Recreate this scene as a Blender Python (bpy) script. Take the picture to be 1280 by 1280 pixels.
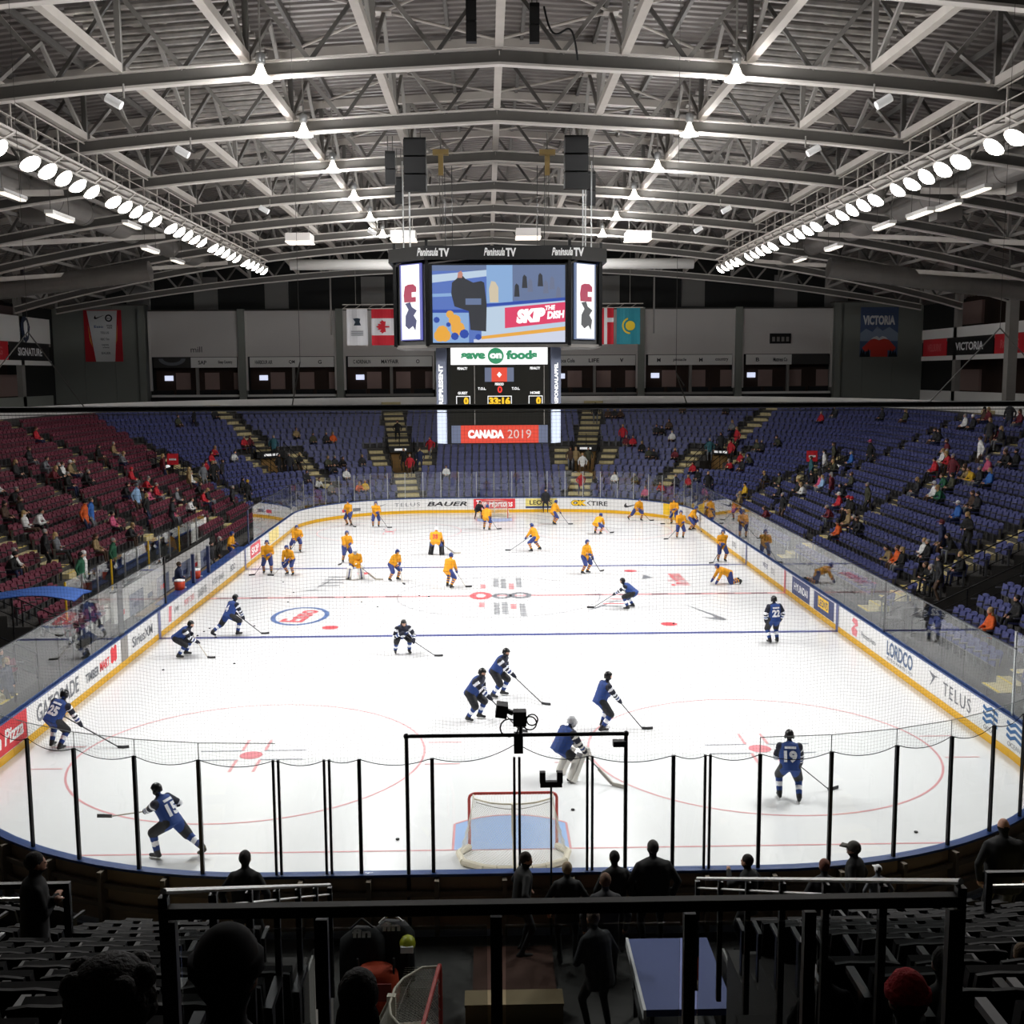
import bpy, bmesh, math, random
from mathutils import Vector, Matrix
from mathutils.bvhtree import BVHTree

for _o in list(bpy.data.objects):
    bpy.data.objects.remove(_o)
SC = bpy.context.scene
COL = SC.collection
rnd = random.Random(11)
PI = math.pi

# ------------------------------------------------------------------ camera, world, exposure
CAM_P = Vector((-0.4363, -19.1446, 9.9015))
CAM_F, PITCH, YAW, ROLL = 1402.31, 0.122569, 0.0213838, -0.00576174
_f = Vector((math.sin(YAW) * math.cos(PITCH), math.cos(YAW) * math.cos(PITCH), -math.sin(PITCH)))
_r = Vector((math.cos(YAW), -math.sin(YAW), 0))
_u = _r.cross(_f)
CR = _r * math.cos(ROLL) + _u * math.sin(ROLL)
CU = -_r * math.sin(ROLL) + _u * math.cos(ROLL)
CF = _f
cam_d = bpy.data.cameras.new('camera')
cam = bpy.data.objects.new('camera', cam_d)
COL.objects.link(cam)
cam_d.sensor_fit = 'HORIZONTAL'
cam_d.sensor_width = 36.0
cam_d.lens = 36.0 * CAM_F / 1280.0
cam_d.clip_start, cam_d.clip_end = 0.05, 500
_m = Matrix((CR, CU, -CF)).transposed().to_4x4()
_m.translation = CAM_P
cam.matrix_world = _m
SC.camera = cam

world = bpy.data.worlds.new('arena_air')
SC.world = world
world.use_nodes = True
world.node_tree.nodes['Background'].inputs[0].default_value = (0.8, 0.85, 1.0, 1)
world.node_tree.nodes['Background'].inputs[1].default_value = 0.004
SC.view_settings.view_transform = 'Standard'
SC.view_settings.look = 'None'
SC.view_settings.gamma = 1.0
SC.view_settings.exposure = 0.0
SC.view_settings.use_curve_mapping = False
SC.cycles.transparent_max_bounces = 32
SC.cycles.max_bounces = 8
SC.cycles.diffuse_bounces = 5
SC.cycles.glossy_bounces = 3
SC.cycles.caustics_reflective = False
SC.cycles.caustics_refractive = False
FLOOD_W = 1900.0        # each flood lamp on the catwalks
HOUSE_W = 750.0          # each pendant house lamp


# ------------------------------------------------------------------ helpers
def ray(px, py):
    return CF + CR * ((px - 640) / CAM_F) - CU * ((py - 640) / CAM_F)


def on(px, py, axis, val):
    d = ray(px, py)
    k = 'xyz'.index(axis)
    return CAM_P + d * ((val - CAM_P[k]) / d[k])


def lin(h):
    h = h.lstrip('#')
    c = [int(h[i:i + 2], 16) / 255 for i in (0, 2, 4)]
    return tuple(x / 12.92 if x <= 0.04045 else ((x + 0.055) / 1.055) ** 2.4 for x in c) + (1.0,)


MATS = {}


def mat(name, col='#888888', rough=0.6, metal=0.0, vary=0.0, scale=6.0, emit=None, estr=1.0, bump=0.0, spec=0.5):
    if name in MATS:
        return MATS[name]
    m = bpy.data.materials.new(name)
    m.use_nodes = True
    nt = m.node_tree
    b = nt.nodes['Principled BSDF']
    b.inputs['Base Color'].default_value = lin(col)
    b.inputs['Roughness'].default_value = rough
    b.inputs['Metallic'].default_value = metal
    b.inputs['Specular IOR Level'].default_value = spec
    if vary > 0 or bump > 0:
        tc = nt.nodes.new('ShaderNodeTexCoord')
        n = nt.nodes.new('ShaderNodeTexNoise')
        n.inputs['Scale'].default_value = scale
        n.inputs['Detail'].default_value = 3.0
        nt.links.new(tc.outputs['Object'], n.inputs['Vector'])
        if vary > 0:
            mr = nt.nodes.new('ShaderNodeMapRange')
            mr.inputs['To Min'].default_value = 1 - vary
            mr.inputs['To Max'].default_value = 1 + vary
            nt.links.new(n.outputs['Fac'], mr.inputs['Value'])
            mx = nt.nodes.new('ShaderNodeMix')
            mx.data_type = 'RGBA'
            mx.blend_type = 'MULTIPLY'
            mx.inputs['Factor'].default_value = 1.0
            mx.inputs['A'].default_value = lin(col)
            nt.links.new(mr.outputs['Result'], mx.inputs['B'])
            nt.links.new(mx.outputs['Result'], b.inputs['Base Color'])
        if bump > 0:
            bp = nt.nodes.new('ShaderNodeBump')
            bp.inputs['Strength'].default_value = bump
            bp.inputs['Distance'].default_value = 0.02
            nt.links.new(n.outputs['Fac'], bp.inputs['Height'])
            nt.links.new(bp.outputs['Normal'], b.inputs['Normal'])
    if emit:
        b.inputs['Emission Color'].default_value = lin(emit)
        b.inputs['Emission Strength'].default_value = estr
    MATS[name] = m
    return m


def glass_mat(name, tint=(0.97, 0.985, 0.98, 1), ior=1.5, rough=0.0):
    if name in MATS:
        return MATS[name]
    m = bpy.data.materials.new(name)
    m.use_nodes = True
    nt = m.node_tree
    nt.nodes.clear()
    out = nt.nodes.new('ShaderNodeOutputMaterial')
    tr = nt.nodes.new('ShaderNodeBsdfTransparent')
    tr.inputs[0].default_value = tint
    gl = nt.nodes.new('ShaderNodeBsdfGlossy')
    gl.inputs['Roughness'].default_value = rough
    # Schlick reflectance, the same on both faces of the pane
    geo = nt.nodes.new('ShaderNodeNewGeometry')
    dot = nt.nodes.new('ShaderNodeVectorMath')
    dot.operation = 'DOT_PRODUCT'
    nt.links.new(geo.outputs['Normal'], dot.inputs[0])
    nt.links.new(geo.outputs['Incoming'], dot.inputs[1])

    def mth(op, a_, b_=None):
        q = nt.nodes.new('ShaderNodeMath')
        q.operation = op
        for k_, v_ in enumerate((a_, b_)):
            if v_ is None:
                continue
            if isinstance(v_, (int, float)):
                q.inputs[k_].default_value = v_
            else:
                nt.links.new(v_, q.inputs[k_])
        return q.outputs[0]
    f0 = ((ior - 1) / (ior + 1)) ** 2
    inv = mth('SUBTRACT', 1.0, mth('ABSOLUTE', dot.outputs['Value']))
    fr_out = mth('ADD', f0, mth('MULTIPLY', 1 - f0, mth('POWER', inv, 5.0)))
    mx = nt.nodes.new('ShaderNodeMixShader')
    nt.links.new(fr_out, mx.inputs[0])
    nt.links.new(tr.outputs[0], mx.inputs[1])
    nt.links.new(gl.outputs[0], mx.inputs[2])
    nt.links.new(mx.outputs[0], out.inputs[0])
    MATS[name] = m
    return m


class MB:
    """collects shapes, then links them as one mesh object"""

    def __init__(self):
        self.v, self.f, self.m = [], [], []

    def add(self, vs, fs, mi=0):
        b = len(self.v)
        self.v.extend([tuple(x) for x in vs])
        self.f.extend([tuple(i + b for i in q) for q in fs])
        self.m.extend([mi] * len(fs))
        return self

    def box(self, x0, y0, z0, x1, y1, z1, mi=0):
        vs = [(x, y, z) for z in (z0, z1) for y in (y0, y1) for x in (x0, x1)]
        return self.add(vs, [(0, 2, 3, 1), (4, 5, 7, 6), (0, 1, 5, 4), (2, 6, 7, 3), (0, 4, 6, 2), (1, 3, 7, 5)], mi)

    def obox(self, c, size, rot=None, mi=0):
        sx, sy, sz = size[0] / 2, size[1] / 2, size[2] / 2
        R_ = rot or Matrix.Identity(3)
        c = Vector(c)
        vs = [c + R_ @ Vector((x, y, z)) for z in (-sz, sz) for y in (-sy, sy) for x in (-sx, sx)]
        return self.add(vs, [(0, 2, 3, 1), (4, 5, 7, 6), (0, 1, 5, 4), (2, 6, 7, 3), (0, 4, 6, 2), (1, 3, 7, 5)], mi)

    def beam(self, p0, p1, w, h, mi=0, up=(0, 0, 1)):
        p0, p1 = Vector(p0), Vector(p1)
        d = (p1 - p0)
        L = d.length
        if L < 1e-6:
            return self
        d /= L
        u = Vector(up)
        if abs(d.dot(u)) > 0.98:
            u = Vector((0, 1, 0))
        s = d.cross(u).normalized()
        u = s.cross(d)
        vs = []
        for p in (p0, p1):
            for a, b in ((-1, -1), (1, -1), (1, 1), (-1, 1)):
                vs.append(p + s * (a * w / 2) + u * (b * h / 2))
        return self.add(vs, [(0, 1, 2, 3), (7, 6, 5, 4), (0, 4, 5, 1), (1, 5, 6, 2), (2, 6, 7, 3), (3, 7, 4, 0)], mi)

    def tube(self, p0, p1, r0, r1=None, n=8, mi=0, caps=True):
        r1 = r0 if r1 is None else r1
        p0, p1 = Vector(p0), Vector(p1)
        d = (p1 - p0)
        if d.length < 1e-6:
            return self
        d.normalize()
        u = Vector((0, 0, 1)) if abs(d.z) < 0.95 else Vector((1, 0, 0))
        s = d.cross(u).normalized()
        u = s.cross(d)
        vs = []
        for p, r in ((p0, r0), (p1, r1)):
            for k in range(n):
                a = 2 * PI * k / n
                vs.append(p + s * (r * math.cos(a)) + u * (r * math.sin(a)))
        fs = [(k, (k + 1) % n, n + (k + 1) % n, n + k) for k in range(n)]
        if caps:
            fs += [tuple(range(n - 1, -1, -1)), tuple(range(n, 2 * n))]
        return self.add(vs, fs, mi)

    def path(self, pts, r, n=6, mi=0):
        for a, b in zip(pts[:-1], pts[1:]):
            self.tube(a, b, r, r, n, mi)
        return self

    def lathe(self, c, prof, n=16, mi=0, axis=None):
        """prof: list of (radius, height)"""
        c = Vector(c)
        R_ = axis or Matrix.Identity(3)
        vs = []
        for r, h in prof:
            for k in range(n):
                a = 2 * PI * k / n
                vs.append(c + R_ @ Vector((r * math.cos(a), r * math.sin(a), h)))
        fs = []
        for j in range(len(prof) - 1):
            for k in range(n):
                fs.append((j * n + k, j * n + (k + 1) % n, (j + 1) * n + (k + 1) % n, (j + 1) * n + k))
        fs.append(tuple(range(n - 1, -1, -1)))
        fs.append(tuple(range((len(prof) - 1) * n, len(prof) * n)))
        return self.add(vs, fs, mi)

    def ball(self, c, r, n=10, m=6, mi=0, rot=None):
        if not hasattr(r, '__len__'):
            r = (r, r, r)
        c = Vector(c)
        R_ = rot or Matrix.Identity(3)
        vs = [c + R_ @ Vector((0, 0, -r[2]))]
        for j in range(1, m):
            t = -PI / 2 + PI * j / m
            for k in range(n):
                a = 2 * PI * k / n
                vs.append(c + R_ @ Vector((r[0] * math.cos(t) * math.cos(a), r[1] * math.cos(t) * math.sin(a), r[2] * math.sin(t))))
        vs.append(c + R_ @ Vector((0, 0, r[2])))
        fs = [(0, 1 + (k + 1) % n, 1 + k) for k in range(n)]
        for j in range(m - 2):
            for k in range(n):
                a, b = 1 + j * n + k, 1 + j * n + (k + 1) % n
                fs.append((a, b, b + n, a + n))
        t = len(vs) - 1
        o = 1 + (m - 2) * n
        fs += [(o + k, o + (k + 1) % n, t) for k in range(n)]
        return self.add(vs, fs, mi)

    def prism(self, poly, origin, ex, ey, depth, mi=0):
        """extrude a 2-D polygon lying in (ex, ey) by the vector depth"""
        o, ex, ey, dp = Vector(origin), Vector(ex), Vector(ey), Vector(depth)
        n = len(poly)
        vs = [o + ex * a + ey * b for a, b in poly] + [o + ex * a + ey * b + dp for a, b in poly]
        fs = [tuple(range(n - 1, -1, -1)), tuple(range(n, 2 * n))] + [(k, (k + 1) % n, n + (k + 1) % n, n + k) for k in range(n)]
        return self.add(vs, fs, mi)

    def mesh(self, name, mats, smooth=False):
        me = bpy.data.meshes.new(name)
        me.from_pydata(self.v, [], self.f)
        for m in (mats if isinstance(mats, (list, tuple)) else [mats]):
            me.materials.append(m)
        if len(me.materials) > 1:
            me.polygons.foreach_set('material_index', self.m)
        if smooth:
            me.polygons.foreach_set('use_smooth', [True] * len(me.polygons))
        me.update()
        return me

    def build(self, name, mats, parent=None, smooth=False):
        return link(name, self.mesh(name, mats, smooth), parent)


def link(name, data, parent=None):
    o = bpy.data.objects.new(name, data)
    COL.objects.link(o)
    if parent is not None:
        o.parent = parent
    return o


def tag(o, label=None, cat=None, group=None, kind=None):
    if label:
        o['label'] = label
    if cat:
        o['category'] = cat
    if group:
        o['group'] = group
    if kind:
        o['kind'] = kind
    return o


def thing(name, label, cat, loc=(0, 0, 0), rz=0.0, group=None, kind=None):
    o = bpy.data.objects.new(name, None)
    COL.objects.link(o)
    o.empty_display_size = 0.2
    o.location = loc
    o.rotation_euler = (0, 0, rz)
    return tag(o, label, cat, group, kind)


KIDS = {}


def copy_tree(o, loc=None, rz=None, label=None, group=None):
    c = o.copy()
    COL.objects.link(c)
    if loc is not None:
        c.location = loc
    if rz is not None:
        c.rotation_euler = (0, 0, rz)
    if label:
        c['label'] = label
    if group:
        c['group'] = group
    for ch in [x for x in o.children]:
        d = ch.copy()
        COL.objects.link(d)
        d.parent = c
        for g in [x for x in ch.children]:
            e = g.copy()
            COL.objects.link(e)
            e.parent = d
    return c


# lettering -> mesh with unit height, origin at the lower left; cached
_TXT = {}


def text_verts(s, bold=0.0, shear=0.0, spacing=1.0):
    key = (s, bold, shear, spacing)
    if key in _TXT:
        return _TXT[key]
    cu = bpy.data.curves.new('t', 'FONT')
    cu.body = s
    cu.resolution_u = 3
    cu.offset = bold
    cu.shear = shear
    cu.space_character = spacing
    ob = bpy.data.objects.new('t', cu)
    COL.objects.link(ob)
    dg = bpy.context.evaluated_depsgraph_get()
    me = bpy.data.meshes.new_from_object(ob.evaluated_get(dg))
    vs = [v.co.copy() for v in me.vertices]
    fs = [tuple(p.vertices) for p in me.polygons]
    bpy.data.objects.remove(ob)
    bpy.data.curves.remove(cu)
    bpy.data.meshes.remove(me)
    x0 = min(v.x for v in vs)
    x1 = max(v.x for v in vs)
    y0 = min(v.y for v in vs)
    y1 = max(v.y for v in vs)
    vs = [((v.x - x0) / (x1 - x0), (v.y - y0) / (y1 - y0)) for v in vs]
    _TXT[key] = (vs, fs, (x1 - x0) / (y1 - y0))
    return _TXT[key]


def text(name, s, center, ex, ey, height, m, parent, width=None, bold=0.0, shear=0.0, spacing=1.0, off=0.0):
    """flat lettering centred at `center`, in the plane of unit vectors ex, ey"""
    vs, fs, asp = text_verts(s, bold, shear, spacing)
    w = width if width else height * asp
    ex, ey = Vector(ex), Vector(ey)
    nz = ex.cross(ey) * off
    c = Vector(center)
    b = MB()
    b.add([c + ex * ((a - 0.5) * w) + ey * ((q - 0.5) * height) + nz for a, q in vs], fs)
    return b.build(name, m, parent)


# ------------------------------------------------------------------ rink outline
HX, LY, RC = 12.95, 60.96, 8.53
SEG_S, SEG_A, SEG_E = LY - 2 * RC, RC * PI / 2, 2 * (HX - RC)
S1 = SEG_S
S2 = S1 + SEG_A
S3 = S2 + SEG_E
S4 = S3 + SEG_A
S5 = S4 + SEG_S
S6 = S5 + SEG_A
S7 = S6 + SEG_E
S8 = S7 + SEG_A


def rink(s, D=0.0):
    """point on the outline pushed out by D, and the outward normal; s runs from the right side, round the far end, left side, near end"""
    s %= S8
    cx, cy = HX - RC, LY - RC
    R_ = RC + D
    if s < S1:
        return Vector((HX + D, RC + s, 0)), Vector((1, 0, 0))
    if s < S2:
        a = (s - S1) / RC
        n = Vector((math.cos(a), math.sin(a), 0))
        return Vector((cx, cy, 0)) + n * R_, n
    if s < S3:
        return Vector((cx - (s - S2), LY + D, 0)), Vector((0, 1, 0))
    if s < S4:
        a = PI / 2 + (s - S3) / RC
        n = Vector((math.cos(a), math.sin(a), 0))
        return Vector((-cx, cy, 0)) + n * R_, n
    if s < S5:
        return Vector((-HX - D, cy - (s - S4), 0)), Vector((-1, 0, 0))
    if s < S6:
        a = PI + (s - S5) / RC
        n = Vector((math.cos(a), math.sin(a), 0))
        return Vector((-cx, RC, 0)) + n * R_, n
    if s < S7:
        return Vector((-cx + (s - S6), -D, 0)), Vector((0, -1, 0))
    a = 1.5 * PI + (s - S7) / RC
    n = Vector((math.cos(a), math.sin(a), 0))
    return Vector((cx, RC, 0)) + n * R_, n


def s_right(y):
    return y - RC


def s_left(y):
    return S4 + (LY - RC - y)


def s_far(x):
    if abs(x) <= HX - RC:
        return S2 + (HX - RC - x)
    a = math.asin(min(1, (abs(x) - (HX - RC)) / RC))
    return S2 - a * RC if x > 0 else S3 + a * RC


def s_near(x):
    if abs(x) <= HX - RC:
        return S6 + (x + HX - RC)
    a = math.asin(min(1, (abs(x) - (HX - RC)) / RC))
    return S7 + a * RC if x > 0 else S6 - a * RC


def s_samples(a, b, step=0.9):
    """sample points between a and b, keeping the joints of the outline"""
    pts = [a, b] + [x for x in (S1, S2, S3, S4, S5, S6, S7) if a < x < b]
    for lo, hi in ((S1, S2), (S3, S4), (S5, S6), (S7, S8)):
        k = lo
        while k < hi:
            if a < k < b:
                pts.append(k)
            k += step
    return sorted(set(round(p, 4) for p in pts))


def strip(mb, a, b, D0, z0, D1, z1, mi=0, step=0.9):
    """a ribbon along the outline from (D0,z0) to (D1,z1)"""
    ss = s_samples(a, b, step)
    vs = []
    for s in ss:
        p, _ = rink(s, D0)
        q, _ = rink(s, D1)
        vs.append((p.x, p.y, z0))
        vs.append((q.x, q.y, z1))
    fs = [(2 * k, 2 * k + 1, 2 * k + 3, 2 * k + 2) for k in range(len(ss) - 1)]
    mb.add(vs, fs, mi)


def band(mb, a, b, D0, z0, D1, z1, mi=0, step=0.9):
    """a closed box section swept along the outline"""
    ss = s_samples(a, b, step)
    vs = []
    for s in ss:
        p, _ = rink(s, D0)
        q, _ = rink(s, D1)
        vs += [(p.x, p.y, z0), (q.x, q.y, z0), (q.x, q.y, z1), (p.x, p.y, z1)]
    fs = [(0, 3, 2, 1)]
    for k in range(len(ss) - 1):
        o = 4 * k
        for j in range(4):
            fs.append((o + j, o + (j + 1) % 4, o + 4 + (j + 1) % 4, o + 4 + j))
    o = 4 * (len(ss) - 1)
    fs.append((o, o + 1, o + 2, o + 3))
    mb.add(vs, fs, mi)


# ------------------------------------------------------------------ shared materials
ICE = mat('ice', '#dfe0e2', 0.22, vary=0.015, scale=0.6, spec=0.4)
WHITE_BOARD = mat('board_white', '#dededd', 0.35)
YELLOW_KICK = mat('kickplate_yellow', '#dba70a', 0.4)
BLUE_CAP = mat('cap_blue', '#22427e', 0.35)
BLACK = mat('black_paint', '#0d0d0e', 0.5)
BLACK_METAL = mat('black_metal', '#111112', 0.35, 0.4)
DARK = mat('dark_fabric', '#15161a', 0.8)
CHROME = mat('bright_metal', '#c9c9c6', 0.3, 0.9)
ALU = mat('aluminium', '#b9bbbc', 0.35, 0.7)
STEEL_LIGHT = mat('truss_paint', '#b5aea6', 0.6, vary=0.12, scale=2.0)
STEEL_MID = mat('truss_web_paint', '#8e8a85', 0.6, vary=0.12, scale=2.0)
STEEL_DARK = mat('purlin_paint', '#5b5854', 0.65, vary=0.15, scale=2.0)
CONCRETE = mat('terrace_concrete', '#474543', 0.85, vary=0.2, scale=0.8, bump=0.1)
STEP = mat('aisle_concrete', '#c6b98f', 0.8, vary=0.08, scale=3.0)
NOSING = mat('step_nosing_yellow', '#e9cf5a', 0.6)
BLUE_SEAT = mat('seat_blue_plastic', '#434879', 0.5, vary=0.06, scale=1.0)
MAROON_SEAT = mat('seat_maroon_fabric', '#642235', 0.65, vary=0.08, scale=1.0)
SHADED_SEAT = mat('seat_shaded_black', '#0a0a0c', 0.6, spec=0.2)  # shade of the unlit near rows put into the seat colour
SEAT_DARK = mat('seat_frame_dark', '#1d1d20', 0.4, 0.6)
SEAT_METAL = mat('seat_frame_grey', '#6f6f72', 0.4, 0.6)
GREY_WALL = mat('wall_grey', '#8c8f88', 0.85, vary=0.05, scale=0.5)
DARK_WALL = mat('wall_dark', '#2f302f', 0.9, vary=0.08, scale=0.5)
SHUTTER = mat('shutter_grey', '#d9d4d0', 0.75, vary=0.03, scale=0.7)
FASCIA = mat('fascia_white', '#ebe9e5', 0.6, vary=0.03, scale=0.6)
RED = mat('sign_red', '#d2222f', 0.5)
INK = mat('print_black', '#26262a', 0.6)
INK_GREY = mat('print_grey', '#6f7278', 0.6)
PRINT_WHITE = mat('print_white', '#f4f4f4', 0.5)
PRINT_RED = mat('print_red', '#d8333c', 0.6)
PRINT_BLUE = mat('print_blue', '#2c5f93', 0.6)
GLASS = glass_mat('rink_glass')
SMOKE_GLASS = glass_mat('rail_glass', (0.72, 0.74, 0.74, 1))

# ================================================================== ICE
ice_pts = [rink(s, 0.0)[0] for s in s_samples(0, S8 - 1e-3, 0.45)]
mb = MB()
n = len(ice_pts)
mb.add([(p.x, p.y, 0.0) for p in ice_pts] + [(p.x, p.y, -0.15) for p in ice_pts],
       [tuple(range(n))] + [(k, k + n, (k + 1) % n + n, (k + 1) % n) for k in range(n)] + [tuple(range(2 * n - 1, n - 1, -1))])
ice = tag(mb.build('floor', ICE), 'white sheet of ice inside the boards', 'ice', kind='structure')

LINE_RED = mat('ice_paint_red', '#c9535c', 0.3)
LINE_PALE = mat('ice_paint_pale_red', '#d39a9e', 0.3)
LINE_BLUE = mat('ice_paint_blue', '#4a5288', 0.3)
LINE_GREY = mat('ice_paint_grey', '#8d9099', 0.3)
CREASE = mat('ice_paint_crease', '#98b3dc', 0.3)
LOGO_RED = mat('ice_logo_red', '#d76a70', 0.3)
LOGO_GREY = mat('ice_logo_grey', '#7d8086', 0.3)
LOGO_BLUE = mat('ice_logo_blue', '#5d75a5', 0.3)
ZI = 0.004


def flat(name, pts, m, z=ZI, parent=ice):
    b = MB()
    b.add([(p[0], p[1], z) for p in pts], [tuple(range(len(pts)))])
    return b.build(name, m, parent)


def rect(name, x0, y0, x1, y1, m, z=ZI, parent=ice):
    return flat(name, [(x0, y0), (x1, y0), (x1, y1), (x0, y1)], m, z, parent)


def ring(name, cx, cy, rx, ry, w, m, z=ZI, n=72, rot=0.0, parent=ice):
    b = MB()
    vs = []
    for k in range(n):
        a = 2 * PI * k / n
        for q in (0, w):
            x, y = (rx - q) * math.cos(a), (ry - q) * math.sin(a)
            vs.append((cx + x * math.cos(rot) - y * math.sin(rot), cy + x * math.sin(rot) + y * math.cos(rot), z))
    b.add(vs, [(2 * k, 2 * k + 1, (2 * k + 3) % (2 * n), (2 * k + 2) % (2 * n)) for k in range(n)])
    return b.build(name, m, parent)


def disc(name, cx, cy, rx, ry, m, z=ZI, n=28, parent=ice):
    return flat(name, [(cx + rx * math.cos(2 * PI * k / n), cy + ry * math.sin(2 * PI * k / n)) for k in range(n)], m, z, parent)


def half_at(y):
    d = RC - y if y < RC else (y - (LY - RC) if y > LY - RC else 0)
    return HX - RC + math.sqrt(max(0, RC * RC - max(0, d) ** 2)) if d > 0 else HX


for gy in (3.35, LY - 3.35):
    w = half_at(gy) - 0.02
    rect('goal_line', -w, gy - 0.03, w, gy + 0.03, LINE_RED if gy > 30 else LINE_PALE)
for by in (22.86, 38.1):
    rect('blue_line', -HX + 0.02, by - 0.15, HX - 0.02, by + 0.15, LINE_BLUE)
rect('centre_line', -HX + 0.02, 30.33, HX - 0.02, 30.63, LINE_PALE)
k = -12.6
while k < 12.6:
    if abs(k + 0.4) > 4.2:
        rect('centre_line_dash', k, 30.36, k + 0.75, 30.60, mat('ice_paint_dash', '#7d5560', 0.3), ZI + 0.003)
    k += 1.5
for cx, cy in ((-6.71, 9.45), (6.71, 9.45), (-6.71, 51.51), (6.71, 51.51)):
    ring('faceoff_circle', cx, cy, 4.57, 4.57, 0.06, LINE_PALE)
    disc('faceoff_spot', cx, cy, 0.3, 0.3, mat('ice_paint_spot', '#cf7f87', 0.3), ZI + 0.002)
    for sx in (-1, 1):
        for sy in (-1, 1):
            x0, y0 = cx + sx * 0.3, cy + sy * 0.35
            rect('faceoff_mark', min(x0, x0 + sx * 1.1), y0 - 0.03, max(x0, x0 + sx * 1.1), y0 + 0.03, LINE_GREY, ZI + 0.002)
            rect('faceoff_mark', x0 - 0.04, min(y0, y0 + sy * 0.9), x0 + 0.04, max(y0, y0 + sy * 0.9), LINE_PALE, ZI + 0.001)
            xa = cx + sx * 4.6
            rect('faceoff_mark', min(xa, xa + sx * 0.9), cy + sy * 0.85 - 0.03, max(xa, xa + sx * 0.9), cy + sy * 0.85 + 0.03, LINE_PALE, ZI + 0.001)
ring('centre_circle', 0, 30.48, 4.57, 4.57, 0.05, LINE_GREY)
for cx in (-6.71, 6.71):
    for cy in (24.4, 36.5):
        disc('faceoff_spot', cx, cy, 0.33, 0.33, LINE_RED)
for gy, sg in ((3.35, 1), (LY - 3.35, -1)):
    pts = [(-1.22, gy), (1.22, gy)]
    for k in range(13):
        a = math.acos(1.22 / 1.83) + (PI - 2 * math.acos(1.22 / 1.83)) * k / 12
        pts.append((1.83 * math.cos(a), gy + sg * 1.83 * math.sin(a)))
    if sg < 0:
        pts = pts[::-1]
    cr = flat('goal_crease', pts, CREASE, ZI + 0.004)
    for a, b in ((-1.26, -1.21), (1.21, 1.26)):
        rect('crease_line', a, min(gy, gy + sg * 1.36), b, max(gy, gy + sg * 1.36), LINE_PALE, ZI + 0.006)
    rr = [(1.86 * math.cos(math.acos(1.22 / 1.83) + (PI - 2 * math.acos(1.22 / 1.83)) * k / 12), gy + sg * 1.86 * math.sin(math.acos(1.22 / 1.83) + (PI - 2 * math.acos(1.22 / 1.83)) * k / 12)) for k in range(13)]
    r2 = [(x * 1.8 / 1.86, gy + (y - gy) * 1.8 / 1.86) for x, y in rr[::-1]]
    flat('crease_line', rr + r2, LINE_PALE, ZI + 0.007)

# logos painted in the ice
ring('ice_logo_ring', -8.25, 26.6, 1.18, 1.75, 0.2, LOGO_BLUE, ZI + 0.002)
text('ice_lettering', 'Esso', (-8.25, 26.6, ZI + 0.004), (0.18, 1, 0), (-1, 0.18, 0), 0.95, LOGO_RED, ice, width=2.3, bold=0.03)
SWOOSH = [(0, 0.9), (-0.35, 0.45), (-0.42, 0.1), (-0.2, -0.1), (0.2, -0.05), (2.6, 1.0), (0.35, 0.28), (0.08, 0.32), (-0.02, 0.5)]
flat('ice_swoosh', [(9.15 - 0.05 * q[0] - (q[1] + 0.1) * 0.95, 24.9 + 0.95 * (q[0] + 0.42) + 0.4 * q[1]) for q in SWOOSH][::-1], LOGO_GREY, ZI + 0.002)
disc('ice_logo_red', -0.8, 30.48, 0.5, 0.85, LOGO_RED, ZI + 0.006)
disc('ice_logo_patch', -0.8, 30.48, 0.22, 0.4, ICE, ZI + 0.008)
ring('ice_logo_curl', 0.15, 30.4, 0.45, 0.6, 0.22, LOGO_GREY, ZI + 0.006, 24)
ring('ice_logo_curl', 0.98, 30.5, 0.5, 0.7, 0.25, LOGO_GREY, ZI + 0.006, 24)
for bx, ya, yb, m_ in ((-0.1, 32.6, 34.6, LOGO_GREY), (0.25, 32.2, 34.8, LOGO_GREY), (0.62, 32.0, 33.2, LOGO_RED), (1.0, 32.4, 34.8, LOGO_GREY), (-0.7, 32.2, 33.2, LOGO_RED),
                       (-0.1, 26.5, 29.0, LOGO_GREY), (0.25, 26.6, 29.0, LOGO_GREY), (0.62, 27.6, 28.6, LOGO_RED), (1.0, 26.2, 28.8, LOGO_GREY), (-0.75, 28.0, 28.9, LOGO_RED)):
    y = ya
    while y < yb - 0.1:
        rect('ice_print', bx - 0.13, y, bx + 0.13, y + 0.2, m_, ZI + 0.004)
        y += 0.36
for tri in (((3.5, 26.9), (5.6, 29.8), (4.2, 27.6)), ((3.9, 27.0), (5.3, 27.6), (3.7, 26.9)), ((-8.6, 31.9), (-7.9, 36.3), (-8.2, 34.0)), ((-9.2, 32.1), (-7.7, 32.0), (-8.6, 32.3))):
    flat('ice_print', tri, LOGO_GREY, ZI + 0.002)
for k in range(4):
    rect('ice_print', -8.5 + 0.05 * k, 33.2 + 0.75 * k, -7.5 + 0.1 * k, 33.4 + 0.75 * k, LOGO_GREY, ZI + 0.003)
    rect('ice_print', 4.3 + 0.2 * k, 27.9 + 0.5 * k, 5.3 + 0.1 * k, 28.05 + 0.5 * k, LOGO_RED if k % 2 else LOGO_GREY, ZI + 0.003)
text('ice_lettering', 'Tim Hortons', (8.6, 34.0, ZI + 0.003), (0.0, 1, 0), (-1, 0, 0), 0.9, LOGO_RED, ice, width=3.2, bold=0.02, shear=0.2)
flat('ice_print', [(7.0, 34.2), (7.6, 34.6), (7.2, 35.4)], LOGO_GREY, ZI + 0.002)
disc('ice_logo_patch', 5.4, 1.9, 0.95, 0.45, LINE_PALE, ZI + 0.003)
disc('ice_logo_patch', 5.4, 1.95, 0.5, 0.2, ICE, ZI + 0.005)
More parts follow.
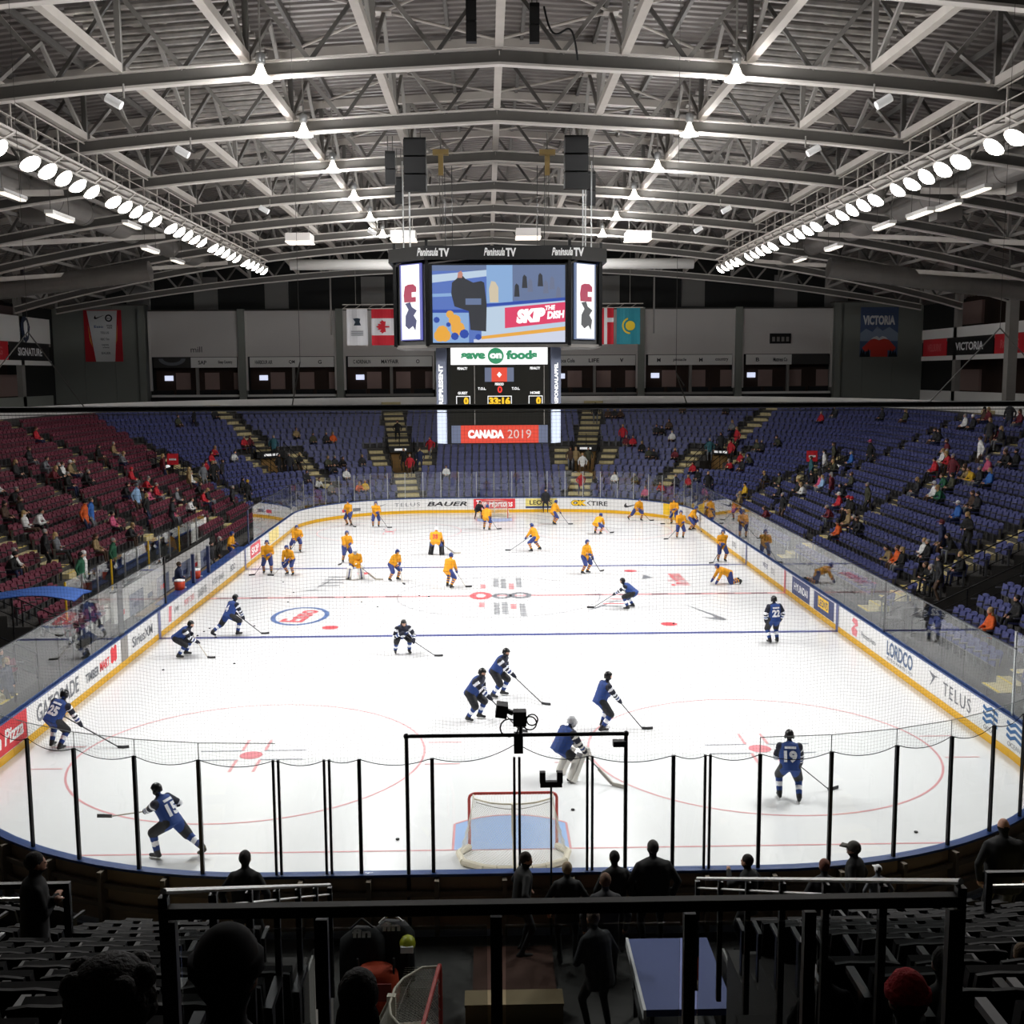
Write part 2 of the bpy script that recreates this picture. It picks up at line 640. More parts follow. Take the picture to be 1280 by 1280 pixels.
disc('ice_logo_patch', 3.4, 1.1, 0.5, 0.35, LINE_PALE, ZI + 0.003)
disc('ice_logo_patch', -4.8, 1.7, 0.55, 0.5, LINE_PALE, ZI + 0.003)

# ================================================================== BOARDS
boards = thing('rink_boards', 'white rink boards with yellow kickplate and blue cap around the ice', 'boards')
NPAN = 65
for k in range(NPAN):
    a, b = S8 * k / NPAN + 0.006, S8 * (k + 1) / NPAN - 0.006
    mb = MB()
    band(mb, a, b, 0.0, 0.0, 0.09, 1.05, 0, 0.6)
    mb.build('board_panel', WHITE_BOARD, boards)
    mb = MB()
    band(mb, a, b, -0.015, 0.005, 0.0, 0.22, 0, 0.6)
    mb.build('kickplate', YELLOW_KICK, boards)
    mb = MB()
    band(mb, a - 0.006, b + 0.006, -0.03, 1.05, 0.16, 1.1, 0, 0.6)
    mb.build('cap_rail', BLUE_CAP, boards)
# frames on the outside of the near boards
PLY = mat('board_back_plywood', '#a08c74', 0.8, vary=0.15, scale=3)
PLYF = mat('board_back_frame', '#75695a', 0.7)
for x in [-10.6, -9.6, -8.5, -7.4, -6.2, -5.0, -3.8, -2.6, -1.4, -0.2, 1.0, 2.2, 3.4, 4.6, 5.8, 7.0, 8.1, 9.2, 10.3]:
    p, nn = rink(s_near(x), 0.2)
    MB().beam((p.x, p.y, 0.0), (p.x, p.y, 1.03), 0.08, 0.2, 0, up=nn).build('board_frame', PLYF, boards)
for z in (0.35, 0.72):
    mb = MB()
    band(mb, s_near(-11.5), s_near(11.5), 0.17, z, 0.24, z + 0.09)
    mb.build('board_frame', PLYF, boards)
mb = MB()
band(mb, s_near(-11.8), s_near(11.8), 0.095, 0.05, 0.12, 1.03)
mb.build('board_backing', PLY, boards)


def board_poly(name, s0, poly, m, D=-0.006):
    """flat print on the boards: poly in (metres to the reader's right, z)"""
    b = MB()
    vs = []
    for x, z in poly:
        p, _ = rink(s0 - x, D)
        vs.append((p.x, p.y, z))
    b.add(vs, [tuple(range(len(vs)))])
    return b.build(name, m, boards)


def board_rect(name, sl, sr, z0, z1, m, D=-0.005):
    """panel print between the reader's left sl and right sr (sl > sr)"""
    b = MB()
    strip(b, sr, sl, D, z0, D, z1, 0, 0.4)
    return b.build(name, m, boards)


def board_text(s, sl, sr, z0, z1, m, bold=0.0, shear=0.0, spacing=1.0, D=-0.008, name='advert_lettering'):
    vs, fs, asp = text_verts(s, bold, shear, spacing)
    b = MB()
    out = []
    for a, q in vs:
        p, _ = rink(sl + (sr - sl) * a, D)
        out.append((p.x, p.y, z0 + (z1 - z0) * q))
    b.add(out, fs)
    return b.build(name, m, boards)


def bswoosh(sx, z, k, m, flip=1):
    board_poly('advert_swoosh', sx, [(flip * (q[0] + 0.4) * k, z + q[1] * k * 0.8) for q in SWOOSH][::flip], m)


# far end, read from the centre of the rink (x grows to the reader's right)
def far_x(px):
    return on(px, 633, 'y', LY).x


YEL = mat('advert_yellow', '#f0c21e', 0.5)
NAVY = mat('advert_navy', '#34406f', 0.5)
PALEY = mat('advert_pale_yellow', '#e3d27a', 0.5)
for s_, a, b, z0, z1, m_, bo, sh, sp in (('TELUS', 494, 525, 0.52, 0.78, INK_GREY, 0.0, 0, 1.25), ('BAUER', 534, 584, 0.5, 0.82, INK, 0.03, 0.25, 1.05),
                                         ('OK', 714, 733, 0.48, 0.86, INK, 0.08, 0, 0.9), ('TIRE', 738, 758, 0.5, 0.82, INK, 0.02, 0, 1.0)):
    if s_ == 'OK':
        board_text(s_, s_far(far_x(a) - 0.03), s_far(far_x(b) + 0.03), z0 - 0.03, z1 + 0.03, INK, 0.14, 0, 0.9)
        board_text(s_, s_far(far_x(a)), s_far(far_x(b)), z0, z1, YEL, 0.05, 0, 0.9, D=-0.012)
    else:
        board_text(s_, s_far(far_x(a)), s_far(far_x(b)), z0, z1, m_, bo, sh, sp)
board_poly('advert_mark', s_far(far_x(733)), [(0, .68), (.25, .48), (.32, .48), (.1, .68), (.32, .86), (.25, .86)], INK)
board_rect('advert_panel', s_far(far_x(592)), s_far(far_x(644)), 0.3, 1.0, PRINT_RED)
board_text('Tim Hortons', s_far(far_x(595)), s_far(far_x(641)), 0.42, 0.9, PRINT_WHITE, 0.02, 0.2)
board_rect('advert_panel', s_far(far_x(657)), s_far(far_x(696)), 0.45, 1.0, PALEY)
board_rect('advert_panel', s_far(far_x(657)), s_far(far_x(696)), 0.3, 0.44, NAVY)
board_text('LEON\'S', s_far(far_x(662)), s_far(far_x(690)), 0.55, 0.88, INK, 0.02)
bswoosh(s_far(far_x(777)), 0.5, 0.45, INK)
board_rect('advert_panel', S1 + 4.9, S1 + 3.6, 0.25, 1.04, YEL)
bswoosh(s_far(-8.6), 0.5, 0.4, INK_GREY)
for x0, c in ((-10.6, PRINT_RED), (-9.9, INK_GREY)):
    board_rect('advert_panel', s_far(x0), s_far(x0 + 0.5), 0.4, 0.62, c)
# right side: reader's left is the far end (large y)
for ya, yb, c in ((29.3, 26.6, NAVY), (26.0, 23.3, NAVY)):
    board_rect('advert_panel', s_right(ya), s_right(yb), 0.24, 1.0, c)
board_text('HYUNDAI', s_right(29.0), s_right(26.9), 0.45, 0.78, PRINT_WHITE, 0.02)
board_rect('advert_panel', s_right(25.4), s_right(24.0), 0.45, 0.9, YEL, -0.007)
board_text('LEON\'S', s_right(25.3), s_right(24.1), 0.52, 0.82, NAVY, 0.02, D=-0.011)
board_rect('centre_stripe', s_right(30.63), s_right(30.33), 0.0, 1.05, LINE_RED, -0.018)
for y in (22.86, 38.1):
    board_rect('blue_stripe', s_right(y + .15), s_right(y - .15), 0.0, 1.05, LINE_BLUE, -0.018)
    board_rect('blue_stripe', s_left(y - .15), s_left(y + .15), 0.0, 1.05, LINE_BLUE, -0.018)
board_poly('advert_mark', s_right(21.2), [(0, .5), (.15, .3), (.6, .3), (.7, .55), (.4, .62), (.75, .75), (.65, .95), (.2, .95), (.05, .8), (.4, .72)], mat('advert_pale_red', '#dd8088', 0.5))
board_text('Princess Auto', s_right(20.1), s_right(18.6), 0.45, 0.65, INK_GREY, 0.0, 0.2)
board_text('LORDCO', s_right(17.5), s_right(15.2), 0.45, 0.95, mat('advert_steel', '#4e6384', 0.5), 0.03)
board_text('AUTO PARTS LTD', s_right(17.5), s_right(15.2), 0.3, 0.4, INK_GREY, 0.0)
board_poly('advert_mark', s_right(13.9), [(0, .88), (.5, .82), (.85, .86), (.5, .78), (.1, .4), (.3, .72)], INK_GREY)
board_text('TELUS', s_right(12.8), s_right(10.9), 0.42, 0.82, INK_GREY, 0.0, 0, 1.25)
for y0 in (10.15, 8.75):
    for dz in (0, .17, .34):
        board_poly('advert_wave', s_right(y0), [(0, .52 + dz), (.25, .46 + dz), (.5, .56 + dz), (.9, .5 + dz), (.9, .6 + dz), (.5, .66 + dz), (.25, .56 + dz), (.05, .62 + dz)][::-1], PRINT_BLUE)
    board_text('OCEAN', s_right(y0 - .1), s_right(y0 - .85), 0.3, 0.42, INK_GREY)
for ya, yb, c in ((45.0, 43.6, INK_GREY), (41.5, 40.5, INK_GREY), (34.6, 33.6, NAVY), (33.0, 32.4, INK_GREY)):
    board_text('WESTJET' if c is NAVY else 'ROYALS', s_right(ya), s_right(yb), 0.45, 0.75, c)
# left side: reader's left is the near end (small y)
board_rect('advert_panel', s_left(7.0), s_left(10.55), 0.24, 1.03, PRINT_RED)
board_text('Boston Pizza', s_left(7.2), s_left(10.3), 0.42, 0.85, PRINT_WHITE, 0.03, 0.15)
board_text('GATORADE', s_left(11.2), s_left(14.4), 0.38, 0.88, INK_GREY, 0.02)
board_text('TIMBER', s_left(15.0), s_left(16.2), 0.42, 0.72, INK_GREY, 0.03)
board_text('MART', s_left(16.3), s_left(17.2), 0.46, 0.76, PRINT_RED, 0.03)
board_poly('advert_mark', s_left(17.35), [(0, .5), (.15, .42), (.3, .5), (.45, .42), (.6, .5), (.6, .95), (.45, 1.0), (.3, .9), (.15, 1.0), (0, .9)], PRINT_RED)
GREYDOOR = mat('gate_grey', '#8c8985', 0.6)
board_rect('gate_panel', s_left(18.4), s_left(19.1), 0.22, 1.05, GREYDOOR, -0.012)
board_text('SiriusXM', s_left(19.6), s_left(22.0), 0.42, 0.8, INK_GREY, 0.02)
board_poly('advert_mark', s_left(24.1), [(0, .35), (.4, .3), (.5, .9), (.1, .95)], mat('advert_pale_red', '#dd8088'))
board_text('VW', s_left(24.9), s_left(25.6), 0.5, 0.75, INK_GREY)
board_text('SPORT CHEK', s_left(26.4), s_left(28.0), 0.5, 0.75, mat('advert_pale_red'))
board_text('CANADIAN TIRE', s_left(28.6), s_left(30.1), 0.4, 0.75, INK_GREY)
board_text('HOCKEY CANADA', s_left(31.2), s_left(33.4), 0.45, 0.72, INK_GREY)
board_text('BDO', s_left(34.8), s_left(35.8), 0.45, 0.75, INK_GREY, 0.02)
board_rect('advert_panel', s_left(39.4), s_left(42.0), 0.3, 1.0, mat('advert_coral', '#e0606a'))
board_text('SKIP', s_left(39.7), s_left(41.6), 0.45, 0.85, PRINT_WHITE, 0.03)
board_rect('advert_panel', s_left(44.5), s_left(47.5), 0.3, 1.0, mat('advert_pale_gold', '#e8d48a'))

# ================================================================== GLASS
glass = thing('rink_glass', 'clear shielding glass panes standing on the rink boards', 'glass')


def pane(sa, sb, z0, z1, D=0.05):
    p, _ = rink(sa, D)
    q, _ = rink(sb, D)
    d = (q - p).normalized() * 0.012
    p, q = p + d, q - d
    zc = (z0 + z1) / 2
    MB().beam((p.x, p.y, zc), (q.x, q.y, zc), 0.014, z1 - z0).build('glass_pane', GLASS, glass)


def post(s, z0, z1, w, m, dep=0.05, D=0.07, off=0.0):
    p, nn = rink(s, D)
    t = Vector((-nn.y, nn.x, 0))
    p = p + t * off
    MB().beam((p.x, p.y, z0), (p.x, p.y, z1), w, dep, 0, up=nn).build('stanchion', m, glass)


NEAR_X = [-10.9, -10.0, -9.04, -7.97, -6.75, -5.56, -4.2, -3.31, -2.74, -1.46, 0.03, 1.32, 2.8, 3.41, 4.34, 5.63, 6.9, 8.08, 9.13, 10.05, 10.9]
DOUBLE = (-4.2, -3.31, 0.03, 1.32, 3.41)
for xa, xb in zip(NEAR_X[:-1], NEAR_X[1:]):
    pane(s_near(xa), s_near(xb), 1.1, 3.22 if abs(xa + xb) / 2 < 4.5 else 3.5)
POST_GREY = mat('stanchion_dark', '#2a2a2c', 0.3, 0.6)
for x in NEAR_X:
    if x in DOUBLE:
        post(s_near(x), 1.1, 3.2, 0.045, POST_GREY, off=-0.045)
        post(s_near(x), 1.1, 3.2, 0.045, POST_GREY, off=0.045)
    else:
        post(s_near(x), 1.1, 3.2, 0.065, POST_GREY)
sa, sb = s_near(10.9) - S8, s_right(8.6)      # the last of the near right corner
ss = [s_near(10.9)] + [s_near(10.9) + (S8 - s_near(10.9)) * k / 5 for k in range(1, 5)] + [S8 - 0.001]
for a, b in zip(ss[:-1], ss[1:]):
    pane(a, b, 1.1, 3.3)
ss = [S5 + (s_near(-10.9) - S5) * k / 5 for k in range(6)]
for a, b in zip(ss[:-1], ss[1:]):
    pane(a, b, 1.1, 3.3)
k = 8.54
while k < LY - RC - 0.1:                       # right side
    pane(s_right(k), s_right(min(k + 1.52, LY - RC)), 1.1, 2.85)
    k += 1.524
k = 8.54
LEFT_GAP = (24.2, 39.3)
while k < LY - RC - 0.1:                       # left side with the players' bench gap
    if not (LEFT_GAP[0] - 1 < k < LEFT_GAP[1]):
        pane(s_left(min(k + 1.52, LY - RC)), s_left(k), 1.1, 2.95)
    k += 1.524
NF = 28
for k in range(NF):                            # far end and far corners
    a = S1 + (S4 - S1) * k / NF
    b = S1 + (S4 - S1) * (k + 1) / NF
    pane(a, b, 1.1, 2.95)
    post(a, 1.1, 2.95, 0.045, ALU)
post(S4, 1.1, 2.95, 0.045, ALU)
for y in (38.1, 18.0):
    post(s_right(y), 1.05, 2.9, 0.09, BLACK_METAL)
post(s_right(8.6), 1.05, 3.3, 0.08, ALU)
post(s_left(24.1), 1.05, 2.95, 0.1, BLACK_METAL)
post(s_left(39.4), 1.05, 2.9, 0.14, mat('post_navy', '#1d2a52', 0.4))
post(s_left(18.75), 1.05, 2.95, 0.5, mat('gate_black', '#2b2c31', 0.4), dep=0.04)
mb = MB()
band(mb, 0.01, S1, 0.03, 2.85, 0.08, 2.875)
mb.build('top_edge', mat('glass_edge', '#33363a', 0.3), glass)
mb = MB()
band(mb, s_left(LY - RC), s_left(39.4), 0.03, 2.95, 0.08, 2.975)
band(mb, s_left(23.8), s_left(8.6), 0.03, 2.95, 0.08, 2.975)
mb.build('top_edge', mat('glass_edge'), glass)
mb = MB()
xs = [x for x in NEAR_X if abs(x) > 4.3]
for xa, xb in zip(NEAR_X[:-1], NEAR_X[1:]):
    if abs(xa + xb) / 2 > 4.5:
        p, _ = rink(s_near(xa), 0.05)
        q, _ = rink(s_near(xb), 0.05)
        mb.tube((p.x, p.y, 3.5), (q.x, q.y, 3.5), 0.008, n=4)
        mb.tube((p.x, p.y, 3.2), (p.x, p.y, 3.5), 0.008, n=4)
mb.build('pane_edge', mat('glass_edge_pale', '#a8adb0', 0.3), glass)

# ================================================================== STANDS (terrace, aisles, vomitories)
RN, D0, TR, Z0, RI = 18, 1.9, 0.85, 0.55, 0.40


def Drow(i):
    return D0 + TR * i


def Zrow(i):
    return Z0 + RI * i


def sdeg_fr(a):   # far right corner angle (0 = side, 90 = end)
    return S1 + math.radians(a) * RC


def sdeg_fl(a):
    return S4 - math.radians(a) * RC


# gaps in the rows: (s from, s to, first row, last row)
GAPS = [
    (sdeg_fr(80.3) - 0.45, sdeg_fr(80.3) + 0.45, 5, 8), (sdeg_fl(80.3) - 0.45, sdeg_fl(80.3) + 0.45, 5, 8),
    (sdeg_fr(43) - 0.55, sdeg_fr(43) + 0.55, 5, 8), (sdeg_fl(45) - 0.6, sdeg_fl(45) + 0.6, 5, 8),
    (s_right(49.6), s_right(52.2), 5, 8), (sdeg_fl(6) - 0.7, sdeg_fl(6) + 0.7, 5, 8),
    (s_right(19.6), s_right(22.5), 0, 6), (s_left(19.0), s_left(15.4), 0, 6),
    (s_near(-1.72), s_near(1.3), 0, 15), (s_near(-2.9), s_near(-1.72), 0, 11), (s_near(1.3), s_near(2.75), 0, 11), (s_near(-4.4), s_near(-2.9), 0, 3), (s_near(2.75), s_near(4.5), 0, 3),
]
BENCH = (s_left(41.0), s_left(23.0), 0, 2)


def gap_at(s, i):
    for a, b, i0, i1 in GAPS + [BENCH]:
        if i0 <= i <= i1 and a < s < b:
            return True
    return False


S_A, S_B = -2.0, S8 - 2.0
terrace = MB()
cuts_all = sorted(set([0.0] + [g[0] for g in GAPS + [BENCH]] + [g[1] for g in GAPS + [BENCH]] + [S8 - 0.0001]))
for i in range(RN):
    d0, d1 = Drow(i) - TR / 2, Drow(i) + TR / 2
    zb = Zrow(i - 1) if i else 0.0
    for a, b in zip(cuts_all[:-1], cuts_all[1:]):
        if b - a < 0.01:
            continue
        if gap_at((a + b) / 2, i):
            continue
        strip(terrace, a, b, d0, zb, d0, Zrow(i), 0, 1.1)
        strip(terrace, a, b, d0, Zrow(i), d1, Zrow(i), 0, 1.1)
# side walls and backs of the gaps
for a, b, i0, i1 in GAPS + [BENCH]:
    for s in (a, b):
        vs = []
        p, nn = rink(s, Drow(i0) - TR / 2)
        pts = []
        w0 = i0
        if i1 == 15:
            w0 = 12                   # the near passage opens to the equipment bays on both sides
        if i1 == 11:
            w0 = 4
            if abs(s - s_near(-1.72)) < .01 or abs(s - s_near(1.3)) < .01:
                continue
        if i1 == 3 and (abs(s - s_near(-2.9)) < .01 or abs(s - s_near(2.75)) < .01):
            continue
        for i in range(w0, i1 + 1):
            for d in (Drow(i) - TR / 2, Drow(i) + TR / 2):
                pts.append((d, Zrow(i)))
        base = 0.0 if i0 == 0 else Zrow(i0 - 1)
        poly = [(pts[0][0], base)] + pts + [(pts[-1][0], base)]
        terrace.add([(rink(s, d)[0].x, rink(s, d)[0].y, z) for d, z in poly], [tuple(range(len(poly)))])
    strip(terrace, a, b, Drow(i1) + TR / 2, base, Drow(i1) + TR / 2, Zrow(min(RN - 1, i1 + 1)), 1, 1.1)
    strip(terrace, a, b, Drow(i0) - TR / 2, base, Drow(i1) + TR / 2, base, 0, 1.1)
ter = tag(terrace.build('floor', [CONCRETE, DARK_WALL]), 'grey concrete terraces of the seating bowl around the rink', 'terrace', kind='structure')

# walkway between boards and stands, concourse above
mb = MB()
strip(mb, 0, S8 - 0.0001, 0.3, 0.0, D0 - TR / 2, 0.0, 0, 1.1)
strip(mb, 0, S8 - 0.0001, Drow(RN - 1) + TR / 2, 7.45, 24.5, 7.45, 0, 1.1)
tag(mb.build('floor', CONCRETE), 'concrete walkway behind the boards and concourse above the stands', 'walkway', kind='structure')
TOPD = Drow(RN - 1) + TR / 2
fas = MB()
band(fas, 0.0, S5, TOPD + 0.02, 6.9, TOPD + 0.14, 7.97, 0, 0.8)
tag(fas.build('trim_1', FASCIA), 'long white parapet behind the top row of seats', 'parapet', kind='structure')

# aisles: (s, half width in metres, first row, last row)
AISLES = [
    (sdeg_fr(80.3), 0.8, 9, 17), (sdeg_fl(80.3), 0.8, 9, 17), (sdeg_fr(80.3), 0.8, 0, 4), (sdeg_fl(80.3), 0.8, 0, 4),
    (sdeg_fr(80.3) - 0.95, 0.55, 5, 8), (sdeg_fr(80.3) + 0.95, 0.55, 5, 8), (sdeg_fl(80.3) - 0.95, 0.55, 5, 8), (sdeg_fl(80.3) + 0.95, 0.55, 5, 8),
    (sdeg_fr(43), 0.65, 9, 17), (sdeg_fl(45), 0.65, 9, 17), (sdeg_fr(43) + 1.1, 0.5, 2, 8), (sdeg_fl(45) - 1.1, 0.5, 2, 8),
    (sdeg_fr(43) - 1.1, 0.45, 5, 8), (sdeg_fl(45) + 1.1, 0.45, 5, 8),
    (s_right(24.4), 0.6, 0, 17), (s_right(37.2), 0.55, 0, 17), (s_right(47.6), 0.5, 2, 17), (s_right(53.2), 0.5, 1, 9), (s_right(13.0), 0.55, 0, 17),
    (s_left(26.6), 0.6, 3, 17), (s_left(37.0), 0.6, 3, 17), (sdeg_fl(6) - 1.0, 0.5, 1, 11), (s_left(47.0), 0.55, 1, 17), (s_left(13.0), 0.55, 0, 17),
    (s_near(-6.15), 0.55, 0, 17), (s_near(6.9), 0.55, 0, 17),
]


def aisle_at(s, i, pad=0.0):
    for a, hw, i0, i1 in AISLES:
        if i0 <= i <= i1:
            p, _ = rink(s, Drow(i))
            q, _ = rink(a, Drow(i))
            if abs(s - a) < 6 and (p - q).length < hw + pad:
                return True
    return False


for a, hw, i0, i1 in AISLES:
    where = 'the near black seats' if a > S5 else ('the blue side stand' if a < S1 else ('the maroon side stand' if a > S4 - 3 else ('the far end stand' if S1 + 9 < a < S4 - 9 else ('the far corner by the maroon stand' if a > S3 else 'the far corner by the blue side stand'))))
    part_ = 'upper' if i0 >= 9 else ('whole' if i1 >= 15 else ('short side' if i0 >= 5 else 'lower'))
    ob = thing('aisle_stairs', '%s flight of yellow edged steps in %s' % (part_, where.replace('the far corner by the', 'the corner by the')), 'stairs', group='aisle stairs of the stands')
    p0, nn = rink(a, 0)
    t = Vector((-nn.y, nn.x, 0))
    for i in range(i0, i1 + 1):
        for h, (da, db, zt) in enumerate(((-TR / 2, 0, Zrow(i) - RI / 2 if False else Zrow(i) + 0.005), (0.02, TR / 2, Zrow(i) + RI / 2))):
            ca = p0 + nn * (Drow(i) + da)
            cb = p0 + nn * (Drow(i) + db)
            zb = Zrow(i) - 0.02
            mb = MB()
            vs = []
            for z in (zb, zt + 0.01):
                vs += [(ca - t * hw), (ca + t * hw), (cb + t * hw), (cb - t * hw)]
            vs = [(v.x, v.y, (zb if q < 4 else zt + 0.01)) for q, v in enumerate(vs)]
            mb.add(vs, [(4, 5, 6, 7), (0, 1, 5, 4), (1, 2, 6, 5), (2, 3, 7, 6), (3, 0, 4, 7)], 0)
            cn = ca + nn * 0.09
            vs = [ca - t * hw, ca + t * hw, cn + t * hw, cn - t * hw]
            mb.add([(v.x, v.y, zt + 0.016) for v in vs], [(0, 1, 2, 3)], 1)
            mb.build('step', [STEP, NOSING], ob)

# vomitory fittings: black rails and lit openings
RAILM = mat('rail_black', '#17171a', 0.35, 0.5)


def guard(pts, h=1.0, label='black guard rail around a vomitory in the stands', posts=True, midrails=2, r=0.025, group='vomitory guard rails'):
    g = thing('guard_rail', label, 'railing', group=group)
    for a, b in zip(pts[:-1], pts[1:]):
        a, b = Vector(a), Vector(b)
        MB().tube(a + Vector((0, 0, h)), b + Vector((0, 0, h)), r).build('top_rail', RAILM, g)
        for k in range(midrails):
            z = h * (k + 1) / (midrails + 1)
            MB().tube(a + Vector((0, 0, z)), b + Vector((0, 0, z)), r * 0.6, n=6).build('mid_rail', RAILM, g)
    for p in pts:
        p = Vector(p)
        MB().tube(p, p + Vector((0, 0, h)), r).build('post', RAILM, g)
    return g


for gi, (a, b, i0, i1) in enumerate(GAPS[:8]):
    za, zb = (Zrow(i0 - 1) if i0 else 0.0), Zrow(min(i1 + 1, RN - 1))
    dz = lambda D: Z0 + RI * (D - D0) / TR
    for s in (a - 0.08, b + 0.08):
        pp = []
        for k in range(4):
            D = Drow(i0) - 0.3 + (Drow(i1) - Drow(i0) + 0.7) * k / 3
            p, _ = rink(s, D)
            pp.append((p.x, p.y, max(0.05, dz(D) - 0.1)))
        guard(pp, 1.05)
    if gi < 6:
        pp = []
        for k in range(3):
            p, _ = rink(a + (b - a) * k / 2, Drow(i1) + TR / 2 + 0.1)
            pp.append((p.x, p.y, zb))
        guard(pp, 1.0)
        # portal: dark lintel, warm back wall, lit sign
        g = thing('vomitory_portal', 'dark portal with a lit sign opening into the stands', 'portal', group='stand portals')
        pa, nn = rink(a, Drow(i1) + 0.2)
        pb, _ = rink(b, Drow(i1) + 0.2)
        c = (pa + pb) / 2
        t = (pb - pa).normalized()
        w = (pb - pa).length
        n2 = Vector((t.y, -t.x, 0))
        if n2.dot(nn) < 0:
            n2 = -n2
        R3 = Matrix((t, n2, Vector((0, 0, 1)))).transposed()
        MB().obox(c + Vector((0, 0, zb - 0.1)) - n2 * 0.1, (w, 0.3, 0.5), R3).build('lintel', BLACK, g)
        MB().obox(c + Vector((0, 0, (za + zb) / 2 - 0.2)) + n2 * 0.15, (w * 0.98, 0.05, zb - za - 0.3), R3).build('back_wall', mat('portal_wall', '#8a6a3c', 0.8), g)
        MB().obox(c + Vector((0, 0, zb - 0.12)) - n2 * 0.28, (w * 0.5, 0.05, 0.16), R3).build('sign', mat('portal_sign', '#e8e8e8', 0.5, emit='#ffffff', estr=0.5), g)

# ================================================================== WALLS, SUITES
WX, WY0, WY1, WZ = 38.8, -27.0, 84.0, 24.0
YF = 82.0      # face of the far suites
tag(MB().box(-WX, WY1, 0, WX, WY1 + 0.3, WZ).build('wall_far', DARK_WALL), 'dark end wall beyond the far stand', 'wall', kind='structure')
tag(MB().box(-WX - 0.3, WY0, 0, -WX, WY1, WZ).build('wall_left', DARK_WALL), 'dark side wall beyond the maroon stand', 'wall', kind='structure')
tag(MB().box(WX, WY0, 0, WX + 0.3, WY1, WZ).build('wall_right', DARK_WALL), 'dark side wall beyond the blue side stand', 'wall', kind='structure')
tag(MB().box(-WX, WY0 - 0.3, 0, WX, WY0, WZ).build('wall_back', DARK_WALL), 'dark end wall behind the near stand', 'wall', kind='structure')

# corner towers
for sx, nm in ((-1, 'grey panelled stair tower beside the red and white sponsor banner'), (1, 'grey panelled stair tower behind the VICTORIA poster')):
    tw = thing('stair_tower', nm, 'tower', (sx * 34.7, YF + 0.6, 7.45))
    for k in range(3):
        MB().box(-4.05 + k * 2.7, -0.65, 0, -4.05 + k * 2.7 + 2.67, 0.6, 8.6).build('wall_panel', GREY_WALL, tw)
    MB().box(-4.05, -0.7, 8.6, 4.05, 0.65, 8.75).build('coping', STEEL_DARK, tw)

# suites along the far wall: each bay is shutter, sign strip, dark glazed box
BAYS = [(-30.3, -22.5, 'left'), (-21.8, -13.9, ''), (-13.1, -5.2, ''), (-4.3, 4.3, ''), (5.1, 13.0, ''), (13.7, 21.7, ''), (22.5, 30.5, '')]
STRIPTXT = [['SAP', 'Sleep Country'], ['HARBOUR AIR', 'QM', 'G'], ['C ADRENALIN', 'MAYFAIR', 'O'], ['PENINSULA'], ['Coca Cola', 'LIFE', 'v'], ['M', 'pinnacle', 'M', 'country'], ['B', 'Mattress Co']]
LAB = ['far suite with a small wall emblem and half open sign strip', 'far suite beside the flags with a ringed logo on its strip', 'far suite behind the white tournament flag',
       'far suite hidden behind the hanging scoreboard', 'far suite behind the teal flag', 'far suite with two oval logos on its sign strip', 'far suite with a black clock box on its shutter']
SUITE_IN = mat('suite_interior', '#3b2a22', 0.8, vary=0.3, scale=0.6)
SUITE_GLOW = mat('suite_screen', '#cfd8ff', 0.4, emit='#dfe6ff', estr=0.9)
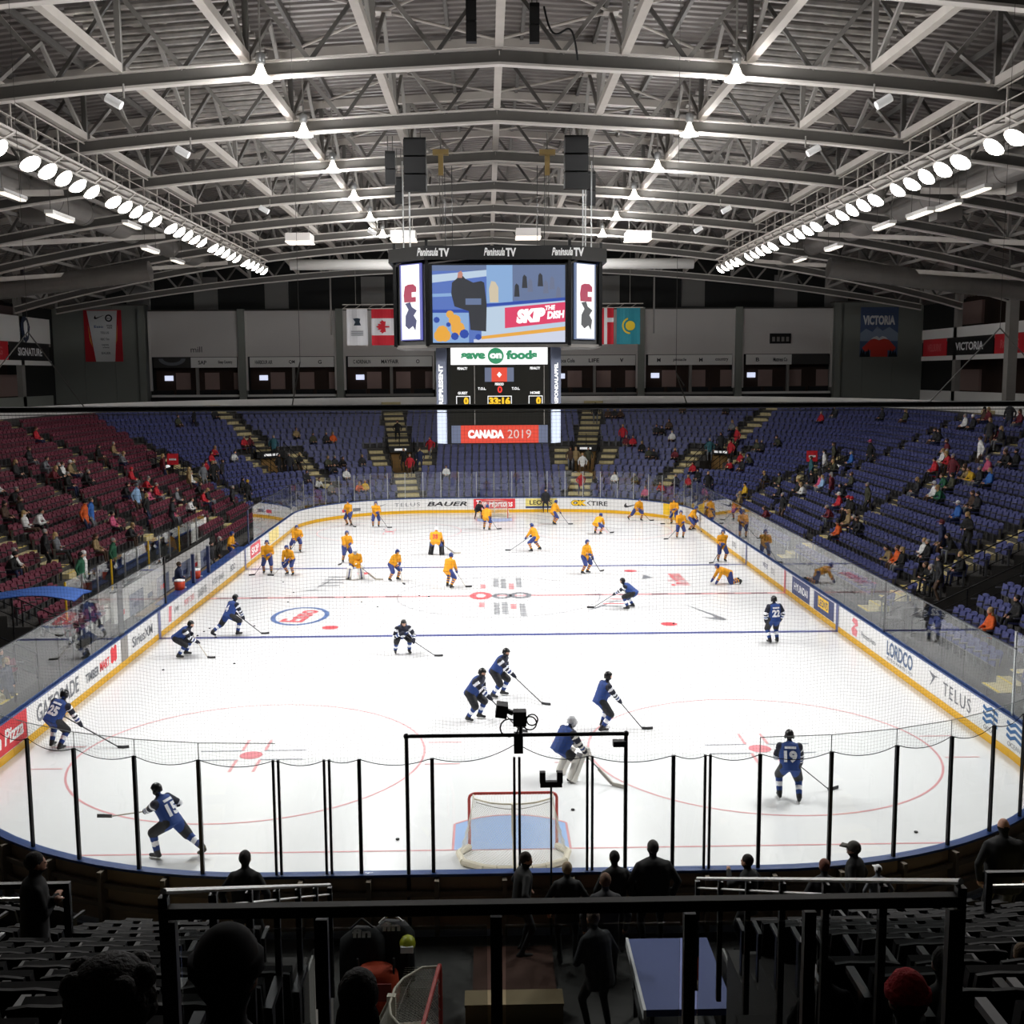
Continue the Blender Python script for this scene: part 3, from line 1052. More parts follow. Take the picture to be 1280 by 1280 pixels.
for (xa, xb, _), txts, lb in zip(BAYS, STRIPTXT, LAB):
    w = xb - xa
    su = thing('suite', lb, 'suite', ((xa + xb) / 2, YF, 7.45))
    zt = 15.55 - 7.45 - 0.012 * abs((xa + xb) / 2) * 0
    MB().box(-w / 2, 0, 4.1, w / 2, 0.15, zt).build('shutter', SHUTTER, su)
    MB().box(-w / 2, -0.08, zt, w / 2, 0.2, zt + 0.12).build('shutter_box', STEEL_DARK, su)
    for sx in (-1, 1):
        MB().box(sx * w / 2 - 0.09, -0.1, 1.1, sx * w / 2 + 0.09, 0.2, zt).build('jamb', SHUTTER, su)
    sa = -w / 2 + 0.3 if lb != LAB[0] else -w / 2 + 3.6
    sb = w / 2 - 0.15 if lb != LAB[-1] else w / 2 - 3.6
    MB().box(sa, -0.14, 3.15, sb, -0.02, 4.05).build('sign_strip', FASCIA, su)
    if lb in (LAB[0], LAB[-1]):
        qa, qb = (-w / 2 + 0.3, sa) if lb == LAB[0] else (sb, w / 2 - 0.15)
        MB().box(qa, -0.12, 3.15, qb, -0.04, 4.05).build('dark_strip', mat('strip_dark', '#3a3836', 0.6), su)
        if lb == LAB[0]:
            mbq = MB()
            for k in range(10):
                a0, a1 = PI + PI * k / 10, PI + PI * (k + 1) / 10
                cx = (qa + qb) / 2
                mbq.add([(cx + 1.2 * math.cos(a0), -0.13, 3.95 + 0.62 * math.sin(a0)), (cx + 1.2 * math.cos(a1), -0.13, 3.95 + 0.62 * math.sin(a1)), (cx + 0.8 * math.cos(a1), -0.13, 3.95 + 0.35 * math.sin(a1)), (cx + 0.8 * math.cos(a0), -0.13, 3.95 + 0.35 * math.sin(a0))], [(0, 1, 2, 3)])
            mbq.build('strip_arc', INK_GREY, su)
            text('wall_emblem', 'mill', (0.2, -0.01, 4.75), (1, 0, 0), (0, 0, 1), 0.5, INK, su, width=1.0)
    for k, tx in enumerate(txts):
        cx = sa + (sb - sa) * (k + 0.5) / len(txts)
        text('strip_lettering', tx, (cx, -0.16, 3.6), (1, 0, 0), (0, 0, 1), 0.34, INK, su, width=min((sb - sa) / len(txts) * 0.62, 0.34 * 0.62 * max(1, len(tx)) + 0.1), bold=0.02)
    # open box behind the strip
    MB().box(-w / 2, 1.6, 0.0, w / 2, 1.7, 3.2).build('back_wall', SUITE_IN, su)
    MB().box(-w / 2, 0.0, 0.55, w / 2, 0.12, 0.75).build('counter', FASCIA if xa < -20 or xa > 20 else STEEL_MID, su)
    MB().box(-w / 2, -0.3, 0.0, w / 2, 0.0, 0.55).build('front_wall', BLACK, su)
    for k in range(3):
        x = -w / 2 + w * (k + 0.3) / 3
        MB().box(x, 1.5, 2.0, x + 0.75, 1.58, 2.45).build('wall_screen', SUITE_GLOW if k == 0 else SUITE_IN, su)
        MB().box(x + 1.0, 1.5, 1.2, x + 2.3, 1.57, 2.7).build('wall_panel', mat('suite_panel', '#a58b84', 0.7), su)
    MB().box(-0.12 + w * 0.02, 0.1, 0.6, 0.12 + w * 0.02, 0.4, 3.15).build('mullion', STEEL_MID, su)
    for k in range(4):
        x = -w / 2 + w * (k + 0.5) / 4
        MB().box(x - 0.8, 0.3, 0.3, x + 0.8, 0.75, 1.15).build('seat_row', DARK, su)
    if lb == LAB[-1]:
        MB().box(-1.6, -0.15, 5.0, 0.3, 0.05, 5.9).build('clock_box', BLACK, su)
        for k in range(4):
            MB().box(-1.4 + k * 0.42, -0.17, 5.2, -1.15 + k * 0.42, -0.14, 5.6).build('clock_digit', STEEL_MID, su)
# piers and band above
for x in (-30.9, -22.15, -13.5, -4.75, 4.7, 13.35, 22.1, 31.0):
    tag(MB().box(x - 0.3, YF - 0.35, 7.45, x + 0.3, YF + 0.6, 15.7).build('trim_2', GREY_WALL), 'grey pier between two suites of the far wall', 'pier', kind='structure', group='far wall piers')
tag(MB().box(-38.8, YF + 1.35, 15.0, 38.8, YF + 1.5, 24).build('wall_far', DARK_WALL), 'dark wall above the suites', 'wall', kind='structure')
for x in (-19.2, -25.5, -31.5, -10.6, 10.5, 18.2, 26.6, 31.2):
    tag(MB().box(x - 1.05, YF + 1.2, 16.2 - 0.02 * abs(x), x + 1.05, YF + 1.36, 18.6).build('vent_panel', mat('vent_grey', '#8d8b88', 0.6)), 'pale grey square panel high on the far wall', 'panel', group='panels above the far suites')

# side suites and balconies
for sx in (-1, 1):
    X = sx * 35.0
    bal = thing('balcony', 'white balcony with red and dark sponsor panels %s' % ('beyond the maroon seats' if sx < 0 else 'behind the blue side stand'), 'balcony', (X, 0, 7.45))
    y0, y1 = -20.0, 71.5 if sx < 0 else 72.5
    xs = (0.0, sx * 3.6)
    MB().box(min(xs), y0, 4.75, max(xs), y1, 5.0).build('deck', STEEL_MID, bal)
    MB().box(min(0, sx * 0.15), y0, 5.0, max(0, sx * 0.15), y1, 5.75 if sx > 0 else 6.9).build('fascia', FASCIA, bal)
    MB().box(min(0, sx * 0.15), y0, 3.3, max(0, sx * 0.15), y1, 3.65).build('lower_fascia', FASCIA, bal)
    y = y1 - 0.4
    cols = [RED, BLACK, RED, mat('panel_navy', '#151b26', 0.5)] if sx > 0 else [BLACK, RED, BLACK, RED]
    words = ['WELLBURNS', 'VICTORIA', 'ROYALS', 'TOURISM'] if sx > 0 else ['SIGNATURE', 'SLEGG', 'BUTLER', 'ROYALS']
    k = 0
    while y > 5:
        L = (4.6, 8.0, 4.6, 6.5)[k % 4] if sx > 0 else (7.5, 5.0, 7.5, 6.0)[k % 4]
        MB().box(min(-sx * 0.02, sx * 0.1), y - L, 3.65, max(-sx * 0.02, sx * 0.1), y, 4.98).build('sponsor_panel', cols[k % 4], bal)
        text('panel_lettering', words[k % 4], (-sx * 0.04, y - L / 2, 4.3), (0, -sx, 0), (0, 0, 1), 0.6, PRINT_WHITE if cols[k % 4] is not RED else mat('print_pink', '#e06a70'), bal, width=L * 0.6, bold=0.03)
        y -= L + 0.15
        k += 1
    MB().box(min(sx * 3.5, sx * 3.6), y0, 0, max(sx * 3.5, sx * 3.6), y1, 9.5).build('suite_wall', SUITE_IN, bal)
    for yy in (66.0, 54.0, 42.0, 30.0, 18.0):
        MB().box(min(0, sx * 0.4), yy - 0.3, 0, max(0, sx * 0.4), yy + 0.3, 10.5).build('column', STEEL_MID, bal)
        MB().box(min(sx * 3.3, sx * 3.5), yy + 3, 0.9, max(sx * 3.3, sx * 3.5), yy + 7, 2.6).build('wall_panel', mat('suite_panel'), bal)
        MB().box(min(sx * 3.3, sx * 3.5), yy + 3, 6.2, max(sx * 3.3, sx * 3.5), yy + 7, 8.0).build('wall_panel', mat('suite_panel'), bal)
    MB().box(min(0, sx * 0.15), y0, 0.0, max(0, sx * 0.15), y1, 0.95).build('front_wall', FASCIA if sx > 0 else GREY_WALL, bal)
    MB().box(min(0, sx * 0.3), y0, 8.4, max(0, sx * 0.3), y1, 9.3).build('upper_band', SHUTTER, bal)
    if sx < 0:
        MB().prism([(-0.9, 0.3), (-0.5, 0.85), (0, 1.0), (0.55, 0.75), (0.85, 0.2), (0.5, -0.7), (0, -1.0), (-0.6, -0.6)], (0.04, 66.6, 5.95), (0, 1, 0), (0, 0, 1), (0.03, 0, 0)).build('emblem', mat('emblem_navy', '#1d2b45', 0.5), bal)
        MB().prism([(-0.3, 0.5), (0.1, 0.7), (0.45, 0.3), (0.3, -0.5), (0, -0.2), (-0.1, -0.6), (-0.3, 0)], (0.08, 66.6, 5.95), (0, 1, 0), (0, 0, 1), (0.02, 0, 0)).build('emblem_face', PRINT_WHITE, bal)

# wall hangings
ban = thing('sponsor_banner', 'red and white sponsor banner hanging on the grey stair tower', 'banner', tuple(on(129, 420, 'y', YF - 0.1)))
BAN_RED = mat('banner_red', '#d02836', 0.8)
BAN_ORANGE = mat('banner_orange', '#e39a52', 0.8)
MB().box(-1.65, 0, -2.25, 1.65, 0.05, 2.25).build('cloth', BAN_RED, ban)
MB().prism([(-1.35, 2.2), (-0.72, -2.25), (0.95, -2.25), (1.3, 2.2)], (0, -0.02, 0), (1, 0, 0), (0, 0, 1), (0, 0.02, 0)).build('white_field', PRINT_WHITE, ban)
for sgn in (-1, 1):
    MB().prism([(sgn * 1.3, 1.0), (sgn * 0.95, -1.0), (sgn * 1.2, -0.4)], (0, -0.015, 0), (1, 0, 0), (0, 0, 1), (0, 0.02, 0)).build('orange_edge', BAN_ORANGE, ban)
MB().prism([((q[0] - 0.6) * 0.32 - 0.4, 1.5 + q[1] * 0.35) for q in SWOOSH], (0, -0.03, 0), (1, 0, 0), (0, 0, 1), (0, 0.01, 0)).build('swoosh', INK, ban)
mbx = MB()
for k in range(24):
    a0, a1 = 2 * PI * k / 24, 2 * PI * (k + 1) / 24
    mbx.add([(0.55 + r_ * math.cos(a_), -0.03, 1.55 + r_ * math.sin(a_)) for a_, r_ in ((a0, 0.32), (a1, 0.32), (a1, 0.2), (a0, 0.2))], [(0, 1, 2, 3)])
mbx.build('ring_logo', INK, ban)
for tx, x, z, h, w, c in (('BDO', .55, 1.55, .12, .3, INK), ('Esso', -.35, .82, .22, .8, PRINT_BLUE), ('POWER', .6, .9, .14, .5, INK), ('ADE', .6, .72, .14, .45, INK), ('TELUS', .15, .28, .2, .75, INK_GREY),
                          ('RBC Tim', .15, -.28, .2, .75, INK_GREY), ('toyota', .15, -.8, .2, .6, INK_GREY), ('visa', .2, -1.0, .12, .6, INK_GREY), ('BAUER', .2, -1.5, .2, .8, INK_GREY)):
    text('banner_lettering', tx, (x, -0.03, z), (1, 0, 0), (0, 0, 1), h, c, ban, width=w, bold=0.02)

pos = thing('city_poster', 'navy poster reading VICTORIA above a red jersey and snowy peaks', 'poster', tuple(on(1099, 415, 'y', YF - 0.1)))
MB().box(-1.7, 0, -2.2, 1.7, 0.05, 2.2).build('cloth', mat('poster_navy', '#5a6c92', 0.8), pos)
MB().prism([(-1.7, -.1), (-1.2, .3), (-.6, 0), (-.2, .5), (.3, .1), (.9, .45), (1.7, -.1), (1.7, -.8), (-1.7, -.8)], (0, -0.015, 0), (1, 0, 0), (0, 0, 1), (0, .012, 0)).build('mountains', mat('poster_haze', '#93a2ba', 0.8), pos)
MB().prism([(-.75, -2.2), (-.75, -1.6), (-1.3, -1.75), (-1.5, -1.4), (-.8, -.7), (-.3, -.55), (0, -.75), (.3, -.55), (.9, -.7), (1.55, -1.4), (1.3, -1.75), (.8, -1.6), (.8, -2.2)], (0, -0.03, 0), (1, 0, 0), (0, 0, 1), (0, .012, 0)).build('jersey', mat('poster_red', '#e8483c', 0.8), pos)
MB().prism([(-.75, -.62), (-.5, -.45), (-.2, -.35), (0, -.52), (.3, -.35), (.6, -.45), (.8, -.62), (.4, -.6), (0, -.72), (-.4, -.6)], (0, -0.04, 0), (1, 0, 0), (0, 0, 1), (0, .01, 0)).build('snow_collar', PRINT_WHITE, pos)
for k in range(7):
    x = (-1.55, -1.35, -1.1, 1.05, 1.3, 1.5, -0.95)[k]
    MB().prism([(x - .18, -2.2), (x, -1.45 - .1 * (k % 3)), (x + .18, -2.2)], (0, -0.05, 0), (1, 0, 0), (0, 0, 1), (0, .01, 0)).build('tree', mat('poster_tree', '#1b2430', 0.8), pos)
text('poster_lettering', 'VICTORIA', (-.05, -.03, 1.05), (1, 0, 0), (0, 0, 1), .85, PRINT_WHITE, pos, width=2.9, bold=0.05)
text('poster_lettering', 'WORLD JUNIOR CHAMPIONSHIP', (0, -.03, 1.62), (1, 0, 0), (0, 0, 1), .12, INK_GREY, pos, width=2.8)
text('poster_lettering', 'CO HOST CITY', (-.1, -.03, .35), (1, 0, 0), (0, 0, 1), .14, INK_GREY, pos, width=1.6)

# ================================================================== ROOF
ZC, KC = 18.95, 0.0042        # bottom chord of the arches
HT = 2.75


def chord_z(x, top=False, dz=0.0):
    x = abs(x)
    z = ZC - KC * x * x - 0.35 * (1 - math.exp(-x / 6)) * max(0.0, 1 - x / 30)
    return z + (HT if top else 0) + dz


def end_z(x, top=False, dz=0.0):
    """the end truss is flatter and lower"""
    return 17.75 - 0.0028 * x * x + (HT if top else 0) + dz


roof_mat = mat('roof_deck', '#7d7773', 0.55, 0.2, vary=0.18, scale=0.35)
# ribbed deck: a real corrugated sheet, ribs across the span
mb = MB()
ys = []
y = -26.0
while y < 83.6:
    ys += [(y, 0.0), (y + 0.22, 0.0), (y + 0.26, 0.09), (y + 0.48, 0.09)]
    y += 0.52
xs = [-38.8 + 77.6 * k / 40 for k in range(41)]


def deck_z(x):
    return chord_z(min(abs(x), 34), True, 0.35) - max(0, abs(x) - 34) * 0.3


vs = [(x, yy, deck_z(x) + dz) for yy, dz in ys for x in xs]
nx = len(xs)
fs = [(j * nx + k, j * nx + k + 1, (j + 1) * nx + k + 1, (j + 1) * nx + k) for j in range(len(ys) - 1) for k in range(nx - 1)]
mb.add(vs, fs)
tag(mb.build('ceiling', roof_mat), 'ribbed grey metal roof deck over the rink', 'roof', kind='structure')

TY = [30.48 + 7.62 * (k - 3) for k in range(-3, 9)]
NODE = [0, 3.7, 7.4, 11.1, 14.8, 18.5, 22.2, 25.9, 29.6, 33.3]
XN = sorted(set([-v for v in NODE] + NODE))
WHITEF = mat('flange_paint', '#cfc9c2', 0.5, vary=0.05, scale=1.0)
for ti, ty in enumerate(TY):
    last = ty > 68
    cz = end_z if ty > 66 else chord_z
    if ty > 76:
        continue
    ordn = ['', 'first', 'second', 'third', 'fourth', 'fifth', 'sixth', 'seventh', 'eighth', 'ninth', 'tenth', 'eleventh'][8 - (ti - 3) if ti < 12 else 0]
    lab_t = 'arched roof truss directly above the scoreboard' if abs(ty - 30.48) < 1 else '%s arched steel roof truss counting from the lower end truss' % ordn
    tr = thing('roof_truss', lab_t if not last else 'lower arched end truss in front of the far wall', 'truss', (0, ty, 0), group='arched roof trusses')
    N_ = 44
    XX = [-33.3 + 66.6 * k / N_ for k in range(N_ + 1)]
    # bottom chord: an I beam with light flanges
    webm, flg = MB(), MB()
    for a, b in zip(XX[:-1], XX[1:]):
        za, zb = cz(a), cz(b)
        webm.beam((a, 0, za + .22), (b, 0, zb + .22), .05, .36)
        flg.beam((a, 0, za), (b, 0, zb), .30, .07)
        flg.beam((a, 0, za + .43), (b, 0, zb + .43), .30, .05)
    bc = webm.build('bottom_chord', STEEL_DARK, tr)
    flg.build('chord_flange', WHITEF, bc)
    tm = MB()
    for a, b in zip(XX[:-1], XX[1:]):
        tm.beam((a, 0, cz(a, True)), (b, 0, cz(b, True)), .26, .3)
    tm.build('top_chord', STEEL_LIGHT, tr)
    for k, x in enumerate(XN):
        MB().beam((x, 0, cz(x, dz=.4)), (x, 0, cz(x, True)), .16, .16).build('vertical', STEEL_DARK if k % 2 else STEEL_MID, tr)
    for a, b in zip(XN[:-1], XN[1:]):
        m_ = (a + b) / 2
        p, q = (a, b) if m_ < 0 else (b, a)
        MB().beam((m_, 0, cz(m_, dz=.4)), (p, 0, cz(p, True)), .13, .13).build('diagonal', STEEL_MID, tr)
        MB().beam((m_, 0, cz(m_, dz=.4)), (q, 0, cz(q, True)), .11, .11).build('diagonal', STEEL_DARK, tr)
# struts along the length, between each pair of trusses
LY_T = [t for t in TY if t < 76]
for x in XN:
    if abs(x) > 30:
        continue
    big = abs(x) < 15.5
    kx = round(abs(x) / 3.7)
    lab_s = 'broad pale roof strut along the centreline above the scoreboard' if kx == 0 else '%s roof strut from the centreline strut towards the %s stand' % (['', 'first', 'second', 'third', 'fourth', 'fifth', 'sixth', 'seventh', 'eighth'][kx], 'maroon' if x < 0 else 'blue side')
    st = thing('roof_strut', lab_s, 'strut', (x, 0, 0), group='lengthwise roof struts')
    for a, b in zip(LY_T[:-1], LY_T[1:]):
        za = end_z if a > 66 else chord_z
        zb = end_z if b > 66 else chord_z
        MB().beam((0, a + .16, za(x, dz=.55)), (0, b - .16, zb(x, dz=.55)), .24 if big else .14, .26 if big else .16).build('bottom_tie', STEEL_LIGHT if big else STEEL_MID, st)
        # sway frame: diagonals down from the deck to the ties
        m_ = (a + b) / 2
        if 0.1 < abs(x) < 27:
            zm = (za(x, True) + zb(x, True)) / 2
            MB().beam((0, a + .2, za(x, dz=.6)), (0, m_, zm), .12, .12).build('sway_brace', STEEL_MID, st)
            MB().beam((0, b - .2, zb(x, dz=.6)), (0, m_, zm), .12, .12).build('sway_brace', STEEL_MID, st)
# purlins under the deck and rod bracing
for k in range(-12, 13):
    x = k * 2.6 + 0.9
    tag(MB().beam((x, -15, deck_z(x) - .14), (x, 82, deck_z(x) - .14), .12, .22).build('roof_purlin', STEEL_DARK), 'thin dark purlin running under the roof deck', 'purlin', group='roof purlins')
for ti in range(len(LY_T) - 1):
    a, b = LY_T[ti], LY_T[ti + 1]
    for xa, xb in ((-14.8, -7.4), (-7.4, 0), (0, 7.4), (7.4, 14.8)):
        br = thing('rod_bracing', 'crossed pair of pale bracing rods under the roof deck', 'bracing', ((xa + xb) / 2, (a + b) / 2, 0), group='roof rod bracing')
        hx, hy = (xb - xa) / 2, (b - a) / 2
        za, zb = chord_z(xa, True, .1), chord_z(xb, True, .1)
        MB().tube((-hx, -hy, za), (hx, hy, zb), .05, n=6).build('rod', STEEL_LIGHT, br)
        MB().tube((-hx, hy, za), (hx, -hy, zb), .05, n=6).build('rod', STEEL_LIGHT, br)
        MB().obox((0, 0, (za + zb) / 2), (.5, .5, .12)).build('gusset', STEEL_LIGHT, br)
# outer diagonal wind braces near the side walls and shiny foil wrapped deck panels
FOIL = mat('foil_wrap', '#b9b5b0', 0.3, 0.7, vary=0.5, scale=2.5, bump=1.0)
for sx in (-1, 1):
    for ti in range(1, len(LY_T) - 2):
        a = LY_T[ti]
        fo = thing('foil_duct_bank', 'bank of shiny corrugated conduits slung under the roof deck', 'conduit', (sx * 10.4, a + 3.81, chord_z(10.4, True, -0.25)), group='foil conduit banks')
        for k in range(9):
            yy = -3.2 + k * 0.75
            MB().tube((-2.4, yy, sx * .2 + .02 * (k % 3)), (2.4, yy + .1 * (k % 2), -sx * .2 + .03 * (k % 2)), .11, n=7).build('conduit', FOIL, fo)
for sx in (-1, 1):
    for ya, yb in ((15.2, 30.5), (30.5, 45.7), (45.7, 61.0)):
        wb = tag(MB().beam((sx * 31.5, ya, chord_z(31.5, dz=.3)), (sx * 18.5, yb, chord_z(18.5, dz=.3)), .2, .25).build('wind_brace', STEEL_LIGHT), 'slanting steel wind brace crossing under the side bays of the roof', 'brace', group='roof wind braces')
# columns at the sides
for sx in (-1, 1):
    for ty in [t for t in LY_T if t < 58]:
        tag(MB().box(sx * 33.4 - .3, ty - .3, 7.45, sx * 33.4 + .3, ty + .3, chord_z(33.3) + 2.5).build('roof_column', STEEL_MID), 'grey steel column carrying a roof truss at the side wall', 'column', group='roof columns')
# ducts
DUCT = mat('duct_metal', '#9b9792', 0.4, 0.6, vary=0.15, scale=1.2)
for sx in (-1, 1):
    du = thing('air_duct', 'large round silver air duct running lengthwise above the %s' % ('maroon stand' if sx < 0 else 'blue side stand'), 'duct', (sx * 20.3, 0, 17.9))
    y = -8.0
    while y < 60:
        MB().tube((0, y, 0), (0, y + 3.75, 0), .62, n=24).build('duct_section', DUCT, du)
        MB().tube((0, y + 3.7, 0), (0, y + 3.86, 0), .65, n=24).build('duct_collar', DUCT, du)
        y += 3.81
    for yy in (12.0, 19.5, 27.0, 35.0):
        MB().obox((sx * 1.1, yy, -.5), (1.2, 1.0, .8)).build('grille_box', DUCT, du)
    d2 = thing('cross_duct', 'ribbed silver branch duct reaching across towards the %s' % ('maroon stand wall' if sx < 0 else 'blue stand wall'), 'duct', (sx * 27.5, 52.0, 15.6))
    for k in range(16):
        xa, xb = -6.5 + k * .8, -5.7 + k * .8
        MB().tube((xa, 0, -sx * xa * .12), (xb, 0, -sx * xb * .12), .6, n=24).build('duct_section', DUCT, d2)
        MB().tube((xa, 0, -sx * xa * .12), (xa + .07, 0, -sx * (xa + .07) * .12), .62, n=24).build('duct_rib', DUCT, d2)

# flags behind the scoreboard
YG = 66.0


def flag(px0, px1, label, stripes, deco=None, name='hanging_flag'):
    a, b = on(px0, 387, 'y', YG), on(px1, 433, 'y', YG)
    w, h = b.x - a.x, a.z - b.z
    ztop = on(428, 386, 'y', YG).z + .02
    g = thing(name, label, 'flag', ((a.x + b.x) / 2, YG, ztop - h / 2))
    for nm_, x0, z0, x1, z1, c in stripes:
        mbf = MB()
        N_ = 8
        vs = []
        for q in range(N_ + 1):
            u_ = x0 + (x1 - x0) * q / N_
            wav = 0.05 * math.sin(u_ * 9)
            for yy, zz in ((wav, z0), (wav, z1), (wav + 0.02, z1), (wav + 0.02, z0)):
                vs.append(((u_ - 0.5) * w, yy, (zz - 0.5) * h))
        fs = []
        for q in range(N_):
            for j in range(4):
                fs.append((4 * q + j, 4 * q + (j + 1) % 4, 4 * q + 4 + (j + 1) % 4, 4 * q + 4 + j))
        mbf.add(vs, fs)
        mbf.build(nm_, c, g)
    if deco:
        deco(g, w, h)
    return g


F_WHITE, F_RED, F_TEAL, F_GOLD, F_BLUE = mat('flag_white', '#dcdcdf', 0.8), mat('flag_red', '#c41f30', 0.8), mat('flag_teal', '#2a8797', 0.8), mat('flag_gold', '#dcbf2e', 0.8), mat('flag_blue', '#2b4a8c', 0.8)


def leaf(g, w, h):
    P_ = [(0, 1), (.2, .6), (.45, .75), (.4, .2), (.7, .45), (.8, .2), (1, .1), (.75, -.25), (.8, -.45), (.25, -.4), (.12, -.35), (.08, -1), (-.08, -1), (-.12, -.35), (-.25, -.4), (-.8, -.45), (-.75, -.25), (-1, .1), (-.8, .2), (-.7, .45), (-.4, .2), (-.45, .75), (-.2, .6)]
    MB().prism([(-b_ * w * .3, a_ * w * .3) for a_, b_ in P_][::-1], (0, -0.12, 0), (1, 0, 0), (0, 0, 1), (0, .02, 0)).build('maple_leaf', F_RED, g)


def emblem(g, w, h):
    MB().prism([(-.3, .25), (0, .3), (.25, .25), (.2, 0), (.3, -.25), (-.25, -.25), (-.12, 0)], (0, -.12, .35), (1, 0, 0), (0, 0, 1), (0, .02, 0)).build('emblem', mat('flag_ink', '#1d2b3a', .8), g)
    for k in range(3):
        MB().prism([(-.45, 0), (.45, 0), (.45, .05), (-.45, .05)], (0, -.12, -.35 - .14 * k), (1, 0, 0), (0, 0, 1), (0, .02, 0)).build('emblem_line', INK_GREY, g)


def sunny(g, w, h):
    MB().lathe((0.12, -0.14, 0.0), [(0.001, 0), (0.36, 0), (0.36, 0.02), (0.001, 0.02)], 20, axis=Matrix(((1, 0, 0), (0, 0, -1), (0, 1, 0)))).build('sun', F_GOLD, g)
    mbq = MB()
    for k in range(10):
        a0, a1 = PI * 0.6 + PI * 0.9 * k / 10, PI * 0.6 + PI * 0.9 * (k + 1) / 10
        mbq.add([(0.12 + r_ * math.cos(a_), -0.13, r_ * math.sin(a_)) for a_, r_ in ((a0, .62), (a1, .62), (a1, .5), (a0, .5))], [(0, 1, 2, 3)])
    mbq.build('wing', F_GOLD, g)


flag(433, 460, 'white tournament flag with a small dark emblem', [('cloth', 0, 0, 1, 1, F_WHITE)], emblem)
flag(464, 493, 'red and white flag with a maple leaf', [('red_band', 0, 0, 1, .27, F_RED), ('white_field', 0, .27, 1, .73, F_WHITE), ('red_band', 0, .73, 1, 1, F_RED)], leaf)
flag(504, 531, 'blue flag with a yellow cross', [('cloth', 0, 0, .38, 1, F_BLUE), ('cross', .38, 0, .58, 1, F_GOLD), ('cloth', .58, 0, 1, 1, F_BLUE)])
flag(702, 730, 'plain red flag hanging nearest the scoreboard side panel', [('cloth', 0, 0, 1, 1, F_RED)])
flag(734, 747, 'narrow red flag beside the red and white cross flag', [('cloth', 0, 0, 1, 1, F_RED)])
flag(750, 767, 'red flag with a white cross', [('cloth', 0, 0, .3, 1, F_RED), ('white_cross', .3, 0, .52, 1, F_WHITE), ('cloth', .52, 0, 1, .6, F_RED), ('white_cross', .52, .6, 1, .72, F_WHITE), ('cloth', .52, .72, 1, 1, F_RED)])
flag(771, 800, 'teal flag with a yellow sun', [('cloth', 0, 0, 1, 1, F_TEAL)], sunny)
a, b = on(428, 386, 'y', YG), on(804, 386, 'y', YG)
fr = thing('flag_frame', 'light grey lattice bar carrying the row of flags', 'frame', ((a.x + b.x) / 2, YG, a.z))
L = (b.x - a.x) / 2
MB().beam((-L, 0, 0), (L, 0, 0), .14, .06).build('lower_bar', STEEL_LIGHT, fr)
MB().beam((-L, 0, .3), (L, 0, .3), .06, .06).build('upper_bar', STEEL_LIGHT, fr)
for k in range(24):
    x = -L + 2 * L * k / 24
    MB().beam((x, 0, 0), (x + L / 24, 0, .3), .03, .03).build('lattice', STEEL_LIGHT, fr)
for x in (-L + 1, L - 1):
    MB().tube((x, 0, .3), (x, 0, deck_z(x) - a.z), .02, n=6).build('hanger', STEEL_MID, fr)
for sx in (-1, 1):
    tag(MB().beam((sx * (L + 1.4) + fr.location.x, 70, 13.0), (sx * (L + 1.4) + fr.location.x, 70, deck_z(L)), .12, .12).build('hanger_post', STEEL_MID), 'grey hanger post beside the flags below the end truss', 'post', group='hanger posts')


# ================================================================== FLOOD LIGHTS ON THE CATWALKS
LAMP = mat('lamp_glow', '#ffffff', 0.4, emit='#fffaf0', estr=26.0)
LAMP_SOFT = mat('lamp_glow_soft', '#ffffff', 0.4, emit='#fff6ea', estr=2.2)
HOUS = mat('lamp_housing', '#a5a29e', 0.4, 0.5)
CX = 15.3


def cat_z(y):
    return 17.25


for sx in (-1, 1):
    cw = thing('catwalk', 'steel lighting catwalk hung along the roof above the %s' % ('maroon side of the rink' if sx < 0 else 'right hand blue side of the rink'.replace('right hand ', 'long ')), 'catwalk', (sx * CX, 0, 17.25))
    ya, yb = -14.0, 54.0
    for dx in (-.45, .45):
        MB().beam((dx, ya, -.1), (dx, yb, -.1), .1, .18).build('beam', STEEL_LIGHT, cw)
        MB().tube((dx, ya, .95), (dx, yb, .95), .03, n=6).build('hand_rail', STEEL_LIGHT, cw)
        MB().tube((dx, ya, .5), (dx, yb, .5), .02, n=6).build('mid_rail', STEEL_LIGHT, cw)
    y = ya
    while y < yb:
        MB().box(-.42, y + .03, -.06, .42, y + 1.88, -.02).build('deck_plank', STEEL_MID, cw)
        for dx in (-.45, .45):
            MB().beam((dx, y, 0), (dx, y, .95), .05, .05).build('rail_post', STEEL_LIGHT, cw)
        y += 1.905
    # lattice outrigger that carries the lamps
    for dz in (-.55, -.15):
        MB().beam((-sx * .95, ya, dz), (-sx * .95, yb, dz), .08, .08).build('lamp_rail', STEEL_LIGHT, cw)
    y = ya
    while y < yb:
        MB().beam((-sx * .95, y, -.55), (-sx * .95, y + .95, -.15), .05, .05).build('lattice', STEEL_LIGHT, cw)
        MB().beam((-sx * .95, y, -.15), (-sx * .45, y, -.1), .05, .05).build('outrigger', STEEL_MID, cw)
        y += 1.905

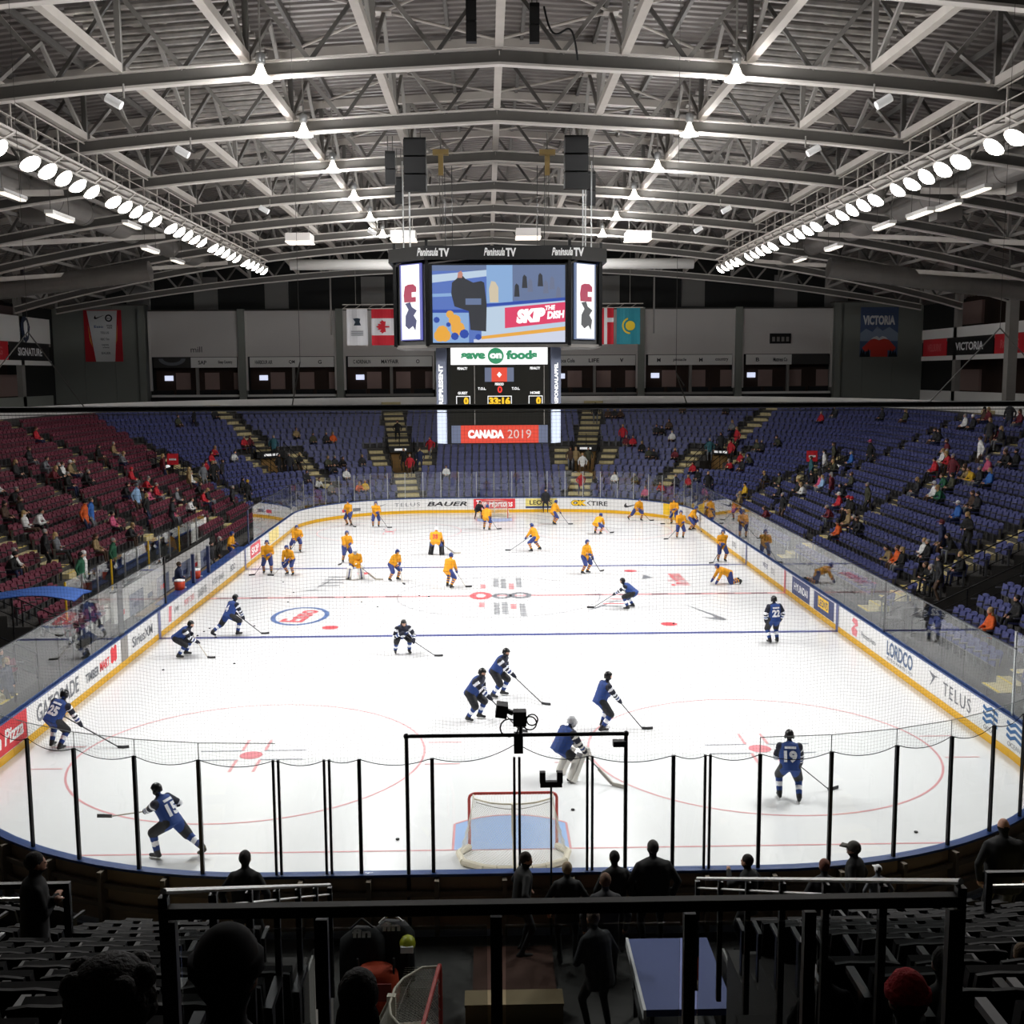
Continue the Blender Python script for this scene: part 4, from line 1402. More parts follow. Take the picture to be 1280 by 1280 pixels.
fl0 = None
for sx in (-1, 1):
    for ti, ty in enumerate([t for t in TY if 7 < t < 48]):
        for k in range(5):
            y = ty + 1.1 + 1.32 * k
            pos_ = Vector((sx * (CX - .95), y, 16.45))
            tgt = Vector((-sx * (1.5 + 2.2 * (k % 3)) + sx * 4.5, min(57.5, max(3, 4 + (y - 8.7) * 1.2 + (k - 2) * .8)), 0))
            d = (tgt - pos_).normalized()
            f = thing('flood_lamp', 'round white flood lamp in the row above the %s' % ('maroon side' if sx < 0 else 'long blue side'), 'lamp', pos_, group='catwalk flood lamps over the %s' % ('maroon side' if sx < 0 else 'blue side'))
            f.rotation_mode = 'QUATERNION'
            f.rotation_quaternion = d.to_track_quat('-Z', 'Y')
            if fl0 is None:
                fl0 = (MB().lathe((0, 0, 0), [(.12, .3), (.16, .12), (.33, -.12), (.36, -.16), (.34, -.17), (.30, -.12)], 16).mesh('housing', HOUS, True),
                       MB().lathe((0, 0, -.13), [(.31, .02), (.31, 0), (.27, -.1), (.17, -.17), (.05, -.2)], 16).mesh('lens', LAMP, True),
                       MB().beam((-.38, 0, -.1), (-.38, 0, .35), .04, .08).beam((.38, 0, -.1), (.38, 0, .35), .04, .08).beam((-.4, 0, .35), (.4, 0, .35), .04, .08).mesh('yoke', STEEL_DARK))
            for nm_, me in zip(('housing', 'lens', 'yoke'), fl0):
                link(nm_, me, f)
            ld = bpy.data.lights.new('flood_beam', 'SPOT')
            ld.energy = FLOOD_W
            ld.color = (1.0, 0.985, 0.96)
            ld.spot_size = math.radians(88)
            ld.spot_blend = 0.85
            ld.shadow_soft_size = 0.3
            lo = link('flood_beam', ld, f)
            lo.location = (0, 0, -.4)

# pendant house lamps under the trusses
pend = None
for ty in [t for t in TY if 5 < t < 56]:
    for sx in (-1, 1):
        g = thing('pendant_lamp', 'bell shaped pendant house lamp hanging beside an arched truss', 'lamp', (sx * 6.9, ty - .5, 18.35 + (0.1 if ty > 30 else 0)), group='pendant house lamps')
        if pend is None:
            pend = (MB().tube((0, 0, .75), (0, 0, 2.6), .03, n=6).mesh('rod', STEEL_MID),
                    MB().lathe((0, 0, .45), [(.1, 0), (.14, .05), (.14, .28), (.1, .33)], 12).mesh('ballast', ALU, True),
                    MB().lathe((0, 0, 0), [(.33, 0), (.34, .02), (.24, .13), (.1, .24), (.07, .5), (.05, .5), (.2, .13), (.31, .02)], 16).mesh('reflector', LAMP_SOFT, True),
                    MB().lathe((0, 0, .02), [(.001, 0), (.31, 0), (.31, .01), (.001, .01)], 16).mesh('lens', LAMP))
        for nm_, me in zip(('rod', 'ballast', 'reflector', 'lens'), pend):
            link(nm_, me, g)
        ld = bpy.data.lights.new('pendant_light', 'POINT')
        ld.energy = HOUSE_W
        ld.shadow_soft_size = .3
        lo = link('pendant_light', ld, g)
        lo.location = (0, 0, -.1)
# small fixtures hung from the chords
for px, py, Y in ((142, 127, 15.0), (228, 190, 22.6), (330, 262, 38), (1105, 127, 15.0), (1017, 188, 22.6), (908, 262, 38), (465, 290, 45), (873, 287, 45), (215, 400 - 15, 60)):
    p = on(px, py, 'y', Y)
    if px == 215:
        continue
    g = thing('spot_fixture', 'small white tubular fixture hung on a rod below a roof arch', 'fixture', p, group='small fixtures on the arches')
    sg = 1 if px < 640 else -1
    MB().tube((-.2 * sg, 0, .12), (.22 * sg, 0, -.12), .13, .13, n=12).build('body', PRINT_WHITE, g)
    MB().tube((.3 * sg, 0, .1), (.3 * sg, 0, max(.5, chord_z(p.x) - p.z)), .03, n=6).build('rod', STEEL_MID, g)
    MB().beam((0, 0, 0), (.3 * sg, 0, .15), .04, .04).build('arm', STEEL_DARK, g)
# fluorescent strips near the ducts
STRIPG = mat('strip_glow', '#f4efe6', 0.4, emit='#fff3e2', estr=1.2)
for px, py, Y in ((75, 272, 33), (165, 320 - 38, 38), (188, 313, 46), (15, 245, 26), (222, 327, 50), (1185, 258, 28), (1150, 268, 34), (1220, 240, 24), (1042, 310, 46), (1105, 283, 40), (1000, 325, 52)):
    p = on(px, py, 'y', Y)
    sg = 1 if px < 640 else -1
    if math.hypot(abs(p.x) - 20.3, p.z - 17.9) < 1.5:
        p = on(px, py, 'y', Y - 9)
    g = thing('strip_lamp', 'slim white strip lamp slung under the side bays of the roof', 'lamp', p, group='strip lamps under the side roof')
    MB().box(-.16, -1.1, 0, .16, 1.1, .14).build('housing', FASCIA, g)
    MB().box(-.12, -1.05, -.06, .12, 1.05, 0).build('tube', STRIPG, g)
    for yy in (-.9, .9):
        MB().tube((0, yy, .14), (0, yy, 1.6), .012, n=5).build('hanger', STEEL_DARK, g)
# pale suspended boxes near the far arches
for px, py, Y in ((375, 303, 47), (505, 300, 47), (797, 300, 47), (660, 297, 47)):
    p = on(px, py, 'y', Y)
    g = thing('heater_box', 'flat pale radiant heater box hung below the far arches', 'heater', p, group='radiant heater boxes')
    MB().box(-.7, -.8, 0, .7, .8, .45).build('casing', SHUTTER, g)
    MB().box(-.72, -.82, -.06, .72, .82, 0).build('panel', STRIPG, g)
    for x in (-.5, .5):
        MB().tube((x, 0, .45), (x, 0, 1.8), .02, n=5).build('rod', STEEL_MID, g)
# long pale tube behind the scoreboard
tag(MB().tube((-13.5, 57.5, 17.2), (13.5, 57.5, 17.2), .35, n=14).build('fabric_duct', FASCIA, None, True), 'long pale fabric duct crossing behind the scoreboard', 'duct')

# ================================================================== SCOREBOARD
def glow(name, col, s=0.9):
    return mat('glow_' + name, '#050505', 0.5, emit=col, estr=s)


G_WHITE, G_BLUE, G_LBLUE, G_PALE = glow('white', '#ffffff', 1.15), glow('blue', '#5c79c4'), glow('lightblue', '#8fb3e0'), glow('pale', '#c4d8ec')
G_DARK, G_GREY, G_PINK, G_GOLD, G_ROYAL = glow('dark', '#37393f'), glow('grey', '#6b7ca0'), glow('pink', '#e8446c'), glow('gold', '#f2b04a'), glow('royal', '#2f4fae')
G_GREEN, G_RED, G_AMBER, G_DIGIT, G_SLATE, G_SKIN = glow('green', '#3b9a6d'), glow('red', '#f2503c'), glow('amber', '#ffc928', 1.1), glow('digit', '#ff3a34', 1.1), glow('slate', '#6f7892'), glow('skin', '#c88d7c')
sb = thing('scoreboard', 'octagonal hanging scoreboard with a large video screen over centre ice', 'scoreboard', (0.05, 30.48, 0))
YS = -3.3          # front face of the upper ring relative to the centre
CHX, CHY = 4.35, -1.85


def oct_pts(hx, hy, cx, cy):
    return [(-hx, -hy), (hx, -hy), (cx, -cy), (cx, cy), (hx, hy), (-hx, hy), (-cx, cy), (-cx, -cy)]


def oct_ring(z0, z1, hx, hy, cx, cy, m_, nm_):
    P_ = oct_pts(hx, hy, cx, cy)
    return MB().prism(P_, (0, 0, z0), (1, 0, 0), (0, 1, 0), (0, 0, z1 - z0)).build(nm_, m_, sb)


oct_ring(11.05, 14.35, 2.85, 3.2, 4.25, 1.85, BLACK, 'upper_body')
oct_ring(14.5, 15.05, 3.0, 3.35, 4.55, 1.95, BLACK, 'top_ring')
oct_ring(7.0, 11.05, 2.1, 2.85, 2.6, 2.35, BLACK, 'lower_body')
oct_ring(10.98, 11.1, 2.9, 3.25, 4.3, 1.9, STEEL_DARK, 'underside_plate')
for k in range(8):
    a_, b_ = oct_pts(2.9, 3.2, 4.3, 1.9)[k], oct_pts(2.9, 3.2, 4.3, 1.9)[(k + 1) % 8]
    MB().beam((a_[0], a_[1], 14.3), (a_[0], a_[1], 15.3), .12, .12).build('frame_post', BLACK_METAL, sb)
    MB().beam((a_[0], a_[1], 14.35), (b_[0], b_[1], 15.0), .06, .06).build('frame_brace', STEEL_DARK, sb)
    MB().beam((a_[0], a_[1], 11.05), (a_[0], a_[1], 14.4), .14, .14).build('corner_post', BLACK_METAL, sb)
for x in (-2.6, 0.1, 2.85):
    text('sponsor_lettering', 'Peninsula', (x - .25, -3.37, 14.8), (1, 0, 0), (0, 0, 1), .32, PRINT_WHITE, sb, width=.85, bold=.03, shear=.3)
    text('sponsor_lettering', 'TV', (x + .42, -3.37, 14.78), (1, 0, 0), (0, 0, 1), .34, PRINT_WHITE, sb, width=.42, bold=.05)
# main screen (front), with the same screen on the other three sides
scr = MB().box(-2.68, -3.26, 11.18, 2.72, -3.2, 14.28).build('video_screen', G_BLUE, sb)


def sq(pts, m_, dy, nm_='screen_image'):
    """picture element on the main screen: pts in photo pixels of the screen"""
    out = []
    for px, py in pts:
        out.append(((px - 538) / (707 - 538) * 5.4 - 2.68, -3.262 - dy, 14.28 - (py - 330) / (428 - 330) * 3.1))
    MB().add(out, [tuple(range(len(out)))[::-1]]).build(nm_, m_, scr)


def R4(x0, y0, x1, y1):
    return [(x0, y0), (x0, y1), (x1, y1), (x1, y0)]


sq(R4(538, 330, 707, 337), G_GREY, .002)
sq([(538, 342), (538, 352), (607, 344), (607, 336)], G_PALE, .003)
sq([(538, 366), (538, 370), (565, 369), (565, 365)], G_LBLUE, .003)
sq(R4(538, 386, 607, 390), G_ROYAL, .004)
sq(R4(538, 390, 584, 428), G_LBLUE, .003)
sq(R4(607, 330, 640, 378), G_LBLUE, .003)
sq(R4(640, 330, 707, 375), G_GREY, .003)
for x, y in ((655, 345), (662, 350), (675, 343), (682, 352), (690, 347), (645, 356), (698, 360)):
    sq([(x - 3, y + 14), (x + 4, y + 14), (x + 3, y), (x, y - 3), (x - 2, y)], G_DARK if x % 2 else G_SLATE, .004)
sq([(607, 382), (607, 379), (707, 371), (707, 375)], G_ROYAL, .006)
sq([(600, 384), (600, 420), (707, 412), (707, 375)], G_PALE, .005)
sq([(630, 384), (630, 410), (707, 402), (707, 377)], G_PINK, .007)
sq([(600, 420), (600, 424), (707, 413), (707, 408)], G_GOLD, .008)
sq([(590, 424), (590, 428), (707, 428), (707, 413)], glow('ice', '#d8def0'), .006)
sq([(562, 366), (563, 352), (569, 347), (574, 340), (580, 347), (590, 352), (600, 350), (604, 352), (607, 380), (606, 414), (586, 412), (584, 388), (566, 382)][::-1], G_DARK, .009)
sq([(570, 346), (571, 339), (575, 337), (577, 341), (576, 346)][::-1], G_SKIN, .011)
sq(R4(580, 372, 600, 380), G_GREY, .011)
sq([(611, 377), (610, 360), (613, 350), (618, 351), (622, 358), (622, 377)][::-1], glow('cream', '#d9cbb0'), .009)
for x, y, r in ((566, 400, 8), (570, 410, 9), (560, 392, 5), (550, 414, 8), (547, 419, 8), (553, 419, 8)):
    sq([(x + r * math.cos(-2 * PI * k / 9), y + r * math.sin(-2 * PI * k / 9)) for k in range(9)], G_GOLD, .012 + .001 * (r % 4))
for x, y, r in ((578, 417, 6), (566, 420, 5), (543, 399, 4), (596, 421, 4), (558, 405, 3)):
    sq([(x + r * math.cos(-2 * PI * k / 8), y + r * math.sin(-2 * PI * k / 8)) for k in range(8)], G_ROYAL, .018)


def scr_text(s_, px, py, w_px, h_px, m_, tilt=.08, **kw):
    x, z = (px - 538) / 169 * 5.4 - 2.68, 14.28 - (py - 330) / 98 * 3.1
    ex = Vector((1, 0, tilt)).normalized()
    text('screen_lettering', s_, (x, -3.29, z), ex, (-ex.z, 0, ex.x), h_px / 98 * 3.1, m_, scr, width=w_px / 169 * 5.4, **kw)


scr_text('SKIP', 663, 394, 38, 18, G_WHITE, bold=.08, shear=.25)
scr_text('THE', 688, 384, 13, 6, G_WHITE, bold=.05, shear=.2)
scr_text('DISH', 695, 393, 23, 10, G_WHITE, bold=.06, shear=.2)
for rot in (1, 2, 3):
    c_, s_ = (0, 1, 0, -1)[rot], (0, 0, 0, 0)[rot]
    if rot == 2:
        MB().box(-2.68, 3.2, 11.18, 2.72, 3.26, 14.28).build('video_screen', G_BLUE, sb)
    else:
        x = 4.27 if rot == 1 else -4.33
        MB().box(x, -1.7, 11.18, x + .06, 1.7, 14.28).build('video_screen', G_BLUE, sb)
# chamfer panels, white with the club crest
for sx in (-1, 1):
    for sy in (-1, 1):
        p0, p1 = Vector((sx * 2.85, sy * 3.2, 0)), Vector((sx * 4.25, sy * 1.85, 0))
        t = (p1 - p0).normalized() * (1 if sx * sy < 0 else -1)
        t = Vector((t.x, t.y, 0))
        if sy < 0 and t.x < 0:
            t = -t
        if sy > 0 and t.x > 0:
            t = -t
        nn = Vector((t.y, -t.x, 0))
        c = (p0 + p1) / 2 + nn * .05
        M3 = Matrix((t, nn, Vector((0, 0, 1)))).transposed()
        MB().obox(c + Vector((0, 0, 12.85)), (1.3, .06, 3.1), M3).build('side_panel', glow('panelframe', '#6d70c8', .8) if sx < 0 else G_GREY, sb)
        pn = MB().obox(c + nn * .03 + Vector((0, 0, 12.85)), (1.08, .05, 3.02), M3).build('side_panel_face', G_WHITE, sb)
        cf = c + nn * .065
        MB().prism([(-.3, .55), (-.38, .2), (-.35, -.1), (.35, -.1), (.35, .1), (.1, .1), (.1, .3), (.38, .3), (.38, .5), (.2, .62), (-.1, .62)], cf + Vector((0, 0, 12.95)), t, (0, 0, 1), nn * .01).build('crest', glow('crestred', '#b01c4c'), pn)
        MB().prism([(-.3, .2), (-.1, -.05), (-.28, -.3), (-.3, -.7), (-.1, -.85), (.15, -.72), (.3, -.9), (.38, -.5), (.2, -.3), (.4, -.1), (.1, .05), (0, .25)], cf + Vector((0, 0, 12.6)), t, (0, 0, 1), nn * .01).build('crest', glow('crestnavy', '#2c3166') if sx < 0 else G_DARK, pn)
# lower box front
LF = -2.86
MB().box(-1.98, LF - .04, 10.28, 2.02, LF, 11.0).build('name_sign', G_WHITE, sb)
text('sign_lettering', 'save', (-1.05, LF - .06, 10.64), (1, 0, 0), (0, 0, 1), .26, G_GREEN, sb, width=1.0, bold=.06)
text('sign_lettering', 'foods', (.95, LF - .06, 10.68), (1, 0, 0), (0, 0, 1), .38, G_GREEN, sb, width=1.28, bold=.06)
MB().add([(-.12 + .33 * math.cos(2 * PI * k / 24), LF - .055, 10.64 + .33 * math.sin(2 * PI * k / 24)) for k in range(24)], [tuple(range(24))]).build('sign_disc', G_GREEN, sb)
text('sign_lettering', 'on', (-.12, LF - .07, 10.64), (1, 0, 0), (0, 0, 1), .22, G_WHITE, sb, width=.5, bold=.06)
FACE = mat('score_face', '#15140e', 0.4)
MB().box(-2.0, LF - .03, 7.75, 2.04, LF, 10.26).build('score_face', FACE, sb)
for x in (-1.02, 1.86):
    MB().box(x, LF - .045, 7.8, x + .03, LF - .03, 10.25).build('face_seam', STEEL_MID, sb)
MB().box(-.58, LF - .05, 9.58, .62, LF - .03, 10.16).build('small_screen', G_SLATE, sb)
MB().box(-.3, LF - .06, 9.58, .34, LF - .045, 10.16).build('small_screen_red', G_RED, sb)
MB().add([(.02 + .1 * math.cos(PI / 2 * k), LF - .065, 9.87 + .12 * math.sin(PI / 2 * k)) for k in range(4)], [(0, 1, 2, 3)]).build('small_screen_mark', G_WHITE, sb)
for tx, x, z, w in (('PENALTY', -1.5, 10.13, .42), ('PENALTY', 1.5, 10.13, .42), ('PERIOD', .02, 9.48, .36), ('T.O.L.', -.7, 9.3, .34), ('T.O.L.', .7, 9.3, .34), ('GUEST', -1.5, 9.12, .4), ('HOME', 1.5, 9.12, .4)):
    text('score_lettering', tx, (x, LF - .05, z), (1, 0, 0), (0, 0, 1), .11, G_WHITE, sb, width=w, bold=.04)
for x, w in ((-1.48, .58), (1.52, .58), (.03, 1.0)):
    mbq = MB()
    for a0, b0, c0, d0 in ((x - w / 2, 8.58, x + w / 2, 8.61), (x - w / 2, 8.97, x + w / 2, 9.0), (x - w / 2, 8.58, x - w / 2 + .03, 9.0), (x + w / 2 - .03, 8.58, x + w / 2, 9.0)):
        mbq.box(a0, LF - .05, b0, c0, LF - .03, d0)
    mbq.build('digit_frame', G_WHITE, sb)
text('digit', '0', (.04, LF - .05, 9.26), (1, 0, 0), (0, 0, 1), .28, G_DIGIT, sb, width=.2, bold=.03)
text('digit', '33:16', (.03, LF - .05, 8.79), (1, 0, 0), (0, 0, 1), .32, G_AMBER, sb, width=.88, bold=.06)
for x in (-1.36, 1.64):
    text('digit', '0', (x, LF - .05, 8.79), (1, 0, 0), (0, 0, 1), .32, G_AMBER, sb, width=.2, bold=.06)
MB().box(-1.98, LF - .05, 7.05, 2.02, LF - .02, 7.78).build('event_sign', G_SLATE, sb)
MB().box(-1.6, LF - .06, 7.05, 1.64, LF - .04, 7.78).build('event_sign_red', G_RED, sb)
text('sign_lettering', 'CANADA', (-.55, LF - .08, 7.42), (1, 0, 0), (0, 0, 1), .36, G_WHITE, sb, width=1.5, bold=.07)
text('sign_lettering', '2019', (.84, LF - .08, 7.42), (1, 0, 0), (0, 0, 1), .36, glow('soft', '#f6d9d4'), sb, width=.98)
COLM = mat('column_slate', '#5d6478', 0.5)
COLB = mat('column_pale', '#b9c4da', 0.5, emit='#aab6d0', estr=.25)
for sx in (-1, 1):
    p0, p1 = Vector((sx * 2.1, -2.87, 0)), Vector((sx * 2.6, -2.37, 0))
    if sx < 0:
        p0, p1 = p1, p0
    t = (p1 - p0).normalized()
    nn = Vector((t.y, -t.x, 0))
    c = (p0 + p1) / 2 + nn * .03
    M3 = Matrix((t, nn, Vector((0, 0, 1)))).transposed()
    MB().obox(c + Vector((0, 0, 9.85)), (.6, .05, 2.4), M3).build('side_column', COLM, sb)
    MB().obox(c + Vector((0, 0, 7.85)), (.55, .05, 1.65), M3).build('side_column', COLB, sb)
    if sx < 0:
        text('column_lettering', '#REPRESENT', c + nn * .04 + Vector((0, 0, 9.35)), (0, 0, 1), -t, .3, G_WHITE, sb, width=1.9, bold=.05)
    else:
        text('column_lettering', '#REPONDALAPPEL', c + nn * .04 + Vector((0, 0, 9.4)), (0, 0, 1), -t, .26, G_WHITE, sb, width=1.9, bold=.05)
# hoist rods and cables
for x, y in ((-3.9, -2.0), (-3.6, -2.6), (3.9, -2.0), (3.6, -2.6), (-3.9, 2.2), (3.9, 2.2)):
    MB().tube((x, y, 15.0), (x, y, 18.6), .03, n=6).build('hoist_rod', ALU, sb)
for x in (-2.2, -1.9, 1.7, 2.0):
    MB().tube((x, -1.0, 15.0), (x, -1.0, 18.6), .015, n=5).build('hoist_cable', BLACK_METAL, sb)

# loudspeakers and hoists hung in the roof
def hung_box(px, py, Y, w, h, d, label, name='hanging_speaker'):
    p = on(px, py, 'y', Y)
    g = thing(name, label, 'speaker', p)
    n_ = max(2, int(h / .5))
    for k in range(n_):
        z0 = -h / 2 + h * k / n_
        tilt = .06 * (n_ / 2 - k)
        MB().obox((0, tilt * .5, z0 + h / n_ / 2), (w, d, h / n_ * .94), Matrix.Rotation(tilt, 3, 'X')).build('cabinet', BLACK, g)
    for x in (-w / 4, w / 4):
        MB().tube((x, 0, h / 2), (x, 0, h / 2 + max(.6, 19.4 - p.z - h / 2)), .02, n=5).build('chain', STEEL_DARK, g)
    MB().box(-w / 2, -.1, h / 2, w / 2, .1, h / 2 + .12).build('fly_bar', BLACK_METAL, g)
    return g


hung_box(519, 208, 25.6, .85, 1.9, .8, 'large black loudspeaker array left in the rig beside a slim column speaker'.replace('left in', 'in'))
hung_box(488, 212, 27.5, .4, 1.2, .4, 'slim black column speaker hung next to the wide speaker array over the maroon half')
hung_box(499, 240, 30, .35, 1.0, .35, 'small black drop speaker below the wide array over the maroon half')
hung_box(720, 205, 25.6, .9, 1.9, .8, 'large black loudspeaker array in the rig with a dangling cable beside it')
hung_box(739, 238, 30, .35, 1.3, .35, 'small black drop speaker below the wide array over the blue half')
hung_box(589, 28, 14.0, .3, 1.1, .3, 'short black pipe speaker hung alone near the central strut')
hung_box(668, 32, 14.0, .28, .95, .28, 'short black pipe speaker hung with looped cables near the central strut')
for px in (551, 684):
    p = on(px, 205, 'y', 27.5)
    g = thing('hoist_motor', 'brassy chain hoist motor hanging in the scoreboard rig', 'hoist', p, group='scoreboard hoist motors')
    MB().box(-.32, -.15, .35, .32, .15, .55).build('gearbox', mat('hoist_brass', '#a58d5c', .4, .6), g)
    MB().box(-.1, -.1, -.45, .1, .1, .35).build('motor', mat('hoist_brass'), g)
    for x in (-.06, .06):
        MB().tube((x, 0, -.45), (x, 0, -2.6), .015, n=5).build('chain', STEEL_DARK, g)
    MB().tube((0, 0, .55), (0, 0, 1.2), .03, n=6).build('hook', STEEL_DARK, g)
c = bpy.data.curves.new('dangling_cable', 'CURVE')
c.dimensions = '3D'
c.bevel_depth = .03
sp = c.splines.new('NURBS')
PTS = [(680, 8, 14), (686, 40, 14), (697, 46, 14), (708, 34, 14), (718, 36, 14), (722, 75, 14)]
sp.points.add(len(PTS) - 1)
for q, (a, b_, Y) in zip(sp.points, PTS):
    v = on(a, b_, 'y', Y)
    q.co = (v.x, v.y, v.z, 1)
sp.use_endpoint_u = True
co = bpy.data.objects.new('dangling_cable', c)
COL.objects.link(co)
dg = bpy.context.evaluated_depsgraph_get()
me = bpy.data.meshes.new_from_object(co.evaluated_get(dg))
bpy.data.objects.remove(co)
me.materials.append(BLACK)
tag(link('dangling_cable', me), 'looped black cable dangling beside the short pipe speaker', 'cable')

# ================================================================== SPECTATOR NET, NEAR END
net = thing('safety_net', 'fine dark protective netting hung behind the near goal above the glass', 'net', (0, 0, 0))
NETM = mat('net_twine', '#4a4a4c', 0.8)
ROPE = mat('net_rope', '#08080a', 0.8)
ZT = 9.35
CABX = 16.0


def net_low(x):
    """bottom hem: swags between the glass posts"""
    ax = abs(x)
    if ax > 10.9:
        p = rink(s_near(10.9), .05)[0]
        return p.y + (ax - 10.9) * .8, 3.3
    xs_ = NEAR_X
    for a_, b_ in zip(xs_[:-1], xs_[1:]):
        if a_ <= x <= b_:
            u_ = (x - a_) / (b_ - a_)
            return rink(s_near(x), .12)[0].y, 3.22 - .12 * (1 - (2 * u_ - 1) ** 2) * min(1.0, (b_ - a_)) + (.25 * max(0, 1 - abs(x - .03) / 1.6) ** 2)
    return 0.0, 3.2


def net_pt(x, v):
    y0, z0 = net_low(x)
    return Vector((x, y0 * (1 - v) - .15 * v, z0 + (ZT - z0) * v))


mbn = MB()
tw = .0011
x = -11.8
while x < 11.8:
    pts = [net_pt(x, v) for v in (0, .33, .66, 1)]
    for a_, b_ in zip(pts[:-1], pts[1:]):
        mbn.add([(a_.x - tw, a_.y, a_.z), (a_.x + tw, a_.y, a_.z), (b_.x + tw, b_.y, b_.z), (b_.x - tw, b_.y, b_.z)], [(0, 1, 2, 3)])
    x += .062
nv = 100
XSN = [-11.8 + .4 * k for k in range(60)]
for j in range(nv):
    v = (j + .5) / nv
    for xa, xb in zip(XSN[:-1], XSN[1:]):
        a_, b_ = net_pt(xa, v), net_pt(xb, v)
        mbn.add([(a_.x, a_.y, a_.z - tw), (b_.x, b_.y, b_.z - tw), (b_.x, b_.y, b_.z + tw), (a_.x, a_.y, a_.z + tw)], [(0, 1, 2, 3)])
tag(mbn.build('mesh_twine', NETM, net), kind='stuff')
mbn = MB()
hem = [net_pt(-10.9 + 21.8 * k / 200, 0) for k in range(201)]
for a_, b_ in zip(hem[:-1], hem[1:]):
    mbn.tube(a_, b_, .008, n=4, caps=False)
mbn.build('hem_rope', ROPE, net)
MB().tube((-CABX, -.15, ZT), (CABX, -.15, ZT), .05, n=8).build('head_cable', ROPE, net)
MB().tube((-CABX, -.15, ZT - .09), (CABX, -.15, ZT - .09), .008, n=6).build('head_rope', mat('rope_pale', '#5c5b58', .7), net)
WIRE = mat('wire_white', '#8f8d89', .6)
for ax, az, legs in ((-8.04, 10.64, ((-7.15, ZT), (-9.2, 9.3))), (8.23, 10.62, ((7.05, ZT), (9.4, 9.4))), (-3.56, 10.12, ((-3.66, 9.78), (-3.72, ZT))), (2.75, 9.9, ((2.89, 9.69), (2.95, ZT)))):
    for lx, lz in legs:
        MB().tube((ax, -.15, az), (lx, -.15, lz), .011, n=5).build('bridle', WIRE, net)
    MB().tube((ax, -.15, az), (ax, -.15, 18.4), .004, n=5).build('drop_wire', STEEL_DARK, net)

# ================================================================== GOALS
GOAL_RED = mat('goal_red', '#c4453f', 0.4)
GOAL_NET = mat('goal_net', '#dedbd0', 0.8)
GOAL_PAD = mat('goal_pad', '#ddd6c4', 0.7)


def make_goal(label):
    g = thing('hockey_goal', label, 'goal')
    w, h, d = .915, 1.22, 1.1
    for sx in (-1, 1):
        MB().path([(sx * w, 0, 0), (sx * w, 0, h - .1)], .032, 8).build('post', GOAL_RED, g)
        MB().path([(sx * w, 0, h - .1), (sx * (w - .03), 0, h - .03), (sx * (w - .1), 0, h)], .032, 8).build('corner', GOAL_RED, g)
    MB().tube((-w + .1, 0, h), (w - .1, 0, h), .032, n=8).build('crossbar', GOAL_RED, g)
    base = [(-w, 0), (-w - .22, -.3), (-w - .12, -.75), (-w + .3, -1.02), (-.35, -d), (.35, -d), (w - .3, -1.02), (w + .12, -.75), (w + .22, -.3), (w, 0)]
    MB().path([(x_, y_, .07) for x_, y_ in base], .07, 8).build('base_pad', GOAL_PAD, g)
    top = [(-w + .08, 0), (-w + .12, -.25), (-w + .45, -.48), (-.2, -.55), (.2, -.55), (w - .45, -.48), (w - .12, -.25), (w - .08, 0)]
    MB().path([(x_, y_, h - .02) for x_, y_ in top], .018, 6).build('top_frame', GOAL_PAD, g)
    MB().tube((0, -.55, h - .02), (0, -d, .1), .035, n=6).build('centre_support', GOAL_PAD, g)
    MB().box(-.045, -.62, .55, .045, -.5, h).build('support_pad', GOAL_PAD, g)
    # netting: ruled between the top frame and the base
    def interp(poly, u_):
        L_ = [0]
        for a_, b_ in zip(poly[:-1], poly[1:]):
            L_.append(L_[-1] + math.hypot(b_[0] - a_[0], b_[1] - a_[1]))
        t_ = u_ * L_[-1]
        for q in range(len(poly) - 1):
            if t_ <= L_[q + 1] + 1e-9:
                f_ = (t_ - L_[q]) / (L_[q + 1] - L_[q])
                return (poly[q][0] + f_ * (poly[q + 1][0] - poly[q][0]), poly[q][1] + f_ * (poly[q + 1][1] - poly[q][1]))
        return poly[-1]
    mbg = MB()
    NU, NV = 56, 20
    P_ = lambda u_, v_: Vector((*[a_ + (b_ - a_) * v_ for a_, b_ in zip(interp(top, min(1, max(0, u_))), interp(base, min(1, max(0, u_))))], (h - .02) * (1 - v_) + .1 * v_ - .05 * math.sin(PI * v_)))
    for i in range(-NV, NU + NV):
        for sg in (-1, 1):
            pts = []
            for j in range(0, NV + 1, 4):
                u_ = (i + sg * j) / NU if sg > 0 else (i + NV - j) / NU
                if 0 <= u_ <= 1:
                    pts.append(P_(u_, j / NV))
            for a_, b_ in zip(pts[:-1], pts[1:]):
                mbg.tube(a_, b_, .0035, n=3, caps=False)
    for i in range(-8, 36):
        for sg in (-1, 1):
            a_, b_ = interp(top, min(1, max(0, i / 28))), interp(top, min(1, max(0, (i + 4) / 28)))
        # crossbar roof panel
        x_ = -w + .1 + (2 * w - .2) * max(0, min(27, i)) / 27
        mbg.tube((x_, 0, h), (x_ * .95, -.5, h - .02), .0035, n=3, caps=False)
    tag(mbg.build('netting', GOAL_NET, g), kind='stuff')
    hem_ = [(-w + .15 + (2 * w - .3) * k / 20, -.35 - .1 * math.sin(PI * k / 20), h - .05 - .12 * math.sin(PI * k / 20)) for k in range(21)]
    MB().path(hem_, .008, 4).build('lacing', STEEL_MID, g)
    return g


goal = make_goal('red framed hockey goal standing in the pale blue crease nearest the black pipe frame')
goal.location = (0.03, 3.35, 0.005)
g2 = copy_tree(goal, (0, LY - 3.35, .005), PI, 'red framed hockey goal at the far end before the red advert')

